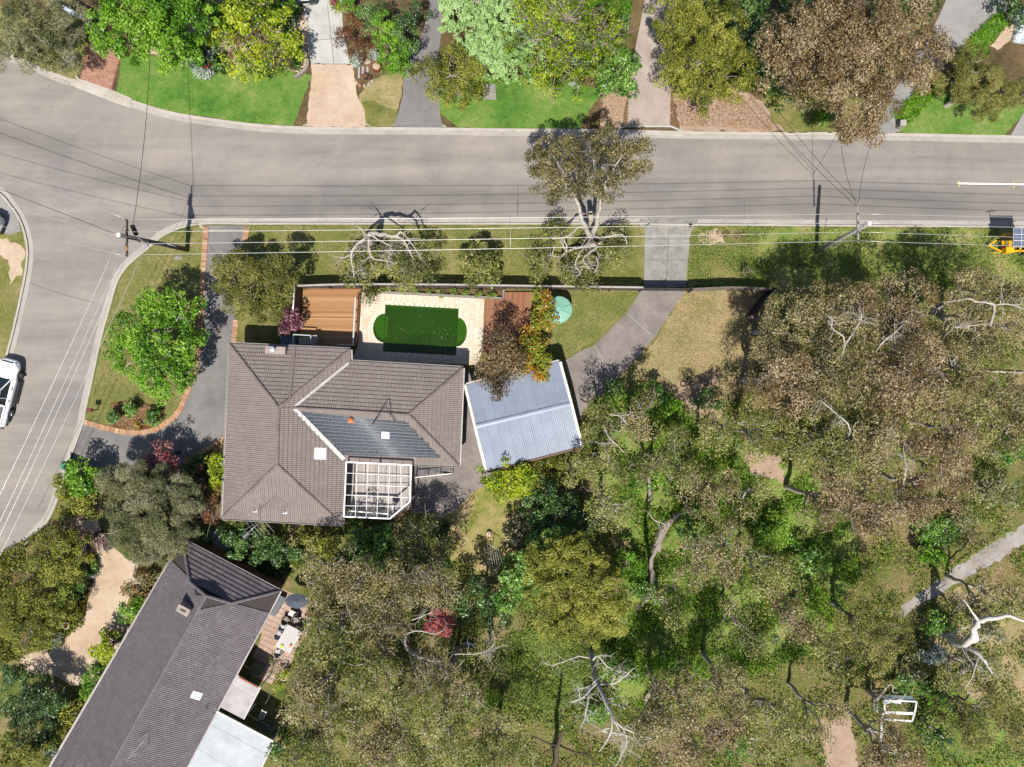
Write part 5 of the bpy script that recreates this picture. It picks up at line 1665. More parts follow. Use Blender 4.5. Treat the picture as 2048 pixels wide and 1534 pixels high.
mb = MB(); mb.tube([p + Vector((0, 0, .3)), Vector((p.x, p.y, FZ))], .025, 8); mb.build('pole', metal_l, r)
pot(622, 1224, .24, .45, pot_d, 'dark brown pot at the right edge of the neighbour patio', FZ)
pot(571, 1352, .2, .4, pot_w, 'pale blue and white pot at the lower end of the patio', FZ)
# small dark shed roof, olive mat and trolley between the lean-to roofs
r = thing('garden_bench', 'olive topped low table in the shade beside the lean-to', 'table', W(514, 1338, GZ))
cc = W(513, 1338, .6)
mb = MB(); mb.prism([Vector((cc.x, cc.y, 0)) + du * a * .5 + dv * b_ * .42 for a, b_ in ((-1, -1), (1, -1), (1, 1), (-1, 1))], .52, .6); mb.build('top', simple('olive_top', (128, 134, 88), .7, .5, .1), r)
for a, b_ in ((-1, -1), (1, -1), (1, 1), (-1, 1)):
    q = Vector((cc.x, cc.y, 0)) + du * a * .42 + dv * b_ * .36; mb = MB(); mb.box((q.x, q.y, .32), (.06, .06, .42)); mb.build('leg', under_dark, r)
r = thing('ladder', 'short white ladder leaning in the shaded gap by the lean-to roofs', 'ladder', W(528, 1430, GZ))
a, b = W(529, 1421, 1.6), W(521, 1440, .6)
for s in (-1, 1):
    mb = MB(); off = du * .18 * s; mb.beam(a + off, b + off, .04, .06); mb.build('rail', white_m, r)
for k in range(5):
    c = a.lerp(b, (k + .5) / 5); mb = MB(); mb.beam(c - du * .17, c + du * .17, .03, .03); mb.build('rung', white_m, r)
r = thing('barbecue', 'grey steel barbecue with side shelves in the gap by the large awning', 'barbecue', W(529, 1452, GZ))
cc = W(529, 1453, 1.0)
mb = MB(); mb.prism([Vector((cc.x, cc.y, 0)) + du * a * .38 + dv * b_ * .28 for a, b_ in ((-1, -1), (1, -1), (1, 1), (-1, 1))], .75, 1.0); mb.build('grill_box', simple('stainless', (150, 156, 162), .35, .5, .1, 4, .7), r)
for s in (-1, 1):
    mb = MB(); mb.prism([Vector((cc.x, cc.y, 0)) + du * (s * .56 + a * .15) + dv * b_ * .24 for a, b_ in ((-1, -1), (1, -1), (1, 1), (-1, 1))], .86, .9); mb.build('side_shelf', grey_m, r)
for a, b_ in ((-1, -1), (1, -1), (1, 1), (-1, 1)):
    q = Vector((cc.x, cc.y, 0)) + du * a * .34 + dv * b_ * .24; mb = MB(); mb.box((q.x, q.y, .43), (.04, .04, .64)); mb.build('leg', pipe_dark, r)
# red roofed chicken shed glimpsed under the gums
red_r = simple('faded_red_sheet', (186, 84, 76), .7, .45, .14, 4)
r = thing('red_roofed_shed', 'small faded red roofed shed half hidden under bare gum branches', 'shed', W(872, 1250, GZ))
q = [W(866, 1212, 2.3), W(918, 1226, 2.3), W(900, 1276, 2.0), W(842, 1262, 2.0)]
corr_roof(q, 4, 0, 5, .02, red_r, r)
mb = MB(); mb.prism([p.lerp((q[0] + q[2]) / 2, .08) for p in q], GZ, 1.9); mb.build('wall', under_dark, r)
sh = simple('garden_tarpaulin', (140, 158, 172), .6, .5, .1)
r = thing('wheelbarrow', 'pale blue grey tipped wheelbarrow right of the red roofed shed', 'wheelbarrow', W(938, 1288, GZ))
p = W(938, 1289, .5); mb = MB(); mb.add([p + Vector(v) for v in ((-.4, .25, .1), (.35, .05, .1), (.35, -.25, .1), (-.35, -.1, .1), (-.25, .12, -.15), (.2, 0, -.15), (.2, -.15, -.15), (-.2, -.05, -.15))], [(0, 4, 5, 1), (1, 5, 6, 2), (2, 6, 7, 3), (3, 7, 4, 0), (4, 7, 6, 5)]); mb.build('tray', sh, r)
mb = MB(); mb.tube([p + Vector((-.5, .1, -.25)), p + Vector((-.5, .16, -.25))], .16, 12); mb.build('wheel', pipe_dark, r)
for s in (-.1, .15):
    mb = MB(); mb.tube([p + Vector((-.5, s, -.2)), p + Vector((.7, s - .15, .05))], .02, 5); mb.build('handle', metal_l, r)
# ------------------------------------------------------------------ power poles and wires
pole_m = simple('pole_timber', (112, 104, 100), .85, .5, .2, 5)
conc_pole = simple('pole_weathered', (178, 172, 168), .8, .5, .15, 5)
insul = simple('insulator', (70, 52, 46), .4, .5, .1)
ZT = 9.1
def pole(label, base_px, top_px, zt, r0_, r1_, mat, cross_pts, zc, cmat, nins):
    b_ = W(*base_px, GZ); t_ = W(*top_px, zt)
    r = thing('power_pole', label, 'power pole', b_)
    mb = MB(); mb.tube([b_, b_.lerp(t_, .5), t_], [r0_, (r0_ + r1_) / 2, r1_], 14); mb.build('shaft', mat, r)
    mb = MB(); mb.cyl(t_ - Vector((0, 0, .01)), r1_ * 1.05, .04, 14); mb.build('cap', white_m, r)
    a, b2 = W(*cross_pts[0], zc), W(*cross_pts[1], zc)
    mb = MB(); mb.beam(a, b2, .10, .12); ca = mb.build('crossarm', cmat, r)
    for k in nins:
        p = a.lerp(b2, k); mb = MB(); mb.cyl(p + Vector((0, 0, .06)), .055, .07, 10, .07); mb.cyl(p + Vector((0, 0, .13)), .07, .08, 10, .03); mb.build('insulator', insul, ca)
    return r, a, b2, t_
p1, c1a, c1b, t1 = pole('leaning dark timber power pole on the street corner verge', (375, 499), (237, 470), ZT, .19, .135, pole_m, ((254, 438), (254, 513)), 8.3, simple('crossarm_dark', (84, 70, 64), .8, .5, .2, 5), (.03, .36, .68, .97))
p2, c2a, c2b, t2 = pole('leaning pale power pole standing in the shaded verge at right', (1631, 504), (1739, 447), ZT, .17, .125, conc_pole, ((1715, 424), (1716, 486)), 8.3, conc_pole, (.08, .36, .66, .95))
# fittings on pole one: switch box, service fuse, cable stay, lamp bracket
mb = MB(); mb.tube([W(265, 452, 7.6), W(272, 468, 7.0)], [.16, .18], 10); mb.tube([W(259, 462, 8.2), W(247, 452, 8.3), W(246, 462, 8.2)], .02, 5); mb.build('cable_box', insul, p1)
mb = MB(); mb.tube([W(274, 474, 7.2), W(293, 488, 6.4)], .05, 6); mb.build('cable_stay', metal_l, p1)
mb = MB(); mb.beam(W(279, 478, 7), W(278, 485, 7), .08, .05); mb.build('bracket', terra, p1)
mb = MB(); p = W(293, 488, 6.3); mb.box(p, (.22, .3, .16)); mb.build('junction_box', metal_l, p1)
mb = MB(); mb.box(W(254, 497, 8.42), (.06, .3, .04)); mb.build('warning_strip', simple('yellow_tag', (222, 160, 50), .6, .5, .05), p1)
mb = MB(); mb.tube([W(372, 498, .3), W(335, 488, 3.6)], .035, 6); mb.build('cable_guard', rail_w, p1)
mb = MB(); mb.tube([W(1715, 424, 8.3), W(1714, 412, 8.35), W(1717, 404, 8.3)], .03, 6); mb.build('service_bracket', conc_pole, p2)
mb = MB(); mb.beam(W(1700, 478, 4.6), W(1668, 494, 2.4), .05, .05); mb.build('cable_guard', metal_l, p2)
mb = MB(); mb.cyl(W(1668, 490, 3.4), .07, .2, 8); mb.build('meter_knob', insul, p2)
wire_m = simple('bare_wire', (225, 222, 220), .35, .6, 0.0, 3, 0.5)
wire_d = simple('black_cable', (40, 40, 42), .5, .5, 0.0)
def wire(label, a, b, sag=.25, r_=.016, mat=None, name='power_line', n=14):
    a, b = Vector(a), Vector(b)
    pts = []
    for i in range(n + 1):
        t = i / n; p = a.lerp(b, t); p.z -= 4 * sag * t * (1 - t); pts.append(p)
    mb = MB(); mb.tube(pts, r_, 5)
    o = mb.build(name, mat or wire_m); tag(o, label, 'wire')
    return o
L1 = [c1a.lerp(c1b, t) + Vector((0, 0, .2)) for t in (.03, .36, .68, .97)]
L2 = [c2a.lerp(c2b, t) + Vector((0, 0, .2)) for t in (.08, .36, .66, .95)]
ordn = ('northernmost', 'second', 'third', 'southernmost')
for i in range(4):
    wire(f'{ordn[i]} of four pale wires strung between the two power poles', L1[i], L2[i], .35, n=24)
    wire(f'{ordn[i]} of four pale wires running right from the pale pole over the trailer', L2[i], W(2500, (441, 466, 487, 504)[i], 8.5), .2)
for i, (x, y) in enumerate(((-60, 1010), (-60, 1090), (-60, 1150), (-60, 1330))):
    src = (t1 + Vector((0, 0, -.2)), c1a.lerp(c1b, .6), c1a.lerp(c1b, .97), W(293, 490, 6.3))[i]
    dst = (W(-100, 1190, 8.0), W(-100, 1250, 8.0), W(-100, 1278, 8.0), W(-100, 1312, 7.0))[i]
    wire(('outermost', 'second', 'third', 'innermost')[i] + ' of four thin wires crossing the side street from the corner pole', src, dst, .3, .014)
for i, (src, dst) in enumerate(((t1 - Vector((0, 0, .3)), W(-300, 262, 7.6)), (c1a, W(-300, 238, 8.2)), (c1a.lerp(c1b, .5), W(-300, 330, 8.2)), (c1b, W(-300, 378, 8.2)))):
    wire(('dark', 'pale topmost', 'pale middle', 'pale lowest')[i] + ' wire leaving the corner pole toward the upper left', src, dst, .3, .018 if i == 0 else .013, wire_d if i == 0 else wire_m)
wire('black service cable running up from the corner pole to the lawn trees', W(265, 456, 8.0), W(302, 40, 5.0), .5, .018, wire_d, 'service_cable')
wire('thin black cable from the corner pole down to the house roof corner', W(293, 488, 6.3), W(488, 690, 3.6), .4, .012, wire_d, 'service_cable')
for i, (a, b) in enumerate((((1717, 404), (1560, 225)), ((1714, 412), (1680, 268)), ((1718, 404), (1748, 268)), ((1714, 414), (1500, 190)))):
    wire(('first', 'second', 'third', 'fourth')[i] + ' dark service cable counted from left to right fanning up from the pale pole' if False else ('upper of two dark cables running up left from the pale pole', 'short dark cable rising straight up from the pale pole', 'dark cable rising up right from the pale pole', 'lower of two dark cables running up left from the pale pole')[i], W(*a, 8.3), W(*b, 5.6), .4, .015, wire_d, 'service_cable')
mb = MB(); mb.tube([W(1020, 433, 8.2), W(1021, 500, 8.2)], .014, 5)
tag(mb.build('wire_spreader', wire_m), 'thin spreader joining the four wires above the street tree', 'spreader')

# ------------------------------------------------------------------ vehicles
def paint(name, col, k=.6, rough=.25, metal=0.0):
    m, nt, b, out = new_mat(name)
    b.inputs['Base Color'].default_value = alb(col, k)
    b.inputs['Roughness'].default_value = rough
    b.inputs['Metallic'].default_value = metal
    b.inputs['Coat Weight'].default_value = .6
    b.inputs['Coat Roughness'].default_value = .05
    return m
glass_m, nt, b, out = new_mat('car_glass')
b.inputs['Base Color'].default_value = (.012, .02, .022, 1); b.inputs['Roughness'].default_value = .05; b.inputs['Specular IOR Level'].default_value = .6
tyre_m = simple('tyre', (38, 38, 40), .85, .5, .05)
rim_m = simple('alloy', (176, 178, 182), .3, .5, .05, 4, .8)
trim_m = simple('black_trim', (34, 34, 38), .6, .5, .05)
red_l = simple('red_lamp', (190, 24, 40), .2, .6, 0)
clr_l = simple('clear_lamp', (210, 220, 226), .1, .6, 0)
def loft(mb, rings, close=True, smooth_=True):
    n = len(rings[0]); vs = [p for r_ in rings for p in r_]; fs = []
    for i in range(len(rings) - 1):
        for k in range(n - 1 if not close else n):
            a, b_ = i * n + k, i * n + (k + 1) % n
            fs.append((a, b_, b_ + n, a + n))
    fs.append(tuple(range(n - 1, -1, -1))); fs.append(tuple((len(rings) - 1) * n + k for k in range(n)))
    mb.add(vs, fs, smooth_)
def vehicle(name, label, cat, px, heading, body_m, kind='ute', Ln=5.3, Wd=1.86, z0=0.0):
    """px: photo pixel of the wheelbase centre on the ground; heading: direction of the nose in photo pixels"""
    c = W(*px, z0)
    h = Vector((heading[0], -heading[1], 0)).normalized(); s = Vector((h.y, -h.x, 0))
    r = thing(name, label, cat, c)
    T = lambda x, y, z: c + h * x + s * y + Vector((0, 0, z))
    ute = kind == 'ute'
    hw = Wd / 2
    # lower body: length stations (x, half width, sill z, shoulder z, deck z)
    if ute:
        st = [(-2.7, .80, .55, .95, 1.02), (-2.62, .88, .45, 1.0, 1.04), (-1.9, hw, .42, 1.02, 1.08), (-.95, hw, .38, 1.02, 1.08), (.2, hw, .36, 1.0, 1.1), (1.0, hw, .36, .98, 1.1), (1.35, hw, .4, .95, 1.08), (2.0, hw - .02, .42, .88, 1.02), (2.35, hw - .12, .42, .82, .94), (2.58, hw - .3, .45, .72, .80), (2.66, hw - .5, .5, .66, .70)]
    else:
        st = [(-2.2, .55, .45, .78, .86), (-2.12, .76, .38, .86, .98), (-1.8, hw - .04, .32, .92, 1.04), (-1.2, hw, .3, .92, 1.02), (0, hw, .28, .9, .98), (1.0, hw, .28, .86, .96), (1.5, hw - .02, .3, .8, .92), (1.9, hw - .12, .32, .72, .82), (2.15, hw - .3, .36, .64, .70), (2.24, hw - .5, .42, .58, .62)]
    rings = []
    for x, w_, zs, zh, zd in st:
        rings.append([T(x, -w_ * .9, zs), T(x, -w_, (zs + zh) / 2), T(x, -w_ * .97, zh), T(x, -w_ * .84, zd), T(x, -w_ * .4, zd + .03), T(x, w_ * .4, zd + .03), T(x, w_ * .84, zd), T(x, w_ * .97, zh), T(x, w_, (zs + zh) / 2), T(x, w_ * .9, zs)])
    mb = MB(); loft(mb, rings); body = mb.build('body', body_m, r)
    # greenhouse of dark glass, then painted roof and pillars
    if ute: gx = [(-1.0, 1.08), (-.85, 1.68), (.35, 1.72), (1.25, 1.10)]
    else: gx = [(-1.95, 1.0), (-1.35, 1.42), (-.1, 1.46), (1.05, .98)]
    wl_, wr_ = hw * .84, hw * .66
    rr = []
    for (x, z), w_ in zip(gx, (wl_, wr_, wr_, wl_)):
        rr.append((x, z, w_))
    a, b_, c_, d = rr
    mb = MB()
    vs = [T(a[0], -a[2], a[1] - .04), T(a[0], a[2], a[1] - .04), T(b_[0], -b_[2], b_[1]), T(b_[0], b_[2], b_[1]), T(c_[0], -c_[2], c_[1]), T(c_[0], c_[2], c_[1]), T(d[0], -d[2], d[1] - .04), T(d[0], d[2], d[1] - .04)]
    mb.add(vs, [(0, 1, 3, 2), (2, 3, 5, 4), (4, 5, 7, 6), (0, 2, 4, 6), (1, 7, 5, 3)]); mb.build('windows', glass_m, r)
    mb = MB()
    x0, x1 = b_[0] - .02, c_[0] + .02
    loft(mb, [[T(x, -wr_ - .02, z), T(x, -wr_ * .8, z + .05), T(x, 0, z + .075), T(x, wr_ * .8, z + .05), T(x, wr_ + .02, z)] for x, z in ((x0, b_[1]), ((x0 + x1) / 2, (b_[1] + c_[1]) / 2 + .02), (x1, c_[1]))], close=True)
    mb.build('roof', body_m, r)
    def pil(p, q, w_=.07):
        m_ = MB(); m_.beam(p, q, w_, .05); m_.build('pillar', body_m, r)
    for sg in (-1, 1):
        pil(T(d[0], sg * d[2], d[1]), T(c_[0], sg * c_[2], c_[1] + .02)); pil(T(a[0], sg * a[2], a[1]), T(b_[0], sg * b_[2], b_[1] + .02), .12)
        mx_ = (b_[0] + c_[0]) / 2 - .1; pil(T(mx_, sg * wl_, 1.08 if ute else 1.0), T(mx_, sg * (wr_ + .01), b_[1] + .02), .09)
    # wheels
    for x in ((-1.53, 1.53) if ute else (-1.32, 1.34)):
        for sg in (-1, 1):
            y = sg * (hw - .10); R_ = .38 if ute else .32
            mb = MB(); mb.tube([T(x, y - sg * .12, R_), T(x, y + sg * .11, R_)], R_, 22); wh = mb.build('wheel', tyre_m, r)
            mb = MB(); mb.tube([T(x, y + sg * .08, R_), T(x, y + sg * .118, R_)], R_ * .62, 16); mb.build('rim', rim_m, wh)
            for k in range(6):
                an = k * 1.047; mb = MB(); mb.beam(T(x, y + sg * .125, R_), T(x + R_ * .58 * math.cos(an), y + sg * .125, R_ + R_ * .58 * math.sin(an)), .05, .03); mb.build('spoke', rim_m, wh)
            mb = MB(); pts = [T(x + (R_ + .05) * math.cos(t), y + sg * .06, R_ + (R_ + .05) * math.sin(t)) for t in np.linspace(0, math.pi, 9)]; mb.tube(pts, .035, 5); mb.build('wheel_arch', trim_m if ute else body_m, r)
    if ute:
        # tray: dark well with pale rails and tailgate
        mb = MB(); mb.prism([T(x, y, 0) for x, y in ((-2.5, -.7), (-1.1, -.7), (-1.1, .7), (-2.5, .7))], 1.075, 1.125); mb.build('tray_cover', simple('tray_grey', (96, 100, 108), .6, .5, .1), r)
        for y in (-.8, .8):
            mb = MB(); mb.beam(T(-2.6, y, 1.13), T(-1.05, y, 1.13), .1, .07); mb.build('tray_rail', body_m, r)
        mb = MB(); mb.beam(T(-2.62, -.8, 1.1), T(-2.62, .8, 1.1), .1, .12); mb.build('tailgate', body_m, r)
        mb = MB(); mb.beam(T(-2.84, -.7, .52), T(-2.84, .7, .52), .2, .12); mb.build('rear_bumper', rim_m, r)
        for sg in (-1, 1):
            mb = MB(); mb.beam(T(-1.0, sg * (hw + .06), .42), T(1.0, sg * (hw + .06), .42), .14, .05); mb.build('side_step', trim_m, r)
            mb = MB(); mb.beam(T(-2.66, sg * .8, .8), T(-2.66, sg * .8, 1.0), .12, .08); mb.build('tail_light', red_l, r)
            mb = MB(); mb.prism([T(*q, 0) for q in ((2.05, sg * .68), (2.45, sg * .5), (2.5, sg * .6), (2.15, sg * .84))], .9, .955); mb.build('headlight', clr_l, r)
            mb = MB(); mb.beam(T(.55, sg * hw * .97, 1.02), T(.35, sg * hw * .97, 1.02), .03, .03); mb.build('door_handle', trim_m, r)
            mb = MB(); mb.beam(T(-.45, sg * hw * .97, 1.02), T(-.65, sg * hw * .97, 1.02), .03, .03); mb.build('door_handle', trim_m, r)
        mb = MB(); mb.beam(T(2.42, -.45, .9), T(2.42, .45, .9), .1, .1); mb.build('grille', trim_m, r)
        mb = MB(); mb.beam(T(1.98, -.62, 1.05), T(1.98, .62, 1.05), .03, .03); mb.build('bonnet_seam', trim_m, r)
    else:
        for sg in (-1, 1):
            mb = MB(); mb.prism([T(*q, 0) for q in ((-2.14, sg * .55), (-1.9, sg * .80), (-1.82, sg * .74), (-2.04, sg * .48))], .86, 1.02); mb.build('tail_light', red_l, r)
            mb = MB(); mb.prism([T(*q, 0) for q in ((1.8, sg * .55), (2.0, sg * .45), (1.95, sg * .7), (1.7, sg * .8))], .76, .84); mb.build('headlight', clr_l, r)
        mb = MB(); mb.beam(T(-2.21, -.25, .62), T(-2.21, .25, .62), .03, .12); mb.build('number_plate', fascia_m, r)
    for sg in (-1, 1):
        xm = 1.05 if ute else .8
        mb = MB(); mb.box(T(xm, sg * (hw + .12), 1.1 if ute else .98), (.16, .22, .16), math.atan2(h.y, h.x)); mb.build('mirror', body_m, r)
    return r
vehicle('utility_truck', 'white dual cab utility truck parked at the left edge of the side street', 'ute', (17, 783), (.249, -.969), paint('white_car_paint', (250, 250, 250), .85), 'ute')
vehicle('parked_car', 'silver car reversed onto the kerb at the far left edge', 'car', (-38, 439), (-.93, -.36), paint('silver_car_paint', (196, 206, 214), .55, .25, .6), 'car', z0=GZ)
vehicle('parked_car', 'black car parked at the top of the pale concrete driveway', 'car', (612, -38), (-.1, -1), paint('black_car_paint', (30, 38, 46), .5), 'car', z0=GZ + .02)
# silver wrapped object at the top right edge: dinghy with a silver cover
foil, nt, b, out = new_mat('silver_foil_cover')
pp = world_pos(nt)
fn = noise(nt, 3.2, 5, .65, pp, 1.2)
nt.links.new(ramp(nt, fn, [(.35, alb((128, 152, 180))), (.55, alb((222, 230, 240), .7)), (.7, alb((250, 250, 250), .8))]), b.inputs['Base Color'])
b.inputs['Roughness'].default_value = .3; b.inputs['Metallic'].default_value = .25
set_bump(nt, b, fn, .9, .15)
def covered(label, px, rr_, h, seed, sx=1.0, sy=1.0):
    p = W(*px, GZ); rg = random.Random(seed)
    n, mrows = 20, 6; vs = []
    for j in range(mrows + 1):
        t = j / mrows; z = GZ + h * math.sin(t * math.pi / 2); k = math.cos(t * math.pi / 2) ** .5 if j < mrows else 0.02
        for i in range(n):
            a = 6.2832 * i / n; q = rr_ * k * (1 + .10 * math.sin(3 * a + seed) + .05 * math.sin(7 * a) + rg.uniform(-.03, .03))
            vs.append((p.x + q * sx * math.cos(a), p.y + q * sy * math.sin(a), z))
    mb = MB(); fs = [(j * n + i, j * n + (i + 1) % n, (j + 1) * n + (i + 1) % n, (j + 1) * n + i) for j in range(mrows) for i in range(n)] + [tuple(mrows * n + i for i in range(n))]
    mb.add(vs, fs, True)
    tag(mb.build('silver_covered_heap', foil), label, 'tarpaulin')
covered('larger upper heap under a shiny silver sheet at the top right edge', (2052, 45), 1.15, .8, 1)
covered('smaller lower heap under a crumpled silver sheet with a dark hollow', (2046, 75), .95, .45, 2, 1, .55)

# solar sign trailer
yel = simple('safety_yellow', (248, 180, 20), .45, .62, .05, 3)
r = thing('sign_trailer', 'yellow sign trailer with a tilted solar panel on the verge at right', 'trailer', W(2030, 488, GZ))
def tp(x, y, z): return W(x, y, z)
z1 = .65
for a, b in (((1977, 491), (2003, 474)), ((1977, 491), (2003, 503))):
    mb = MB(); mb.beam(tp(*a, .55), tp(*b, z1), .1, .09); mb.build('drawbar', yel, r)
mb = MB(); mb.beam(tp(1976, 491, .55), tp(1984, 491, .55), .08, .08); mb.cyl(tp(1980, 491, .12), .05, .45, 8); mb.build('hitch', metal_l, r)
for x in (2005, 2010, 2040, 2066):
    mb = MB(); mb.beam(tp(x, 470, z1), tp(x, 505, z1), .11, .11); mb.build('cross_member', yel, r)
for y in (472, 502):
    mb = MB(); mb.beam(tp(2003, y, z1), tp(2075, y, z1), .11, .11); mb.build('side_rail', yel, r)
mb = MB(); q = tp(2016, 501, .95); mb.box(q, (.62, .42, .5)); mb.build('battery_box', yel, r)
mb = MB(); q = tp(2014, 472, .95); mb.box(q, (.6, .36, .45)); mb.build('control_box', yel, r)
mb = MB(); mb.beam(tp(1986, 506, .6), tp(2006, 503, z1), .05, .05); mb.beam(tp(2006, 506, z1), tp(2060, 499, z1), .06, .06); mb.build('outrigger', yel, r)
for x in (2018, 2021):
    mb = MB(); mb.beam(tp(x, 466, 1.1), tp(x, 500, 1.1), .08, .08); mb.build('upright', yel, r)
mb = MB(); mb.beam(tp(2022, 480, .8), Vector((tp(2022, 480, .8).x, tp(2022, 480, .8).y, 2.6)), .14, .14); mb.build('mast', yel, r)
for y in (466, 508):
    mb = MB(); q = tp(2048, y, .35); mb.tube([q - Vector((0, .1, 0)), q + Vector((0, .1, 0))], .34, 18); wh = mb.build('wheel', tyre_m, r)
    mb = MB(); mb.tube([q - Vector((0, .115, 0)), q + Vector((0, .115, 0))], .18, 14); mb.build('rim', rim_m, wh)
sol, nt, b, out = new_mat('solar_cell')
b.inputs['Base Color'].default_value = (.016, .03, .085, 1); b.inputs['Roughness'].default_value = .2
zp = 3.0
P = [tp(2027, 456, zp), tp(2076, 456, zp), tp(2076, 494, zp - .25), tp(2027, 494, zp - .25)]
mb = MB(); mb.add(P + [p - Vector((0, 0, .05)) for p in P], [(3, 2, 1, 0), (4, 5, 6, 7), (0, 1, 5, 4), (1, 2, 6, 5), (2, 3, 7, 6), (3, 0, 4, 7)]); pan = mb.build('panel_frame', rail_w, r)
gx_, gy_ = 3, 3
for i in range(gx_):
    for j in range(gy_):
        bil = lambda u, v: (P[0].lerp(P[1], u)).lerp(P[3].lerp(P[2], u), v) + Vector((0, 0, .008))
        u0, u1, v0, v1 = (i + .03) / gx_, (i + .97) / gx_, (j + .05) / gy_, (j + .95) / gy_
        mb = MB(); cnt_u, cnt_v = 6, 4
        for a in range(cnt_u):
            for c in range(cnt_v):
                e = .07
                ua, ub = u0 + (u1 - u0) * (a + e) / cnt_u, u0 + (u1 - u0) * (a + 1 - e) / cnt_u
                va, vb = v0 + (v1 - v0) * (c + e) / cnt_v, v0 + (v1 - v0) * (c + 1 - e) / cnt_v
                mb.add([bil(ua, vb), bil(ub, vb), bil(ub, va), bil(ua, va)], [(0, 1, 2, 3)])
        mb.build('cell_panel', sol, pan)
mb = MB(); aa, bb_ = tp(2008, 470, 4.2), tp(2044, 466, 4.2)
mb.beam(Vector((tp(2000, 480, 1.2).x - .3, tp(2000, 480, 1.2).y, 2.0)), Vector((tp(2000, 480, 1.2).x + 1.1, tp(2000, 480, 1.2).y, 2.0)), .12, 1.5); mb.build('sign_board', trim_m, r)
mb = MB(); mb.beam(tp(2012, 445, 2.6), tp(2032, 442, 2.6), .04, .05); mb.beam(tp(2020, 444, 2.6), tp(2021, 458, 2.6), .04, .05); mb.build('antenna', trim_m, r)
# ------------------------------------------------------------------ foliage builder
def S3(cols): return cols
LM = {
 'gum':      leaf_mat('leaf_gum_olive',   [(66, 64, 28), (118, 108, 58), (158, 142, 88), (200, 184, 136)], .62, .45, .25, .4),
 'gumbrown': leaf_mat('leaf_gum_brown',   [(70, 56, 28), (122, 100, 60), (158, 134, 92), (198, 178, 138)], .62, .45, .25, .4),
 'gumgreen': leaf_mat('leaf_gum_green',   [(58, 70, 22), (106, 114, 44), (146, 148, 68), (190, 184, 112)], .62, .45, .28, .4),
 'bright':   leaf_mat('leaf_bright',      [(46, 94, 8), (90, 148, 18), (134, 188, 38), (176, 214, 80)], .62, .45, .4, .35),
 'lime':     leaf_mat('leaf_lime',        [(74, 104, 6), (140, 168, 16), (190, 206, 36), (220, 226, 80)], .62, .45, .4, .35),
 'pale':     leaf_mat('leaf_pale',        [(132, 176, 84), (168, 208, 122), (190, 224, 148), (204, 232, 166)], .62, .6, .3, .25),
 'olive':    leaf_mat('leaf_olive',       [(60, 70, 14), (108, 116, 32), (152, 156, 50), (190, 186, 84)], .62, .5, .3, .3),
 'conifer':  leaf_mat('leaf_conifer',     [(62, 68, 20), (104, 108, 44), (142, 140, 66), (176, 168, 98)], .62, .6, .25, .25),
 'dark':     leaf_mat('leaf_dark',        [(26, 50, 14), (52, 86, 30), (82, 120, 46), (124, 158, 84)], .62, .4, .25, .45),
 'emerald':  leaf_mat('leaf_emerald',     [(34, 70, 14), (66, 114, 28), (102, 152, 48), (156, 196, 92)], .62, .4, .3, .45),
 'greygreen':leaf_mat('leaf_greygreen',   [(74, 80, 44), (110, 116, 70), (142, 142, 98), (178, 172, 136)], .62, .6, .22, .25),
 'silver':   leaf_mat('leaf_silver',      [(138, 152, 140), (170, 184, 170), (196, 208, 196), (212, 220, 210)], .6, .6, .2, .2),
 'purple':   leaf_mat('leaf_purple',      [(62, 26, 40), (102, 48, 62), (142, 84, 100), (176, 124, 140)], .6, .45, .25, .4),
 'pink':     leaf_mat('leaf_pink',        [(116, 56, 62), (160, 86, 92), (186, 108, 114), (150, 120, 90)], .6, .5, .25, .3),
 'russet':   leaf_mat('leaf_russet',      [(96, 56, 34), (134, 82, 52), (160, 110, 70), (120, 116, 60)], .6, .5, .25, .3),
 'flame':    leaf_mat('leaf_flame',       [(92, 112, 24), (126, 140, 34), (158, 164, 44), (170, 160, 50), (196, 122, 44)], .6, .4, .3, .4),
 'speckle':  leaf_mat('leaf_speckle',     [(40, 52, 26), (62, 66, 36), (110, 104, 66), (168, 158, 118)], .6, .35, .2, .5),
 'grass':    leaf_mat('leaf_grass',       [(84, 116, 36), (118, 150, 56), (148, 172, 80), (170, 172, 104)], .6, .6, .3, .2),
 'litter':   leaf_mat('leaf_litter',      [(122, 84, 60), (160, 122, 92), (190, 156, 126), (206, 184, 156)], .6, .8, .1, .2),
}
BK = {'pale': bark_pale, 'grey': bark_grey, 'white': bark_white, 'dark': bark_dark}

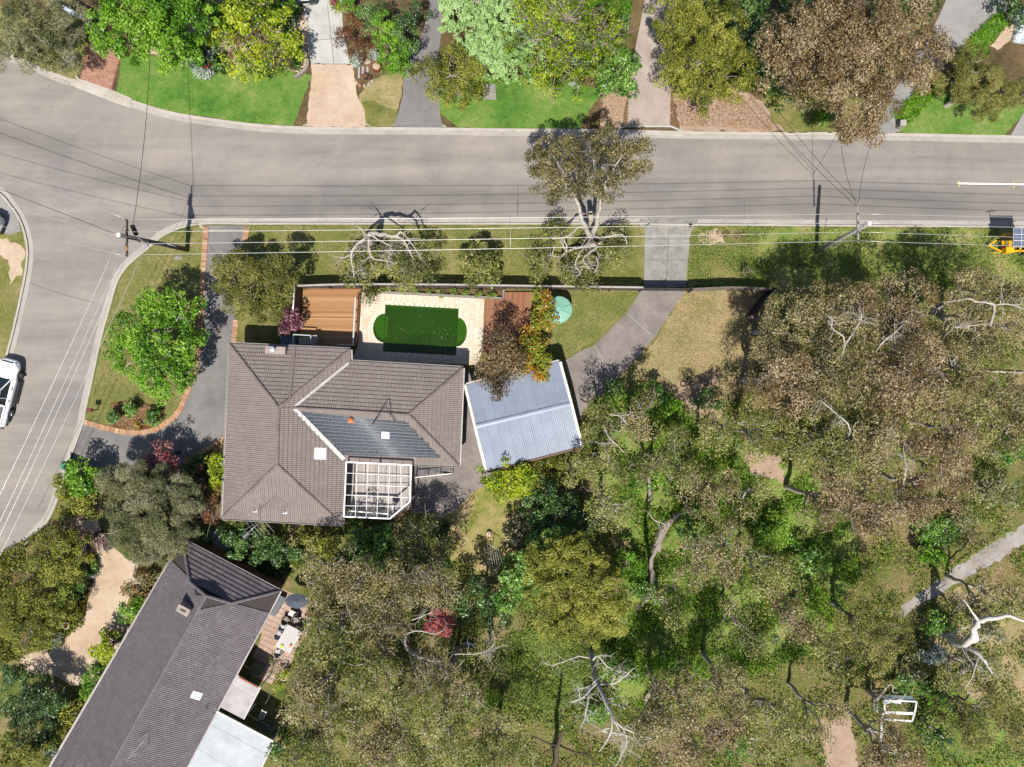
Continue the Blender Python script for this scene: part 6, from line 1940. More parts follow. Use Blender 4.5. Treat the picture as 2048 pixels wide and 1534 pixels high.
def leaves_mesh(name, C, Nn, size, aspect, mat, tint, parent, fold=.25):
    """C centres, Nn normals (N,3), diamond leaves with a light fold"""
    n = len(C)
    if n == 0: return None
    rnd = RNG.normal(size=(n, 3))
    T = rnd - (rnd * Nn).sum(1, keepdims=True) * Nn
    T /= np.linalg.norm(T, axis=1, keepdims=True) + 1e-9
    B = np.cross(Nn, T)
    sz = (size * RNG.uniform(.5, 1.45, n))[:, None]
    L_, Wd = T * sz * .5, B * sz * .5 * aspect
    V = np.empty((n, 4, 3), np.float32)
    V[:, 0] = C - L_; V[:, 1] = C - Wd * 1.0 + Nn * sz * fold * .15; V[:, 2] = C + L_; V[:, 3] = C + Wd + Nn * sz * fold * .15
    me = bpy.data.meshes.new(name)
    me.vertices.add(n * 4); me.vertices.foreach_set('co', V.ravel())
    me.loops.add(n * 4); me.loops.foreach_set('vertex_index', np.arange(n * 4, dtype=np.int32))
    me.polygons.add(n); me.polygons.foreach_set('loop_start', np.arange(0, n * 4, 4, dtype=np.int32))
    try: me.polygons.foreach_set('loop_total', np.full(n, 4, np.int32))
    except Exception: pass
    at = me.attributes.new('tint', 'FLOAT', 'FACE'); at.data.foreach_set('value', np.clip(tint, 0, 1).astype(np.float32))
    me.materials.append(mat); me.update(calc_edges=True)
    o = bpy.data.objects.new(name, me); COL.objects.link(o)
    adopt(o, parent)
    return o

STY = {   # leaf length, aspect, clump radius, leaves per clump, clump density (per m2 of crown), raggedness, flatness
 'gum':      dict(ls=.148, asp=.46, rc=.72, lp=150, cd=1.15, rag=.26, flat=.5, twig=3, bark='pale'),
 'gumbrown': dict(ls=.148, asp=.48, rc=.70, lp=160, cd=1.25, rag=.20, flat=.5, twig=1.5, bark='grey'),
 'broad':    dict(ls=.19, asp=.55, rc=.50, lp=64, cd=2.2, rag=.20, flat=.6, twig=0.4, bark='grey'),
 'fine':     dict(ls=.13, asp=.5, rc=.46, lp=115, cd=2.5, rag=.14, flat=.6, twig=0.6, bark='grey'),
 'feather':  dict(ls=.24, asp=.15, rc=.52, lp=200, cd=2.0, rag=.14, flat=.6, twig=1.5, bark='pale'),
 'airy':     dict(ls=.17, asp=.5, rc=.45, lp=48, cd=1.7, rag=.3, flat=.6, twig=4, bark='pale'),
 'twiggy':   dict(ls=.12, asp=.5, rc=.38, lp=28, cd=1.9, rag=.28, flat=.6, twig=8, bark='grey'),
 'small':    dict(ls=.13, asp=.55, rc=.26, lp=46, cd=6.0, rag=.12, flat=.7, twig=0, bark='grey'),
}
GROW = 1.14
ntri = [0]
def crown_points(lobes, sty):
    """clump centres for a list of lobes (px, py, radius px, top z, bottom z)"""
    cl = []
    for lo in lobes:
        px, py, rp, zt = lo[:4]
        zb = lo[4] if len(lo) > 4 else None
        c = W(px, py, zt)
        rm = rp * GROW / PX * (CAM_H - zt) / CAM_H
        if zb is None: zb = max(.4, zt - rm * 1.25)
        n = max(3, int(math.pi * rm * rm * sty['cd']))
        ph = RNG.uniform(0, 6.28, 3)
        k = 0
        while k < n:
            th = RNG.uniform(0, 6.2832)
            bound = 1 + sty['rag'] * (.5 * math.sin(3 * th + ph[0]) + .35 * math.sin(5 * th + ph[1]) + .25 * math.sin(9 * th + ph[2]))
            rho = math.sqrt(RNG.uniform(0, 1))
            rr = max(.05, rm - sty['rc'] * .6) * rho * bound
            dome = math.sqrt(max(0, 1 - rho * rho))
            zz = zb + (zt - zb) * (.12 + .88 * dome) + RNG.normal(0, .06) * (zt - zb)
            if RNG.random() < .22: zz = zb + (zz - zb) * RNG.uniform(.2, .8)
            cl.append((c.x + rr * math.cos(th), c.y + rr * math.sin(th), zz))
            k += 1
    return np.array(cl)

def make_leaves(name, cl, sty, mat, parent, dens=1.0, tint_off=0.0):
    n = len(cl); lp = max(4, int(sty['lp'] * dens)); rc = sty['rc']
    d = RNG.normal(size=(n, lp, 3)); d /= np.linalg.norm(d, axis=2, keepdims=True) + 1e-9
    d[..., 2] = np.where(RNG.random((n, lp)) < .72, np.abs(d[..., 2]), d[..., 2])
    r_ = rc * RNG.uniform(.35, 1.0, (n, lp, 1)) ** .6 * RNG.uniform(.7, 1.3, (n, 1, 1))
    off = d * r_; off[..., 2] *= sty['flat']
    C = (cl[:, None, :] + off).reshape(-1, 3)
    N_ = (d * .55 + np.array([0, 0, .55]) + RNG.normal(0, .45, (n, lp, 3))).reshape(-1, 3)
    N_ /= np.linalg.norm(N_, axis=1, keepdims=True) + 1e-9
    pz = .11 * np.sin(cl[:, 0:1] * 1.1 + 2 * np.sin(cl[:, 1:2] * .7)) + .09 * np.sin(cl[:, 1:2] * 1.7 + cl[:, 0:1] * .6)
    ct = RNG.normal(0, .13, (n, 1)) + pz + RNG.normal(.5, .21, (n, lp)) + tint_off
    keep = C[:, 2] > GZ + .03
    C, N_, ct = C[keep], N_[keep], ct.reshape(-1)[keep]
    ntri[0] += len(C) * 2
    return leaves_mesh(name, C, N_, sty['ls'], sty['asp'], mat, ct, parent)

def tube_np(paths, n=5):
    """paths: list of (pts list, radii) -> one MB"""
    mb = MB()
    for pts, rr in paths: mb.tube(pts, rr, n, False)
    return mb

def wob_path(a, b, k=4, amp=.12, sag=0.0):
    a, b = Vector(a), Vector(b); Ls = (b - a).length; out = [a]
    for i in range(1, k):
        t = i / k
        p = a.lerp(b, t) + Vector((random.gauss(0, 1), random.gauss(0, 1), random.gauss(0, .6))) * amp * Ls * .35
        p.z += sag * 4 * t * (1 - t)
        out.append(p)
    out.append(b); return out

def tree(name, label, cat, style, leaf, lobes, group=None, base=None, dens=1.0, trunk_r=None, bark=None, limbs=None, twig=None, cd=None, ls=None, parts=('trunk', 'crown'), tint=0.0, lean=None, nolimb=False):
    sty = dict(STY[style])
    if cd: sty['cd'] *= cd
    if ls: sty['ls'] *= ls
    cl = crown_points(lobes, sty)
    cen = cl.mean(0)
    zmax = cl[:, 2].max()
    if base is None: b_ = Vector((cen[0] + random.uniform(-.3, .3), cen[1] + random.uniform(-.3, .3), GZ))
    else: b_ = W(*base, GZ)
    root = thing(name, label, cat, b_, group)
    bm = BK[bark or sty['bark']]
    rm = math.sqrt(len(cl) / sty['cd'] / math.pi); tint += random.uniform(-.07, .07)
    tr = trunk_r or max(.04, min(.20, rm * .055 + zmax * .006))
    paths = []
    fork = Vector((b_.x * .65 + cen[0] * .35, b_.y * .65 + cen[1] * .35, GZ + (zmax - GZ) * (.40 if zmax > 3 else .25)))
    low = b_.copy(); low.z -= .05
    paths.append((wob_path(low, fork, 4, .06), [tr * (1.25 - .14 * i) for i in range(5)]))
    if not nolimb:
        nl = max(2, min(9, int(2 + rm * 1.3)))
        idx = RNG.choice(len(cl), min(len(cl), nl), replace=False)
        ends = []
        for i in idx:
            e = Vector(cl[i]); e = fork.lerp(e, .62); e.z = fork.z + (cl[i][2] - fork.z) * .62
            pth = wob_path(fork, e, 4, .16)
            paths.append((pth, [tr * (.72 - .11 * q) for q in range(5)])); ends.append((e, pth[2]))
        nsub = min(len(cl), int(6 + rm * rm * (1.0 if sty['twig'] < 1 else 2.2)))
        for i in RNG.choice(len(cl), nsub, replace=False):
            q = Vector(cl[i]); s_ = min((x for e in ends for x in e), key=lambda v: (v - q).length)
            if (q - s_).length < .25: continue
            paths.append((wob_path(s_, q, 4, .2), [tr * .30, tr * .24, tr * .18, tr * .13, tr * .07]))
    tw = twig if twig is not None else sty['twig']
    tws = []
    ntw = int(tw * rm * rm * .55)
    for _ in range(ntw):
        i = RNG.integers(len(cl)); q = Vector(cl[i]); q.z += sty['rc'] * .35
        a = random.uniform(0, 6.28); Ls = random.uniform(.5, 1.5)
        p = [q.copy()]
        hd = Vector((math.cos(a), math.sin(a), random.uniform(0, .3)))
        for s_ in range(4):
            hd = (hd + Vector((random.gauss(0, .35), random.gauss(0, .35), random.gauss(0, .12)))).normalized()
            p.append(p[-1] + hd * Ls / 4)
        r0_ = random.uniform(.010, .022)
        tws.append((p, [r0_, r0_ * .85, r0_ * .7, r0_ * .5, r0_ * .25]))
        for sidx in (1, 2, 3):
            if random.random() < .6:
                dd = Vector((random.gauss(0, 1), random.gauss(0, 1), random.gauss(.1, .3))).normalized()
                tws.append(([p[sidx], p[sidx] + dd * Ls * .22, p[sidx] + dd * Ls * .42 + Vector((0, 0, .04))], [r0_ * .55, r0_ * .4, r0_ * .15]))
    tube_np(paths).build(parts[0], bm, root)
    if tws: tag(tube_np(tws, 4).build('twigs' if parts[0] != 'twigs' else 'loose_twigs', bm, root), kind='stuff')
    make_leaves(parts[1], cl, sty, LM[leaf], root, dens, tint)
    return root

def bare_limbs(parent, limbs, bark, name='limb', twigs=0, n=8, tw_len=1.2):
    """limbs: list of lists of (px, py, z, radius)"""
    for lm in limbs:
        pts = [W(p[0], p[1], p[2]) for p in lm]; rr = [p[3] * .72 for p in lm]
        # round the bends
        P, Rr = [], []
        m_ = len(pts)
        for i in range(m_ - 1):
            p0, p1, p2, p3 = pts[max(0, i - 1)], pts[i], pts[i + 1], pts[min(m_ - 1, i + 2)]
            for t in (0, .33, .66):
                P.append(.5 * ((2 * p1) + (p2 - p0) * t + (2 * p0 - 5 * p1 + 4 * p2 - p3) * t * t + (3 * p1 - p0 - 3 * p2 + p3) * t ** 3)); Rr.append(rr[i] + (rr[i + 1] - rr[i]) * t)
        P.append(pts[-1]); Rr.append(rr[-1])
        for i in range(1, len(P) - 1):
            P[i] = P[i] + Vector((random.gauss(0, 1), random.gauss(0, 1), 0)) * Rr[i] * .28; Rr[i] *= random.uniform(.86, 1.14)
        mb = MB(); mb.tube(P, Rr, n)
        for _ in range(twigs):
            i = random.randrange(max(1, len(P) // 3), len(P)); q = P[i]
            d = Vector((random.gauss(0, 1), random.gauss(0, 1), random.gauss(.2, .4))).normalized(); Ls = tw_len * random.uniform(.4, 1)
            p = [q]
            for s_ in range(4):
                d = (d + Vector((random.gauss(0, .4), random.gauss(0, .4), random.gauss(0, .2)))).normalized(); p.append(p[-1] + d * Ls / 4)
            r0_ = min(Rr[i] * .5, .03)
            mb.tube(p, [r0_, r0_ * .8, r0_ * .6, r0_ * .45, r0_ * .2], 4, False)
            for s2 in (1, 2, 3):
                if random.random() < .7:
                    dd = Vector((random.gauss(0, 1), random.gauss(0, 1), random.gauss(.1, .3))).normalized()
                    mb.tube([p[s2], p[s2] + dd * Ls * .2, p[s2] + dd * Ls * .36], [r0_ * .5, r0_ * .35, r0_ * .15], 4, False)
        mb.build(name, bark, parent)

def strappy(name, label, cat, spots, leaf, n_each=26, Lb=.55, wd=.045, kind=None, hz=.35):
    """tufts of arching strap leaves"""
    vs, fs, tt = [], [], []
    for (px, py) in spots:
        c = W(px, py, GZ); ct = random.gauss(.5, .12)
        for k in range(n_each):
            a = random.uniform(0, 6.283); Ls = Lb * random.uniform(.6, 1.2); h = hz * random.uniform(.6, 1.2)
            d = Vector((math.cos(a), math.sin(a), 0)); s_ = Vector((-d.y, d.x, 0)) * wd * random.uniform(.7, 1.2) / 2
            o_ = c + d * random.uniform(0, .12)
            p = [o_, o_ + d * Ls * .45 + Vector((0, 0, h)), o_ + d * Ls + Vector((0, 0, h * .45))]
            b0 = len(vs)
            vs += [p[0] - s_, p[0] + s_, p[1] + s_, p[1] - s_, p[2]]
            fs += [(b0, b0 + 1, b0 + 2, b0 + 3), (b0 + 3, b0 + 2, b0 + 4)]
            t_ = ct + random.gauss(0, .2); tt += [t_, t_]
    me = bpy.data.meshes.new(name); me.from_pydata([tuple(v) for v in vs], [], fs); me.materials.append(LM[leaf])
    at = me.attributes.new('tint', 'FLOAT', 'FACE'); at.data.foreach_set('value', np.clip(tt, 0, 1).astype(np.float32)); me.update()
    o = bpy.data.objects.new(name, me); COL.objects.link(o)
    ntri[0] += len(fs) * 1.5
    return tag(o, label, cat, kind=kind)

def pip(X, Y, poly):
    ins = np.zeros(X.shape, bool); j = len(poly) - 1
    for i in range(len(poly)):
        xi, yi = poly[i]; xj, yj = poly[j]
        ins ^= ((yi > Y) != (yj > Y)) & (X < (xj - xi) * (Y - yi) / (yj - yi + 1e-9) + xi); j = i
    return ins
KEEP_CLEAR = [[(1775, 1218), (1830, 1185), (1890, 1142), (1960, 1100), (2050, 1042), (2200, 940), (2220, 975), (2060, 1085), (1990, 1130), (1915, 1172), (1860, 1205), (1800, 1240)], [(1640, 1440), (1700, 1430), (1720, 1560), (1660, 1580)], [(1490, 900), (1560, 910), (1570, 960), (1500, 950)]]
def scatter(name, poly, n, leaf, sz, asp, zmax, kind='stuff', clump=0.0, tint=.5, up=.5):
    """ground cover: loose leaves and tufts inside a photo polygon"""
    xs = [p[0] for p in poly]; ys = [p[1] for p in poly]
    pts = []
    tries = 0
    while len(pts) < n and tries < n * 6:
        m_ = n
        X = RNG.uniform(min(xs), max(xs), m_); Y = RNG.uniform(min(ys), max(ys), m_)
        tries += m_
        inside = pip(X, Y, poly)
        for kc in KEEP_CLEAR: inside &= ~pip(X, Y, kc)
        # patchy
        pat = np.sin(X * .055 + 1.7 * np.sin(Y * .04)) + np.sin(Y * .063 + 1.3 * np.sin(X * .031 + 2)) + RNG.normal(0, clump if clump else .01, m_)
        ok = inside & ((pat > -.1) if clump else True)
        pts += list(zip(X[ok], Y[ok]))
    pts = np.array(pts[:n])
    z = GZ + .02 + RNG.random(len(pts)) ** 2 * zmax
    k = (CAM_H - GZ) / CAM_H / PX
    C = np.stack([(pts[:, 0] - CX) * k, (CY - pts[:, 1]) * k, z], 1)
    N_ = RNG.normal(0, 1, C.shape); N_[:, 2] = np.abs(N_[:, 2]) + up; N_ /= np.linalg.norm(N_, axis=1, keepdims=True)
    ntri[0] += len(C) * 2
    o = leaves_mesh(name, C, N_, sz, asp, LM[leaf], RNG.normal(tint, .2, len(C)), None)
    return tag(o, kind=kind)
# ------------------------------------------------------------------ planting, top side of the street
T_ = tree
T_('feathery_tree', 'grey green feathery tree with bare limbs at the top left corner', 'tree', 'feather', 'greygreen', [(30, 40, 62, 5.5), (80, 70, 52, 5.0), (110, 20, 46, 5.5), (-10, 90, 40, 4.5)], twig=3)
T_('hedge_shrub', 'low olive green shrub under the feathery tree beside the verge', 'shrub', 'broad', 'olive', [(90, 104, 26, 1.6), (30, 84, 26, 1.6), (60, 98, 24, 1.5)])
T_('spreading_tree', 'wide bright green tree beside the brick driveway at top left', 'tree', 'broad', 'bright', [(205, 40, 52, 6.5), (262, 58, 60, 6.8), (325, 40, 62, 7.0), (372, 20, 46, 6.5), (300, -20, 80, 7), (345, 88, 30, 5.0), (230, -30, 60, 7)], dens=1.25, cd=1.15)
T_('yellow_green_tree', 'yellow green tree mixed with brown twigs left of the concrete driveway', 'tree', 'broad', 'lime', [(448, 60, 42, 4.6), (490, 30, 46, 5.2), (550, 40, 42, 4.6), (480, 125, 34, 3.6), (530, 108, 38, 3.8), (575, 80, 30, 3.6), (470, -20, 60, 5.5)], twig=4, dens=.85, tint=-.06)
T_('russet_shrub', 'brown twiggy shrub inside the yellow green tree bed', 'shrub', 'twiggy', 'russet', [(470, 85, 30, 4.4), (520, 75, 34, 4.4), (560, 110, 24, 3.6)], dens=1.3)
T_('green_shrub', 'fresh green leafy shrub at the corner of the concrete driveway wall', 'shrub', 'broad', 'bright', [(592, 112, 17, 1.2), (582, 98, 12, 1.3)])
T_('silver_shrub', 'silver leafed shrub spilling round the rusty steel arc', 'shrub', 'fine', 'silver', [(378, 125, 13, .8), (392, 140, 14, .8), (412, 145, 12, .7), (425, 100, 14, 1.2), (416, 78, 14, 1.2)], dens=.8)
T_('dark_shrub', 'dark green shrub in the shade above the silver shrub', 'shrub', 'broad', 'dark', [(398, 92, 22, 1.8), (440, 120, 18, 1.4)])
T_('brown_shrub', 'brown fine leafed shrub right of the concrete driveway', 'shrub', 'twiggy', 'russet', [(692, 68, 28, 2.4), (712, 88, 26, 2.4), (700, 40, 24, 2.4)], dens=3.2, tint=-.1, bark='dark')
T_('lime_shrub', 'small round lime shrub at the top edge right of the concrete driveway', 'shrub', 'small', 'bright', [(698, 8, 24, 1.8)])
T_('conifer', 'bright green dense conifer leaning over the dark green shrub', 'conifer', 'small', 'bright', [(762, 34, 20, 4.2), (772, 62, 30, 4.6), (782, 92, 34, 4.6), (796, 118, 26, 3.8)], dens=1.3)
T_('dark_conifer', 'dark green conifer right of the bright green conifer', 'conifer', 'fine', 'dark', [(806, 50, 38, 4.6), (816, 90, 26, 4.0), (742, 22, 30, 4.0), (830, 20, 26, 4.2)], tint=.08)
T_('silver_shrub', 'silver mound left of the rusty ring planter', 'shrub', 'fine', 'silver', [(712, 120, 16, .9)])
T_('silver_shrub', 'silver mound touching the rusty ring planter from above', 'shrub', 'fine', 'silver', [(745, 114, 15, .9)])
T_('olive_tree', 'round olive green tree over the dark asphalt driveway', 'tree', 'fine', 'olive', [(858, 140, 42, 4.6), (905, 118, 46, 5.0), (938, 150, 40, 4.6), (900, 170, 36, 4.0), (955, 186, 18, 3.2)], twig=2.2, dens=.95)
T_('pale_green_tree', 'smooth pale green tree spreading left of the sparse tree', 'tree', 'small', 'pale', [(912, 18, 40, 4.2), (950, 40, 52, 4.6), (985, 80, 50, 4.6), (1000, 20, 54, 4.6), (960, 100, 34, 4.0), (1010, 120, 30, 3.8), (930, -40, 60, 4)], dens=1.35, cd=1.1)
T_('bare_spreading_tree', 'wide thinly leafed tree with many pale grey branches at top centre', 'tree', 'airy', 'lime', [(1070, 40, 62, 7.0), (1130, 60, 70, 7.4), (1190, 30, 62, 7.2), (1100, 120, 50, 6.0), (1165, 120, 50, 6.0), (1225, 60, 44, 6.4), (1120, -20, 80, 7.5)], twig=11, tint=-.18, dens=1.15, bark='grey')
T_('pale_green_tree', 'pale green leafy shrubs glimpsed beneath the sparse grey branched tree', 'shrub', 'small', 'pale', [(1050, 60, 46, 3.2), (1100, 30, 46, 3.2), (1060, 120, 36, 2.8), (1150, 90, 40, 2.6)], dens=.9, tint=-.1)
T_('understorey_shrub', 'low yellow green shrubs under the sparse tree along the lawn', 'shrub', 'broad', 'lime', [(1060, 140, 26, 1.6), (1120, 140, 26, 1.8), (1180, 130, 34, 2.0), (1215, 70, 34, 2.2), (1010, 150, 18, 1.2)], tint=-.15)
T_('glossy_shrub', 'dark glossy green shrub left of the paved driveway', 'shrub', 'broad', 'emerald', [(1246, 118, 32, 2.4), (1232, 150, 34, 2.4), (1258, 160, 22, 2.0), (1205, 145, 22, 1.8)], dens=1.3)
T_('white_flower_shrub', 'small grey shrub with white flowers at the lawn edge', 'shrub', 'small', 'silver', [(1145, 156, 17, .8)], tint=.1, dens=.6)
T_('wattle_tree', 'large dense olive green tree right of the paved driveway', 'tree', 'fine', 'olive', [(1370, 50, 56, 6.2), (1410, 96, 74, 6.8), (1450, 40, 62, 6.6), (1478, 130, 54, 6.0), (1420, 170, 44, 5.2), (1362, 130, 40, 5.0), (1400, -20, 70, 6)], dens=1.35, cd=1.1)
T_('dark_green_tree', 'dark green tree wedged between the dense olive tree and brown gum', 'tree', 'broad', 'dark', [(1520, 60, 52, 5.6), (1535, 130, 44, 4.6), (1500, 0, 50, 5.4), (1560, 180, 30, 3.6), (1600, 10, 40, 5)], dens=1.2)
T_('brown_gum_tree', 'big brown leafed gum tree overhanging the street at top right', 'gum tree', 'gumbrown', 'gumbrown', [(1605, 55, 70, 9.5), (1580, 130, 50, 8.5), (1680, 50, 78, 10.5), (1755, 30, 80, 10.8), (1830, 40, 72, 10.4), (1880, 90, 48, 9.0), (1720, 120, 74, 10.5), (1795, 120, 70, 10.2), (1650, 170, 44, 8.2), (1740, 200, 50, 8.6), (1700, 255, 34, 7.5), (1740, 260, 36, 7.5), (1840, 150, 40, 8.6), (1760, 230, 36, 8.0), (1720, -30, 90, 10.5)], base=(1700, 190), dens=1.15)
T_('weeping_shrub', 'green weeping tree over the lawn at the top right edge', 'tree', 'feather', 'conifer', [(1925, 140, 46, 4.6), (1975, 160, 54, 4.8), (2010, 180, 42, 4.4), (1950, 110, 34, 4.4), (2045, 175, 34, 4.2)], dens=1.2, tint=.0)
T_('edge_shrub', 'dark leafy shrub at the very top right corner', 'shrub', 'broad', 'dark', [(2030, 4, 24, 2.2), (2060, 10, 30, 2.4)])
T_('verge_shrub', 'low grey twiggy shrub on the verge under the brown gum', 'shrub', 'twiggy', 'greygreen', [(1612, 210, 22, 1.2), (1590, 190, 18, 1.0)], dens=1.5)
T_('verge_shrub', 'mid green shrub on the verge behind the grey twiggy shrub', 'shrub', 'broad', 'olive', [(1560, 175, 24, 1.4), (1640, 170, 26, 2.0), (1680, 120, 28, 2)])
strappy('strappy_plants', 'bright green strap leafed plants beside the curved grey driveway', 'plants', [(1800 + 62 * t + random.uniform(-13, 13), 238 - 62 * t + random.uniform(-10, 10)) for t in np.linspace(0, 1, 90)], 'bright', 22, .5, kind='stuff')
strappy('strappy_plants', 'strap leafed plants in the bed left of the silver covered heaps', 'plants', [(1950 + 56 * t + random.uniform(-13, 13), 88 - 50 * t + random.uniform(-9, 9)) for t in np.linspace(0, 1, 80)] + [(1960 + random.uniform(-20, 10), 95 + random.uniform(-15, 15)) for _ in range(20)], 'bright', 20, .5, kind='stuff')
strappy('strappy_plant', 'single bright strappy plant on the verge under the brown gum', 'plant', [(1644, 238), (1650, 234), (1638, 240)], 'bright', 40, .7)
for (x, y, l_) in ((586, 132, 'dark green grass tussock left of the grey driveway rock'), (566, 138, 'orange green grass tussock at the lawn edge by the garden bed'), (548, 144, 'low brown grass tussock beside the yellow green tree')):
    strappy('grass_tussock', l_, 'grass tussock', [(x, y), (x + 2, y - 2), (x - 2, y + 1)], 'grass', 44, .5, .03, hz=.45)
strappy('spiky_plants', 'spiky pale green tufts at the foot of the bright green conifer', 'plants', [(770 + i * 5.5, 137 + (i % 3) * 2.5) for i in range(7)], 'grass', 30, .6, .035, kind='stuff')
strappy('grass_tussock', 'yellow strappy plant right of the pale concrete driveway', 'plant', [(672, 8), (676, 18), (670, 0)], 'lime', 40, .6, .04)
for (x, y, l_) in ((423, 140, 'dark spiky tuft nearest the rusty steel arc'), (436, 143, 'middle dark spiky tuft right of the rusty steel arc'), (450, 146, 'dark spiky tuft furthest right of the rusty steel arc')):
    strappy('spiky_tuft', l_, 'plant', [(x, y)], 'dark', 40, .36, .03)
T_('red_flower', 'red flower head at the top edge right of the concrete driveway', 'flower', 'small', 'pink', [(666, 1, 6, .9)], tint=.2)

# ------------------------------------------------------------------ street verge, this side
T_('clipped_conifer', 'dense olive conifer clump left of the timber deck over the dark driveway', 'conifer', 'fine', 'conifer', [(455, 560, 44, 4.2), (440, 530, 28, 3.8), (478, 600, 44, 4.4), (500, 545, 34, 4.4), (520, 615, 30, 4.0), (548, 530, 34, 5.0), (560, 565, 32, 4.8), (545, 600, 28, 4.2), (470, 520, 24, 4.0)], dens=1.5, cd=1.25, twig=.8)
T_('bright_green_tree', 'bright green spreading tree on the corner lawn', 'tree', 'broad', 'bright', [(300, 600, 46, 4.8), (345, 618, 40, 4.6), (258, 655, 52, 5.0), (230, 700, 40, 4.2), (305, 690, 64, 5.4), (356, 690, 40, 4.6), (285, 735, 48, 4.6), (330, 750, 44, 4.4), (315, 785, 24, 3.4)], dens=1.1, twig=1.4, bark='pale')
r = tree('dead_limb_tree', 'street tree with thick pale dead limbs above low olive foliage', 'street tree', 'gum', 'gumgreen', [(700, 520, 26, 2.8), (690, 545, 22, 2.6), (745, 545, 34, 3.0), (790, 510, 30, 3.2), (815, 540, 36, 3.2), (850, 500, 30, 3.2), (860, 545, 22, 2.8), (790, 560, 30, 2.6), (740, 505, 22, 2.8), (735, 580, 26, 2.2)], base=(762, 500), dens=1.2, twig=4, tint=-.05)
bare_limbs(r, [[(748, 492, .1, .38), (742, 482, 2.4, .34), (736, 472, 4.2, .30), (745, 466, 4.6, .24), (768, 470, 4.8, .19), (790, 473, 4.7, .15), (802, 462, 5.0, .12)],
               [(790, 472, 4.7, .13), (806, 480, 4.5, .10), (818, 500, 4.2, .08), (828, 520, 3.9, .05)],
               [(802, 464, 5.0, .11), (815, 476, 4.7, .07), (840, 512, 4.2, .05)],
               [(734, 474, 4.2, .17), (716, 488, 4.2, .14), (702, 508, 4.0, .11), (706, 535, 3.7, .07), (708, 555, 3.4, .05)],
               [(702, 508, 4.0, .08), (685, 516, 4.0, .05), (668, 512, 4.1, .03)],
               [(738, 476, 4.2, .13), (738, 500, 4.0, .11), (748, 518, 3.8, .08), (775, 522, 3.6, .06), (790, 528, 3.5, .03)],
               [(742, 470, 4.4, .10), (765, 484, 4.3, .07), (782, 492, 4.2, .05), (776, 505, 4.1, .03)],
               [(735, 473, 4.3, .08), (722, 458, 4.6, .05), (712, 450, 4.7, .02)]], bark_pale, 'dead_limb', twigs=9, tw_len=1.5)
T_('round_street_shrub', 'round olive shrub on the verge between the two big street trees', 'shrub', 'broad', 'gumgreen', [(950, 520, 34, 3.0), (980, 525, 30, 3.0), (962, 550, 34, 2.8), (968, 500, 26, 2.6), (935, 545, 22, 2.4)], dens=1.25, twig=2, bark='pale')
r = tree('forked_street_tree', 'tall forked street tree whose brown crown hangs over the road', 'street tree', 'fine', 'gum', [(1078, 318, 30, 7.0), (1105, 292, 34, 7.2), (1092, 350, 36, 7.2), (1140, 300, 34, 7.4), (1135, 345, 38, 7.4), (1180, 290, 36, 7.6), (1200, 330, 40, 7.6), (1232, 296, 34, 7.4), (1265, 305, 32, 7.2), (1285, 290, 24, 7.0), (1248, 350, 36, 7.2), (1210, 372, 30, 6.8), (1110, 378, 26, 6.6), (1165, 365, 24, 6.8), (1285, 330, 24, 6.8), (1212, 262, 22, 7.0)], base=(1182, 478), dens=1.15, cd=1.05, tint=-.16, nolimb=True, twig=2.5, bark='pale', trunk_r=.30)
bare_limbs(r, [[(1181, 478, .1, .36), (1180, 474, 1.8, .32), (1176, 462, 3.2, .27), (1164, 440, 4.6, .22), (1158, 415, 5.4, .18), (1148, 392, 6.0, .15), (1140, 365, 6.4, .12), (1120, 335, 6.8, .08), (1105, 310, 7.0, .04)],
               [(1182, 476, .8, .32), (1186, 466, 2.6, .28), (1194, 446, 4.0, .23), (1198, 420, 5.0, .19), (1204, 395, 5.8, .15), (1214, 365, 6.4, .11), (1232, 330, 6.9, .07), (1250, 305, 7.2, .04)],
               [(1148, 392, 6.0, .09), (1130, 372, 6.4, .06), (1098, 352, 6.8, .03)], [(1208, 385, 6.0, .09), (1190, 340, 6.8, .06), (1185, 300, 7.2, .03)], [(1214, 365, 6.4, .07), (1240, 355, 6.8, .04), (1275, 320, 7.0, .03)],
               [(1178, 474, 2.0, .13), (1160, 452, 3.0, .12), (1140, 470, 3.2, .10), (1120, 476, 3.3, .07), (1104, 478, 3.4, .05)],
               [(1182, 476, 1.6, .14), (1170, 492, 2.4, .11), (1150, 498, 2.8, .07)],
               [(1186, 472, 1.8, .13), (1206, 476, 2.8, .11), (1210, 474, 3.2, .10), (1245, 470, 3.4, .06), (1254, 488, 3.3, .04)],
               [(1184, 482, 1.2, .14), (1196, 492, 2.6, .11), (1178, 506, 3.0, .09), (1166, 520, 3.2, .07), (1180, 538, 3.2, .04)],
               [(1180, 484, 1.2, .13), (1160, 505, 2.8, .10), (1150, 530, 3.0, .08), (1162, 548, 3.0, .05), (1142, 552, 3.0, .03)],
               [(1192, 512, 2.8, .08), (1196, 530, 3.0, .06), (1188, 545, 3.0, .03)]], bark_pale, 'limb', twigs=6)
T_('street_tree_understorey', 'wide low olive foliage round the foot of the forked street tree', 'shrub', 'gum', 'gumgreen', [(1080, 500, 36, 2.8), (1110, 470, 30, 2.8), (1070, 535, 24, 2.4), (1130, 545, 30, 2.6), (1170, 565, 28, 2.2), (1200, 540, 28, 2.6), (1235, 500, 34, 3.0), (1245, 465, 26, 3.0), (1160, 520, 26, 2.4)], base=(1178, 482), dens=1.15, twig=4)
T_('grey_verge_bush', 'small grey bush on the sunny verge at the edge of tree shade', 'shrub', 'twiggy', 'greygreen', [(1494, 536, 14, 1.2)], dens=3)
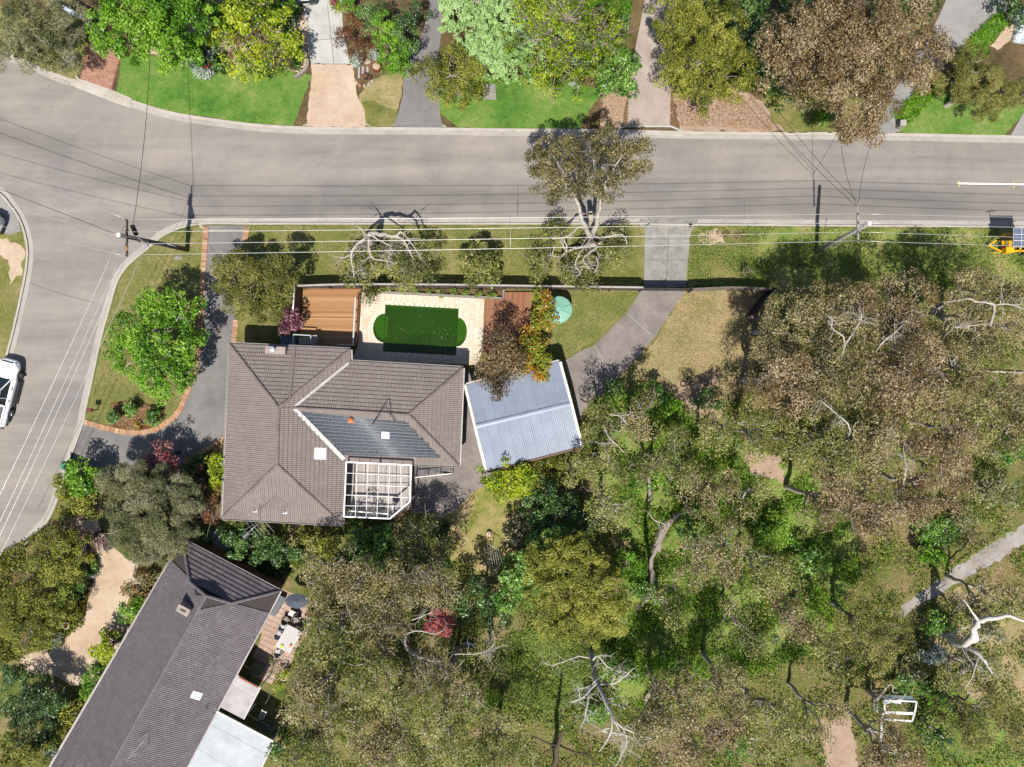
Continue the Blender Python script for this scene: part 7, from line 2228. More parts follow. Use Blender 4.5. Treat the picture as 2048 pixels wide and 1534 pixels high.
for (x, y, l_) in ((1448, 465, 'left of two dry brown twig piles on the verge near the kerb'), (1480, 472, 'right of two dry brown twig piles on the verge near the kerb')):
    T_('twig_pile', l_, 'twig pile', 'twiggy', 'russet', [(x, y, 14, .5, .15)], twig=6, dens=1.2, parts=('twigs', 'dry_leaves'), nolimb=True)

# ------------------------------------------------------------------ home garden
T_('purple_shrub', 'purple leafed shrub beside the entry porch and the honey deck', 'shrub', 'broad', 'purple', [(578, 632, 22, 2.6), (562, 645, 16, 2.2), (596, 645, 14, 2.2), (566, 662, 11, 1.9)], dens=1.3)
T_('flame_shrub', 'orange and yellow green shrub standing against the green water tank', 'shrub', 'broad', 'flame', [(1088, 600, 24, 3.2), (1096, 632, 26, 3.4), (1078, 650, 22, 3.2)], dens=1.3)
T_('flame_shrub', 'orange tinted shrub over the corner of the blue carport roof', 'shrub', 'broad', 'flame', [(1066, 690, 28, 3.8), (1090, 706, 26, 3.8), (1084, 740, 26, 3.8), (1050, 722, 24, 4.0), (1060, 670, 20, 3.6)], dens=1.3, tint=.08)
T_('brown_tree', 'brown leafed tree hanging over the carport and pool deck corner', 'tree', 'gumbrown', 'gumbrown', [(982, 722, 36, 5.0), (1012, 740, 36, 5.2), (975, 755, 30, 4.8), (998, 778, 22, 4.6), (1026, 716, 28, 5.0), (1008, 690, 32, 5.2), (1000, 665, 24, 4.6)], base=(1024, 735), dens=1.2, tint=-.14)
for (x, y, rp, l_) in ((254, 824, 17, 'left green shrub in the bark bed on the corner lawn'), (300, 832, 18, 'right green shrub in the bark bed on the corner lawn'), (221, 838, 12, 'small dark green shrub at the left end of the bark bed')):
    T_('bed_shrub', l_, 'shrub', 'broad', 'dark' if rp == 12 else 'emerald', [(x, y, rp, 1.3), (x + 5, y - 6, rp * .7, 1.2)], tint=.16, dens=1.1)
T_('bed_groundcover', 'tiny orange flowered plant between the two bark bed shrubs', 'plant', 'small', 'flame', [(276, 852, 8, .4)], dens=.8)
T_('pink_leafed_tree', 'thin pink leafed tree beside the dark driveway', 'tree', 'airy', 'pink', [(310, 920, 32, 3.4), (290, 935, 24, 3.2), (340, 925, 28, 3.2), (325, 900, 24, 3.4)], dens=.8, cd=1.2, twig=5, bark='dark')
T_('rounded_camellia', 'round yellow green glossy shrub touching the west edge of the roof', 'shrub', 'broad', 'lime', [(432, 920, 26, 3.0), (434, 950, 28, 3.0), (428, 970, 18, 2.4)], dens=1.5, tint=-.12)
T_('russet_tree', 'russet brown twiggy tree at the lower left roof corner', 'tree', 'twiggy', 'russet', [(405, 985, 32, 3.4), (420, 1020, 34, 3.4), (395, 1035, 26, 3.0), (385, 960, 22, 3.0)], dens=3.0)
T_('dark_shrub', 'dark green shrub in the shade beneath the yellow green glossy shrub', 'shrub', 'broad', 'dark', [(372, 950, 26, 1.8), (395, 925, 20, 1.6), (360, 975, 22, 1.8)], dens=1.1)
T_('weeping_grey_tree', 'large grey green feathery tree above the sandy drive', 'tree', 'feather', 'greygreen', [(222, 965, 34, 4.4), (262, 960, 36, 4.6), (310, 985, 42, 4.8), (355, 985, 38, 4.8), (250, 1010, 48, 5.2), (300, 1040, 60, 5.6), (250, 1060, 48, 5.2), (330, 1075, 42, 5.2), (285, 1100, 44, 5.0), (235, 1030, 36, 5.0), (370, 1020, 28, 4.8), (350, 1060, 30, 5)], dens=1.5, cd=1.25, twig=2.4, tint=-.02)
T_('kerbside_shrub', 'bright green leafy top of the shrub beside the green bin', 'shrub', 'broad', 'bright', [(150, 950, 30, 3.0), (175, 965, 26, 3.0), (160, 975, 30, 3.0)], dens=1.3)
T_('kerbside_shrub', 'olive green shrub below the bright green one at the kerb', 'shrub', 'broad', 'olive', [(118, 985, 22, 2.6), (130, 1015, 28, 2.6), (165, 1010, 34, 2.6), (110, 960, 16, 2.2)], dens=1.4, tint=.02)
# screen of shrubs below the house
T_('screen_shrub', 'leafy grey green hedge under the television antenna', 'hedge', 'broad', 'dark', [(455, 1080, 30, 2.6), (500, 1098, 34, 2.8), (545, 1106, 32, 2.8), (470, 1106, 26, 2.6), (590, 1100, 28, 2.6)], dens=1.2, tint=.22)
T_('screen_shrub', 'bushy olive shrub between the roof edge and the emerald bush', 'shrub', 'broad', 'olive', [(615, 1085, 28, 2.8), (650, 1090, 28, 2.8), (640, 1120, 26, 2.4), (600, 1128, 24, 2.2)], dens=1.1, tint=-.05, twig=2)
T_('emerald_bush', 'emerald green bush just below the white pergola', 'bush', 'broad', 'emerald', [(718, 1075, 28, 2.8), (745, 1085, 30, 3.0), (765, 1070, 24, 2.6), (730, 1110, 34, 2.8), (765, 1120, 28, 2.6)], dens=1.3)
T_('small_green_shrub', 'small green shrub by the gap between the two houses', 'shrub', 'broad', 'dark', [(402, 1072, 18, 2.0), (385, 1060, 15, 1.8)], tint=.2)
T_('grey_olive_tree', 'grey olive tree with bare orange twigs right of the emerald bush', 'tree', 'gum', 'gumgreen', [(810, 1075, 34, 4.4), (850, 1060, 34, 4.2), (835, 1110, 40, 4.6), (870, 1115, 34, 4.2), (800, 1130, 34, 4.0), (880, 1150, 30, 3.8)], dens=1.3, twig=6, tint=-.08)
T_('citrus_tree', 'lime green citrus tree at the lower corner of the blue carport roof', 'tree', 'broad', 'lime', [(985, 955, 32, 3.6), (1020, 945, 34, 3.8), (1055, 950, 30, 3.4), (1010, 980, 32, 3.6), (1045, 975, 28, 3.4)], dens=1.15, tint=-.02)
T_('speckled_round_bush', 'round dark speckled bush beside the clothesline', 'bush', 'small', 'speckle', [(1030, 1060, 26, 2.4), (1028, 1082, 26, 2.4), (1040, 1050, 18, 2.2)], dens=1.2)
T_('yard_gum_tree', 'tall thin gum with dark trunk shading the yard from below', 'gum tree', 'gum', 'gum', [(800, 1170, 44, 8.5), (850, 1180, 46, 9.0), (900, 1170, 38, 8.2), (760, 1160, 30, 7.5), (880, 1200, 30, 7.6)], base=(885, 1110), dens=.9, twig=4)
T_('climbing_shrub', 'small pale shrub at the carport foot near the citrus tree', 'shrub', 'broad', 'olive', [(1110, 935, 26, 1.4), (1080, 925, 18, 1.2)], tint=.1)
T_('dark_laurel', 'dark green shaded laurel between the yard and the rounded bush canopy', 'tree', 'broad', 'dark', [(1090, 1010, 46, 3.6), (1130, 1040, 52, 3.8), (1150, 1080, 44, 3.8), (1080, 1060, 34, 3.4)], dens=1.2, tint=-.05)
T_('planter_foliage', 'leafy weeds growing in the raised planter along the pool', 'plants', 'small', 'grass', [(780, 579, 9, .8), (805, 580, 9, .9), (830, 581, 10, .9), (856, 583, 9, .8), (880, 584, 9, .9), (905, 585, 10, .9), (930, 586, 9, .9), (955, 588, 10, 1.0), (985, 589, 10, 1.0)], dens=1.0, nolimb=True)
tag(bpy.data.objects['planter_foliage'], None)

# ------------------------------------------------------------------ neighbour's garden, lower left
T_('street_corner_tree', 'olive brown tree between the side street and the sandy drive', 'tree', 'fine', 'olive', [(100, 1085, 34, 4.2), (130, 1100, 40, 4.4), (75, 1125, 38, 4.2), (110, 1150, 44, 4.4), (55, 1150, 34, 3.8), (140, 1135, 30, 4.0)], dens=1.1, twig=2, tint=-.02)
T_('purple_twig_shrub', 'dark purplish twiggy shrub behind the olive brown tree', 'shrub', 'twiggy', 'purple', [(150, 1060, 30, 3.0), (175, 1085, 20, 2.8)], dens=1.8, tint=.15, bark='dark')
T_('green_bush', 'fresh green bush at the edge of the sandy drive', 'bush', 'broad', 'emerald', [(135, 1185, 26, 2.2), (120, 1210, 26, 2.2), (160, 1170, 18, 1.8)], tint=.15)
T_('lower_left_tree', 'broad mottled green tree filling the lower left edge', 'tree', 'fine', 'olive', [(30, 1215, 44, 4.6), (75, 1235, 44, 4.4), (40, 1270, 44, 4.6), (80, 1275, 34, 4.0), (10, 1250, 40, 4.4)], dens=1.3, tint=-.08)
T_('shaded_tree', 'dark green tree in the shade at the bottom left', 'tree', 'fine', 'dark', [(20, 1400, 48, 4.2), (60, 1425, 44, 4.0), (90, 1410, 30, 3.4), (20, 1350, 30, 3.6), (40, 1470, 44, 4)], dens=1.2, tint=.05)
T_('bottom_corner_tree', 'olive brown tree in the bottom left corner', 'tree', 'fine', 'olive', [(20, 1500, 44, 4.4), (60, 1520, 36, 4.2), (0, 1540, 50, 4.4)], dens=1.1, twig=2)
T_('roofside_shrub', 'bronze tinged shrub nearest the top along the slate roof edge', 'shrub', 'broad', 'russet', [(268, 1175, 22, 2.2), (278, 1155, 18, 2.2), (255, 1180, 12, 1.8)], tint=.25, dens=1.2)
T_('roofside_shrub', 'round glossy bright green shrub along the slate roof edge', 'shrub', 'broad', 'bright', [(250, 1228, 21, 2.2), (262, 1216, 14, 2.0)], dens=1.5)
T_('roofside_shrub', 'yellow green shrub in the middle along the slate roof edge', 'shrub', 'broad', 'lime', [(200, 1285, 22, 2.2), (212, 1305, 22, 2.2), (190, 1300, 16, 2.0), (205, 1325, 16, 2)], dens=1.4, tint=-.05)
T_('roofside_shrub', 'leaf green shrub below the yellow green one along the slate roof', 'shrub', 'broad', 'bright', [(178, 1360, 24, 2.2), (172, 1380, 20, 2.0)], dens=1.4, tint=.1)
T_('roofside_shrub', 'mottled green shrub nearest the bottom along the slate roof', 'shrub', 'broad', 'olive', [(130, 1430, 26, 2.2), (125, 1455, 22, 2.0), (110, 1420, 18, 1.8)], dens=1.3, tint=.08)
T_('dark_ball_shrub', 'small dark shrub at the bottom beside the slate roof corner', 'shrub', 'broad', 'dark', [(95, 1492, 18, 1.6), (84, 1528, 16, 1.4)], dens=1.3)
T_('blue_bush', 'blue grey bush with a terracotta pot beside it', 'bush', 'fine', 'silver', [(107, 1278, 12, 1.0), (105, 1290, 9, .9)], tint=-.3)
T_('silver_bush', 'silvery bush at the bottom edge left of the slate roof', 'bush', 'fine', 'silver', [(96, 1512, 14, 1.2)], tint=-.2)
strappy('flower_bed', 'orange flowers at the end of the narrow green hedge', 'flowers', [(180 + random.uniform(-6, 6), 1112 + random.uniform(-4, 4)) for _ in range(8)], 'flame', 26, .25, .05, hz=.3)
T_('low_hedge', 'narrow low green hedge beside the sandy drive', 'hedge', 'small', 'emerald', [(186, 1124, 7, .7), (188, 1134, 7, .7), (189, 1144, 7, .7)])
T_('patio_climber', 'olive leafed plant at the lower end of the neighbour patio', 'plant', 'airy', 'lime', [(560, 1358, 14, 1.2), (555, 1372, 12, 1.0)], tint=.1)
T_('patio_bare_plant', 'bare olive leafed stems spread on the lower patio', 'plant', 'twiggy', 'gumgreen', [(540, 1340, 18, .9), (548, 1320, 12, .9)], dens=1.2, cd=.8)

# ------------------------------------------------------------------ bushland
def gum(label, lobes, leaf='gum', style='gum', base=None, **kw):
    return tree('gum_tree', label, 'gum tree', style, leaf, lobes, base=base, **kw)
random.seed(21)
big = dict(dens=1.0, cd=1.1)
GROW = 1.24
gum('tan crowned gum nearest the brush fence end', [(1600, 640, 56, 9), (1570, 680, 44, 8.5), (1640, 620, 44, 9)], 'gum', **big)
gum('gum with forked white twigs below the pale power pole', [(1700, 615, 52, 9.5), (1665, 590, 36, 8.5), (1735, 650, 48, 9.5)], 'gum', **big)
gum('gum whose top edge reaches closest to the shaded verge in the middle', [(1790, 605, 52, 9.5), (1840, 590, 48, 9.5), (1815, 650, 50, 10)], 'gumbrown', **big)
gum('gum with long white limbs just below the yellow sign trailer', [(1925, 620, 52, 9.5), (1975, 580, 48, 9), (1960, 650, 46, 9.5)], 'gum', **big)
gum('gum cut by the right edge below the sign trailer', [(2040, 580, 46, 9), (2050, 640, 50, 9.5)], 'gum', **big)
gum('brown gum left of the big bushland crown, above the bare patch', [(1590, 745, 54, 10), (1560, 790, 44, 9), (1620, 800, 46, 10)], 'gumbrown', **big)
gum('tan gum one crown in from the brush fence, centre left of the bush', [(1690, 720, 54, 11), (1730, 760, 54, 11), (1680, 780, 46, 10.5)], 'gum', **big)
gum('largest brown gum crown in the middle of the bushland', [(1810, 720, 60, 11.5), (1860, 770, 62, 11.5), (1800, 790, 56, 11.5), (1870, 700, 46, 11)], 'gumbrown', **big)
gum('pale gum crown above the small pink clearing at right', [(1950, 720, 52, 10.5), (1990, 690, 40, 9.8), (1960, 780, 52, 10.5)], 'gum', **big)
gum('gum with grey twigs along the right edge beside the pink clearing', [(2035, 800, 46, 9.5), (2040, 860, 46, 9.5)], 'gum', **big)
gum('olive gum left below the large bushland crown', [(1650, 870, 56, 10.5), (1610, 900, 44, 9.5), (1690, 910, 50, 10.5)], 'gumgreen', **big)
gum('tan gum in the dense lower middle of the bushland', [(1760, 870, 58, 11), (1800, 920, 56, 11), (1740, 930, 46, 10.5)], 'gum', **big)
gum('warm brown gum at the lower right of the dense crown group', [(1900, 860, 56, 11), (1940, 900, 50, 10.5), (1880, 930, 52, 10.5)], 'gumbrown', **big)
gum('narrow gum standing over the dark gap at the right edge', [(1970, 850, 40, 9.8), (2000, 900, 30, 8.8)], 'gumgreen', **big)
gum('gum with crossed pale branches above the green fern gap', [(1680, 990, 50, 9.8), (1720, 1020, 46, 9.8), (1650, 1030, 36, 9)], 'gumbrown', **big)
gum('brown gum at the bottom rim of the dense crown group', [(1800, 1000, 56, 10.5), (1840, 1020, 46, 10), (1760, 1050, 42, 9.6)], 'gumbrown', **big)
gum('rusty topped gum left of the grey footpath', [(1900, 990, 48, 9.6), (1925, 960, 36, 9.4)], 'gumbrown', **big)
gum('gum in the strip between the bare patch and the dense crowns', [(1540, 850, 42, 7.8), (1520, 890, 36, 7.2)], 'gumgreen', **big)
GROW = 1.02
gum('olive gum hanging over the lower edge of the concrete drive', [(1200, 815, 34, 6.0), (1230, 840, 34, 6.2), (1190, 860, 30, 5.6)], 'gumgreen', twig=4, dens=.9)
gum('gum with a white forked branch crossing the block corner', [(1270, 830, 40, 6.6), (1310, 800, 34, 6.2), (1290, 870, 38, 6.6)], 'gum', twig=4, dens=.9)
gum('low gum right of the blue carport with bare white limbs', [(1215, 900, 40, 6.4), (1190, 940, 34, 6.0), (1240, 950, 36, 6.6)], 'gumgreen', twig=4, dens=.95)
gum('broad olive gum above the broken brown trunk', [(1320, 920, 46, 7.2), (1360, 900, 40, 7.0), (1290, 950, 34, 6.8), (1370, 950, 40, 7.2)], 'gumgreen', twig=3, dens=.95)
gum('gum beside the bare pink track in the upper bush', [(1440, 880, 42, 7.2), (1470, 840, 34, 6.8), (1410, 850, 32, 6.6)], 'gumgreen', twig=3, dens=.9)
gum('olive gum left of the thick broken trunk', [(1210, 1010, 42, 6.8), (1240, 1040, 38, 6.8), (1190, 1050, 30, 6.2)], 'gumgreen', twig=4, dens=.95)
gum('tan gum spreading right of the thick broken trunk', [(1410, 1010, 46, 7.6), (1450, 980, 40, 7.4), (1400, 960, 34, 7.2)], 'gum', twig=3, dens=.95)
gum('wide gum crown in the middle of the lower bush', [(1420, 1110, 54, 8.4), (1470, 1080, 46, 8.2), (1390, 1150, 44, 8.0), (1460, 1140, 46, 8.2)], 'gum', twig=4, dens=1.0)
gum('yellowish gum beside the wide lower crown', [(1540, 1120, 46, 8.2), (1580, 1150, 42, 8.0), (1530, 1170, 42, 8.0)], 'gumgreen', twig=3, dens=1.0)
gum('gum with a bronze right side above the grey bush', [(1590, 1230, 44, 8.0), (1560, 1200, 36, 7.8), (1610, 1270, 34, 7.6)], 'gumbrown', twig=3, dens=1.0)
gum('small gum between the dry lot corner and the green fern gap', [(1500, 1010, 36, 7.0), (1530, 970, 30, 6.8)], 'gumgreen', twig=3, dens=.9)
gum('slim gum on the bank beside the citrus tree', [(1160, 920, 24, 4.6), (1140, 960, 24, 4.4)], 'gumgreen', twig=3, dens=.8)
GROW = 1.16
# lower centre
gum('large olive gum below the neighbour patio', [(640, 1150, 50, 7.4), (690, 1140, 44, 7.6), (650, 1200, 46, 7.4), (700, 1190, 44, 7.6)], 'gum', twig=3, dens=1.05)
gum('gum with pale limbs left of the red roofed shed', [(760, 1215, 46, 7.8), (720, 1250, 46, 7.8), (790, 1250, 34, 7.6), (770, 1280, 36, 7.6)], 'gum', twig=5, dens=.9)
gum('green tinted gum at the corner of the patio paving', [(640, 1270, 42, 6.8), (680, 1290, 46, 7.2), (630, 1320, 40, 6.6)], 'gumgreen', twig=2, dens=1.1)
gum('wide gum in the middle of the lower bush strip', [(720, 1360, 58, 8.6), (770, 1400, 56, 8.6), (690, 1420, 50, 8.2)], 'gumgreen', twig=2.5, dens=1.1)
gum('gum crossed by a diagonal pale branch', [(620, 1390, 48, 7.6), (590, 1420, 40, 7.0), (640, 1440, 46, 7.4)], 'gum', twig=3, dens=1.05)
gum('yellow green gum at the bottom left of the bush strip', [(600, 1500, 46, 7.4), (650, 1510, 46, 7.6), (570, 1530, 36, 7.0)], 'gumgreen', twig=2, dens=1.1)
gum('bottom edge gum below the middle of the bush strip', [(730, 1490, 54, 8.4), (790, 1500, 52, 8.6), (760, 1540, 50, 8.4)], 'gum', twig=3, dens=1.1)
gum('gum at the bottom edge right of centre with fine grey twigs', [(870, 1450, 50, 8.2), (900, 1500, 52, 8.4), (840, 1530, 46, 8.2)], 'gumgreen', twig=4, dens=1.05)
gum('gum behind the bare grey branches beside the clearing', [(850, 1370, 46, 8.0), (900, 1370, 40, 8.0), (930, 1410, 40, 7.8)], 'gum', twig=5, dens=.85)
gum('tan gum hanging over the clearing edge at the bottom', [(1000, 1480, 44, 6.2), (1040, 1515, 40, 6.2), (970, 1520, 44, 6.4)], 'gumgreen', twig=3, dens=1.0)
gum('small airy gum right of the wheelbarrow', [(960, 1310, 28, 6.4), (985, 1350, 30, 6.6)], 'gumgreen', twig=4, dens=.7)
# dense round crown and neighbours
tree('dense_round_tree', 'large dense yellow green round tree above the dead white tree', 'tree', 'fine', 'olive', [(1100, 1130, 50, 6.6), (1150, 1130, 56, 7.0), (1190, 1170, 54, 7.0), (1110, 1190, 58, 7.2), (1160, 1220, 58, 7.2), (1220, 1210, 44, 6.6), (1120, 1250, 50, 6.8), (1190, 1260, 44, 6.6), (1230, 1250, 30, 6.0)], dens=1.35, cd=1.2, tint=.12)
tree('emerald_canopy_tree', 'darker green tree left of the dense round tree', 'tree', 'broad', 'emerald', [(1060, 1120, 40, 5.2), (1030, 1160, 40, 5.0), (1070, 1180, 36, 5.0), (1010, 1200, 30, 4.6), (1100, 1080, 34, 4.8)], dens=1.3, tint=.15)
tree('dark_evergreen', 'dark evergreen in the corner between the red roofed shed and round tree', 'tree', 'broad', 'dark', [(990, 1240, 34, 4.4), (975, 1200, 30, 4.2), (950, 1170, 26, 4.0), (925, 1215, 26, 4.2)], dens=1.2)
GROW = 1.1
# right lower
gum('broad gum below and right of the dead white tree', [(1320, 1420, 50, 7.8), (1370, 1390, 50, 8.0), (1300, 1470, 44, 7.8), (1360, 1450, 50, 8.0)], 'gum', twig=4, dens=1.05)
gum('brownish gum at the bottom edge right of the dead white tree', [(1400, 1500, 50, 8.2), (1450, 1470, 46, 8.2), (1350, 1520, 44, 8.0)], 'gumbrown', twig=3, dens=1.0)
gum('gum crossed by thin white branches in the lower right bush', [(1430, 1390, 44, 8.0), (1470, 1360, 38, 7.8), (1490, 1420, 40, 8.0)], 'gum', twig=4, dens=.95)
gum('olive gum at the bottom beside the bare trail', [(1550, 1420, 46, 8.0), (1590, 1470, 48, 8.2), (1540, 1500, 46, 8.2)], 'gumgreen', twig=4, dens=1.0)
gum('grey olive gum dome left of the grey footpath', [(1730, 1250, 48, 8.0), (1780, 1230, 42, 8.0), (1800, 1280, 40, 7.8), (1740, 1300, 40, 7.6), (1770, 1330, 34, 7.4)], 'conifer', 'fine', twig=3, dens=.9, tint=-.05)
gum('yellow topped gum beside the derelict shelter', [(1660, 1310, 40, 7.4), (1690, 1340, 34, 7.2), (1640, 1270, 34, 7.2)], 'gumgreen', twig=3, dens=1.0)
gum('bronze gum below the derelict shelter', [(1790, 1490, 44, 7.4), (1760, 1530, 44, 7.6), (1830, 1520, 36, 7.2)], 'gumbrown', twig=3, dens=1.05)
gum('grey olive tree at the bottom right above the grass', [(1930, 1440, 46, 6.6), (1980, 1420, 46, 6.8), (2020, 1460, 44, 6.6), (1960, 1480, 40, 6.4)], 'conifer', 'fine', twig=2.5, dens=.85)
gum('spindly gum left of the bare trail with dark shade below', [(1680, 1430, 34, 7.2), (1650, 1480, 34, 7.4)], 'gum', twig=4, dens=.8)
gum('thin crowned gum beyond the footpath at the right edge', [(1990, 1180, 34, 6.4), (2030, 1200, 36, 6.4), (1960, 1220, 28, 6.2)], 'gum', twig=4, dens=.75)
gum('twiggy gum below the white barked giant', [(1920, 1370, 34, 5.6), (1960, 1360, 32, 5.6), (2010, 1340, 34, 5.8)], 'gumgreen', twig=5, dens=.75)
gum('sparse gum filling the gap by the diagonal dark trunk', [(1500, 1270, 36, 6.8), (1470, 1230, 32, 6.8), (1530, 1300, 30, 6.6)], 'gumgreen', twig=4, dens=.75)
gum('thin gum beside the fern covered hollow', [(1350, 1240, 30, 5.8), (1320, 1200, 26, 5.6)], 'gumgreen', twig=4, dens=.6)
for (x, y, rp, lf, l_) in ((1560, 770, 26, 'emerald', 'emerald shrub beside the dark brown trunk at the bare patch'), (1310, 790, 28, 'emerald', 'fresh green shrub where the concrete drive meets the bush'), (1345, 810, 22, 'bright', 'light green shrub above the pink bare patch'),
        (1290, 960, 30, 'bright', 'yellow green shrub in the sunny gap left of the broken trunk'), (1395, 1060, 34, 'emerald', 'green ferny shrub beside the broken trunk'), (1260, 1130, 32, 'bright', 'bright shrub right of the dense round tree'),
        (1300, 1180, 30, 'emerald', 'green shrub in the hollow right of the dense round tree'), (1560, 1060, 34, 'bright', 'bright green shrub in the fern gap below the tan gums'), (1620, 1120, 34, 'emerald', 'emerald shrub in the dark fern gap'),
        (1880, 1060, 34, 'emerald', 'emerald shrub between the brown gums and the footpath'), (1930, 1030, 28, 'greygreen', 'grey shrub at the bend of the footpath'), (1870, 1110, 26, 'bright', 'bright shrub on the left edge of the footpath'),
        (2030, 900, 34, 'emerald', 'green shrub in the dark gap at the right edge'), (2010, 980, 34, 'greygreen', 'grey green shrub above the footpath at the right edge'), (1990, 1260, 30, 'greygreen', 'grey shrub behind the white barked giant'),
        (1870, 1310, 24, 'silver', 'silvery shrub under the white barked giant'), (1880, 1250, 24, 'emerald', 'emerald shrub at the shaded end of the footpath'), (1830, 1370, 28, 'emerald', 'green shrub right of the charred grey stump bush'),
        (1830, 1340, 24, 'speckle', 'dark grey charred looking bush above the derelict shelter'), (1900, 1400, 26, 'bright', 'bright grassy shrub right of the derelict shelter'), (1240, 1340, 30, 'emerald', 'ferny shrub right of the dead white tree'),
        (1195, 1430, 26, 'emerald', 'green shrub at the foot of the dead white tree'), (1330, 1320, 26, 'bright', 'light green ferns beside the long tree shadow'), (1480, 1500, 24, 'emerald', 'dark green shrub between the bottom gums'),
        (960, 1395, 30, 'bright', 'bright shrub on the left rim of the clearing'), (545, 1500, 30, 'emerald', 'green shrub at the corner of the large awning'), (660, 1250, 20, 'silver', 'pale sage shrub beside the patio chairs'),
        (1230, 770, 20, 'dark', 'dark shrub on the edge of the concrete drive in tree shade'), (1420, 800, 26, 'dark', 'dark shrub at the right rim of the bare patch'), (1880, 1470, 30, 'dark', 'dark shrub in the shade above the bottom grass')):
    h = 1.8 + rp * .03
    T_('bush_shrub', l_, 'shrub', 'broad', lf, [(x, y, rp, h), (x + rp * .6, y + rp * .4, rp * .7, h * .8), (x - rp * .7, y + rp * .3, rp * .6, h * .75)], dens=.9, cd=.8, tint=random.uniform(-.05, .12))

GROW = 1.14
# dead white tree: a leaning pale skeleton
def skeleton(label, name, limbs, bark, base, twigs=5, cat='dead tree', tw=1.7, first='trunk'):
    root = thing(name, label, cat, W(*base, GZ))
    bare_limbs(root, limbs[:1], bark, first, 0)
    bare_limbs(root, limbs[1:], bark, 'limb', twigs, tw_len=tw)
    return root
skeleton('dead white leafless tree leaning below the dense round tree', 'dead_tree', [
    [(1178, 1300, .1, .30), (1186, 1330, 2.0, .27), (1193, 1362, 4.0, .24), (1208, 1395, 5.6, .19), (1222, 1425, 6.6, .15), (1224, 1450, 7.2, .11), (1216, 1478, 7.4, .07), (1198, 1504, 7.5, .03)],
    [(1193, 1362, 4.0, .13), (1205, 1368, 4.4, .11), (1230, 1366, 4.8, .09), (1250, 1352, 5.0, .06), (1268, 1336, 5.2, .03)],
    [(1194, 1364, 4.0, .14), (1178, 1382, 4.6, .12), (1160, 1398, 5.0, .08), (1140, 1404, 5.2, .04)],
    [(1178, 1384, 4.6, .08), (1172, 1420, 5.2, .07), (1168, 1442, 5.4, .04), (1160, 1454, 5.5, .02)],
    [(1192, 1362, 4.0, .10), (1176, 1374, 4.4, .08), (1150, 1378, 4.6, .03)],
    [(1196, 1366, 4.2, .10), (1212, 1400, 4.8, .08), (1240, 1412, 5.2, .05), (1252, 1419, 5.3, .02)],
    [(1224, 1430, 6.6, .12), (1236, 1448, 6.8, .09), (1256, 1460, 6.9, .08), (1290, 1472, 6.9, .06), (1315, 1478, 7.0, .05), (1340, 1456, 7.1, .02)],
    [(1244, 1452, 6.8, .07), (1254, 1478, 7.0, .06), (1246, 1505, 7.1, .05), (1232, 1532, 7.2, .03)],
    [(1222, 1455, 7.1, .08), (1205, 1462, 7.1, .06), (1250, 1470, 7.0, .05), (1270, 1480, 7.0, .03)],
    [(1226, 1438, 6.8, .07), (1242, 1470, 7.0, .05), (1244, 1505, 7.2, .03)],
    [(1186, 1320, 3.2, .10), (1196, 1312, 3.6, .08), (1214, 1332, 3.8, .06), (1240, 1345, 3.9, .03)],
    [(1178, 1316, 2.8, .10), (1158, 1312, 3.4, .08), (1130, 1322, 3.8, .05), (1104, 1330, 4.0, .04), (1088, 1326, 4.1, .02)]], bark_white, (1178, 1300), 11)
skeleton('white barked giant gum with thick curved limbs at the lower right', 'white_gum_tree', [
    [(1880, 1258, .2, .52), (1900, 1275, 2.4, .44), (1930, 1290, 4.4, .36), (1945, 1270, 5.6, .32), (1952, 1252, 6.2, .28), (1962, 1240, 6.6, .24), (1990, 1236, 7.0, .20), (2020, 1232, 7.3, .17), (2060, 1246, 7.5, .13)],
    [(1925, 1290, 4.0, .26), (1945, 1300, 5.0, .24), (1965, 1318, 5.6, .18), (1978, 1335, 5.9, .10), (1985, 1348, 6.0, .04)],
    [(1958, 1242, 6.4, .14), (1945, 1225, 6.8, .10), (1935, 1210, 7.0, .06), (1926, 1198, 7.1, .03)],
    [(1928, 1295, 4.2, .12), (1935, 1312, 4.8, .09), (1948, 1330, 5.0, .04)],
    [(1960, 1305, 5.2, .08), (1952, 1330, 5.8, .06), (1944, 1355, 6.0, .05), (1930, 1378, 6.0, .02)],
    [(1940, 1282, 5.0, .20), (1955, 1280, 5.2, .16), (1953, 1262, 5.8, .14)],
    [(1895, 1272, 2.6, .10), (1910, 1262, 3.4, .07), (1945, 1252, 3.8, .04)]], bark_white, (1880, 1258), 3, 'gum tree')
skeleton('bare grey twisted tree left of the clearing below the red roofed shed', 'bare_twisted_tree', [
    [(812, 1290, .2, .30), (818, 1298, 2.6, .26), (824, 1304, 4.6, .20), (850, 1318, 5.6, .15), (880, 1328, 6.0, .11), (896, 1340, 6.2, .08), (915, 1334, 6.4, .05), (930, 1318, 6.5, .03)],
    [(822, 1304, 4.4, .15), (835, 1316, 5.2, .12), (860, 1332, 5.4, .07), (870, 1350, 5.6, .04)],
    [(820, 1302, 4.4, .16), (810, 1285, 5.0, .13), (814, 1268, 5.4, .09), (840, 1262, 5.8, .07), (870, 1268, 6.0, .05), (890, 1258, 6.2, .03)],
    [(896, 1340, 6.2, .07), (905, 1310, 6.6, .06), (950, 1308, 6.8, .05), (975, 1300, 6.9, .05), (990, 1285, 7.0, .03), (985, 1262, 7.1, .02)],
    [(970, 1302, 6.8, .04), (985, 1300, 6.9, .03), (1014, 1288, 7.0, .02)],
    [(820, 1305, 4.2, .10), (830, 1345, 5.4, .08), (846, 1380, 5.8, .04)],
    [(880, 1328, 6.0, .07), (890, 1370, 6.4, .05), (910, 1392, 6.5, .03)],
    [(824, 1240, 5.6, .07), (850, 1230, 5.8, .06), (868, 1222, 6.0, .04)]], bark_pale, (812, 1290), 10, 'tree', 1.6)
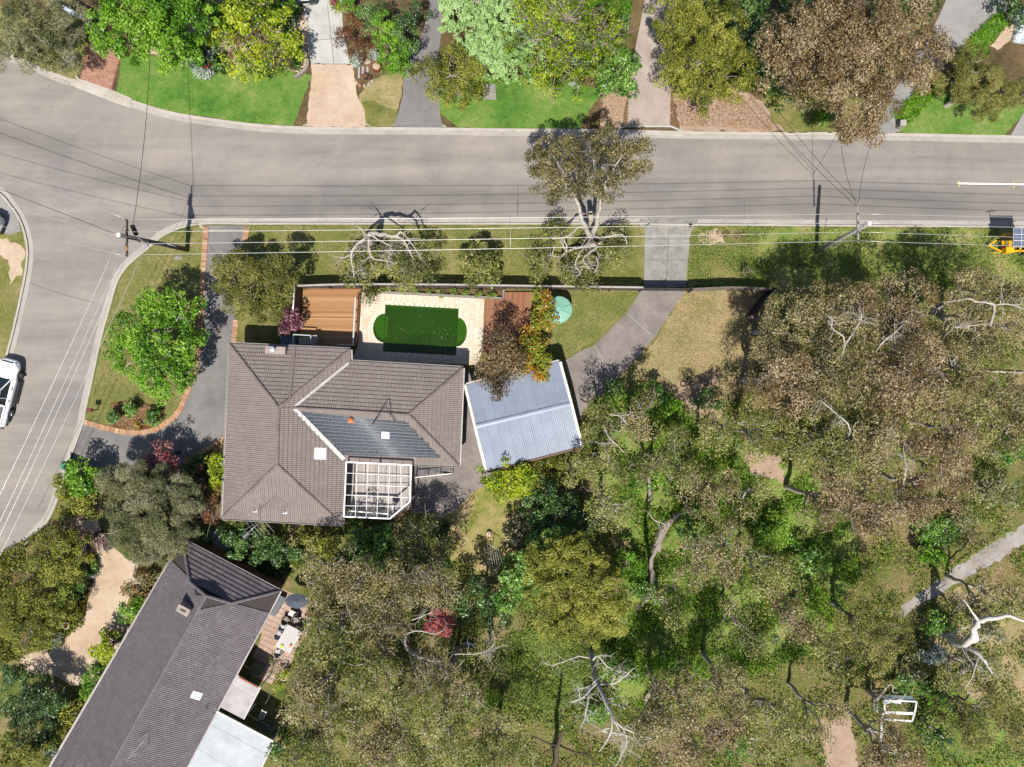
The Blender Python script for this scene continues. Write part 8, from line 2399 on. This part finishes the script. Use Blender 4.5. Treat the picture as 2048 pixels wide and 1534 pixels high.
skeleton('dark leaning trunk with bare limbs near the bottom of the clearing', 'leaning_dark_tree', [
    [(1112, 1560, .2, .30), (1112, 1530, 1.6, .26), (1114, 1500, 3.2, .22), (1120, 1480, 4.2, .18), (1125, 1460, 4.8, .10)],
    [(1120, 1490, 3.8, .12), (1150, 1504, 4.4, .09), (1180, 1510, 4.8, .06), (1190, 1530, 5.0, .03)],
    [(1114, 1490, 3.6, .12), (1095, 1486, 4.2, .09), (1060, 1470, 4.6, .04)]], bark_dark, (1112, 1560), 5, 'tree')
skeleton('dark trunk split in two beside the small broken gum above the ferns', 'split_trunk_tree', [
    [(1302, 1002, .2, .22), (1300, 978, 1.8, .19), (1296, 955, 3.2, .16), (1292, 935, 4.4, .12), (1302, 928, 5.2, .07)],
    [(1294, 945, 4.0, .10), (1282, 935, 4.8, .08), (1262, 930, 5.2, .05), (1230, 940, 5.4, .02)],
    [(1294, 940, 4.2, .09), (1320, 935, 5.0, .06), (1340, 960, 5.4, .03)],
    [(1292, 950, 3.6, .08), (1278, 950, 4.2, .05)]], bark_grey, (1302, 1002), 6, 'tree')
skeleton('tall forked trunk with shaggy brown bark right of the dense round tree', 'forked_gum_tree', [
    [(1304, 1180, .2, .30), (1304, 1150, 2.0, .26), (1302, 1130, 3.6, .22), (1308, 1108, 5.0, .16), (1330, 1062, 6.4, .08)],
    [(1300, 1180, 1.6, .16), (1290, 1200, 2.4, .10), (1284, 1212, 2.6, .04)],
    [(1308, 1182, 1.8, .14), (1325, 1198, 2.6, .10), (1338, 1206, 2.8, .04)]], bark_grey, (1304, 1180), 4, 'tree')
skeleton('fallen bare limb skeleton over the derelict shelter', 'fallen_branch', [
    [(1738, 1380, .3, .26), (1752, 1398, 1.6, .22), (1760, 1390, 2.6, .14), (1768, 1380, 3.2, .10), (1780, 1369, 3.5, .07), (1786, 1374, 3.6, .05), (1786, 1384, 3.5, .04), (1798, 1386, 3.4, .02)],
    [(1762, 1390, 2.6, .10), (1790, 1400, 2.6, .06), (1806, 1394, 2.8, .04), (1815, 1384, 3.0, .02)]], bark_pale, (1738, 1380), 2, 'branch')
skeleton('long white bare branches lying across the crown at centre right', 'bare_branches', [
    [(1960, 700, 6.0, .14), (1990, 620, 10.4, .11), (1975, 606, 10.8, .09), (1955, 604, 10.9, .08), (1935, 598, 11, .06), (1890, 606, 11, .03)],
    [(1985, 612, 10.6, .06), (2010, 608, 10.8, .08), (2048, 618, 10.9, .05)],
    [(1880, 690, 6.5, .10), (1900, 660, 10.6, .08), (1935, 652, 11, .05), (1975, 648, 11.2, .03)],
    [(1800, 1000, 7, .10), (1812, 930, 10.6, .07), (1800, 910, 10.9, .04)],
    [(1680, 920, 6, .10), (1700, 860, 10.4, .08), (1676, 830, 10.7, .06), (1640, 800, 10.9, .03)]], bark_pale, (1960, 700), 14, 'branch')
skeleton('forked pale branches rising in the left part of the dense gums', 'bare_branches', [
    [(1650, 800, 6, .10), (1690, 690, 10, .08), (1668, 660, 10.4, .06), (1655, 640, 10.5, .03)],
    [(1690, 690, 10, .08), (1722, 640, 10.4, .07), (1718, 618, 10.5, .03)],
    [(1740, 720, 9, .09), (1760, 690, 10.6, .07), (1790, 665, 10.8, .05), (1805, 650, 10.9, .03)],
    [(1630, 740, 7, .08), (1664, 650, 9.8, .06), (1656, 632, 10, .03)]], bark_pale, (1650, 800), 14, 'branch')
skeleton('bare white fork left of the blue carport overlapping the low gums', 'bare_branches', [
    [(1255, 850, 5.5, .09), (1240, 832, 6.6, .08), (1225, 830, 6.9, .05), (1215, 828, 7, .02)],
    [(1240, 832, 6.6, .06), (1262, 828, 6.8, .03)],
    [(1250, 905, 5.5, .09), (1232, 888, 6.4, .07), (1215, 870, 6.8, .04), (1208, 850, 7, .02)],
    [(1226, 884, 6.4, .05), (1205, 888, 6.6, .04), (1190, 882, 6.8, .02)],
    [(1190, 1010, 5, .08), (1215, 1010, 6.8, .06), (1240, 1008, 7, .03)],
    [(1215, 1012, 6.6, .05), (1200, 1024, 6.8, .04), (1192, 1036, 6.9, .02)],
    [(1310, 1090, 4, .08), (1330, 1052, 6, .06), (1308, 1040, 6.5, .05), (1298, 1025, 6.6, .02)]], bark_pale, (1255, 850), 7, 'branch')

area('side_path', [(414, 1058), (438, 1066), (480, 1108), (470, 1122), (430, 1098)], 'conc_pale', 5, 0)
r = thing('awning', 'long pale blue white awning strip between the two top left trees', 'awning', W(132, 14, GZ))
ap = [W(92, -8, 3.0), W(108, 0, 3.0), (W(168, 32, 2.8)), W(164, 38, 2.8), W(140, 28, 2.9)]
mb = MB(); mb.prism(ap, 2.72, 2.8); mb.build('sheet', simple('awning_pale', (206, 218, 232), .5, .6, .12, 3), r)
for k in (0, 2, 3):
    mb = MB(); mb.box((ap[k].x, ap[k].y, 1.4), (.07, .07, 2.6)); mb.build('post', white_m, r)
# ground cover: countless leaves, ferns and litter
bush1 = [(1160, 860), (1300, 760), (1400, 830), (1560, 700), (1560, 600), (1700, 560), (2060, 520), (2060, 1540), (1000, 1540), (560, 1540), (560, 1420), (620, 1200), (700, 1120), (880, 1130), (1000, 1160), (1100, 960)]
scatter('undergrowth', bush1, 46000, 'olive', .20, .45, .9, clump=.5, tint=.5)
scatter('undergrowth', bush1, 20000, 'emerald', .20, .45, .8, clump=.3, tint=.45)
scatter('undergrowth', [(1180, 800), (1300, 760), (1400, 850), (1560, 930), (1700, 980), (1720, 1150), (1640, 1300), (1500, 1350), (1330, 1420), (1230, 1400), (1210, 1280), (1260, 1100), (1200, 1000)], 46000, 'bright', .17, .4, .6, clump=.5, tint=.5)
scatter('undergrowth', bush1, 46000, 'grass', .18, .35, .6, clump=.6)
scatter('leaf_litter', bush1, 45000, 'litter', .14, .4, .06, up=2)
scatter('long_grass', [(1380, 454), (2060, 460), (2060, 620), (1700, 600), (1540, 590), (1376, 570)], 26000, 'grass', .15, .3, .3, clump=.5, tint=.6)
scatter('long_grass', [(1010, 1270), (1130, 1240), (1230, 1300), (1180, 1400), (1100, 1450), (1000, 1420)], 16000, 'grass', .16, .3, .35, tint=.6)
scatter('dry_grass', [(1368, 582), (1530, 590), (1530, 720), (1470, 800), (1380, 830), (1262, 748), (1310, 680)], 12000, 'litter', .10, .3, .12, tint=.6)
scatter('undergrowth', [(380, 1050), (560, 1110), (700, 1060), (900, 1040), (900, 1180), (640, 1150), (520, 1150), (420, 1100)], 14000, 'dark', .2, .5, .7, clump=.4, tint=.45)
scatter('undergrowth', [(-20, 1120), (100, 1050), (185, 1110), (170, 1250), (90, 1310), (-20, 1330)], 10000, 'olive', .2, .5, .6, clump=.4, tint=.4)
scatter('undergrowth', [(300, -20), (610, -20), (600, 140), (470, 128), (310, 112)], 12000, 'bright', .18, .5, .6, clump=.4, tint=.35)
scatter('undergrowth', [(1000, -20), (1270, -20), (1240, 150), (1000, 150)], 12000, 'bright', .18, .5, .7, clump=.4, tint=.3)
scatter('undergrowth', [(1400, -20), (1900, -20), (1760, 200), (1400, 180)], 14000, 'dark', .2, .5, .6, clump=.4, tint=.5)
scatter('leaf_litter', [(1200, 180), (1260, 180), (1256, 252), (1200, 252)], 900, 'litter', .12, .4, .04, up=3)
scatter('leaf_litter', [(1340, 180), (1500, 190), (1560, 260), (1340, 250)], 3500, 'litter', .12, .4, .04, up=3, tint=.3)
scatter('bark_chips', [(224, 808), (262, 802), (328, 820), (320, 836), (262, 862), (218, 846)], 2600, 'litter', .12, .35, .05, up=2, tint=.45)
scatter('lawn_tufts', [(205, 690), (300, 500), (400, 460), (398, 640), (385, 745), (340, 830), (260, 862), (178, 840)], 9000, 'grass', .10, .3, .10, up=.8, tint=.5)
scatter('lawn_tufts', [(500, 452), (1285, 452), (1280, 570), (600, 570), (500, 640), (480, 600)], 16000, 'grass', .10, .3, .10, up=.8, tint=.55)
scatter('lawn_tufts', [(1125, 590), (1278, 585), (1250, 625), (1130, 715), (1105, 715)], 4000, 'grass', .10, .3, .10, up=.8, tint=.55)
for ln, off in ((kerb_n, -9), (kerb_s, -6)):
    q = [p for p in offset_line(ln, off) if -50 < p[0] < 2100 and p[1] < 900]
    q2 = [p for p in offset_line(ln, off - 5) if -50 < p[0] < 2100 and p[1] < 900]
    scatter('kerb_litter', q + q2[::-1], 900, 'litter', .09, .45, .02, clump=.7, tint=.25, up=4)
print('leaf triangles', ntri[0])
# things whose parts are many alike leaves
for o in SC.objects:
    if o.type == 'MESH' and o.name.split('.')[0] in ('crown', 'dry_leaves'):
        pass
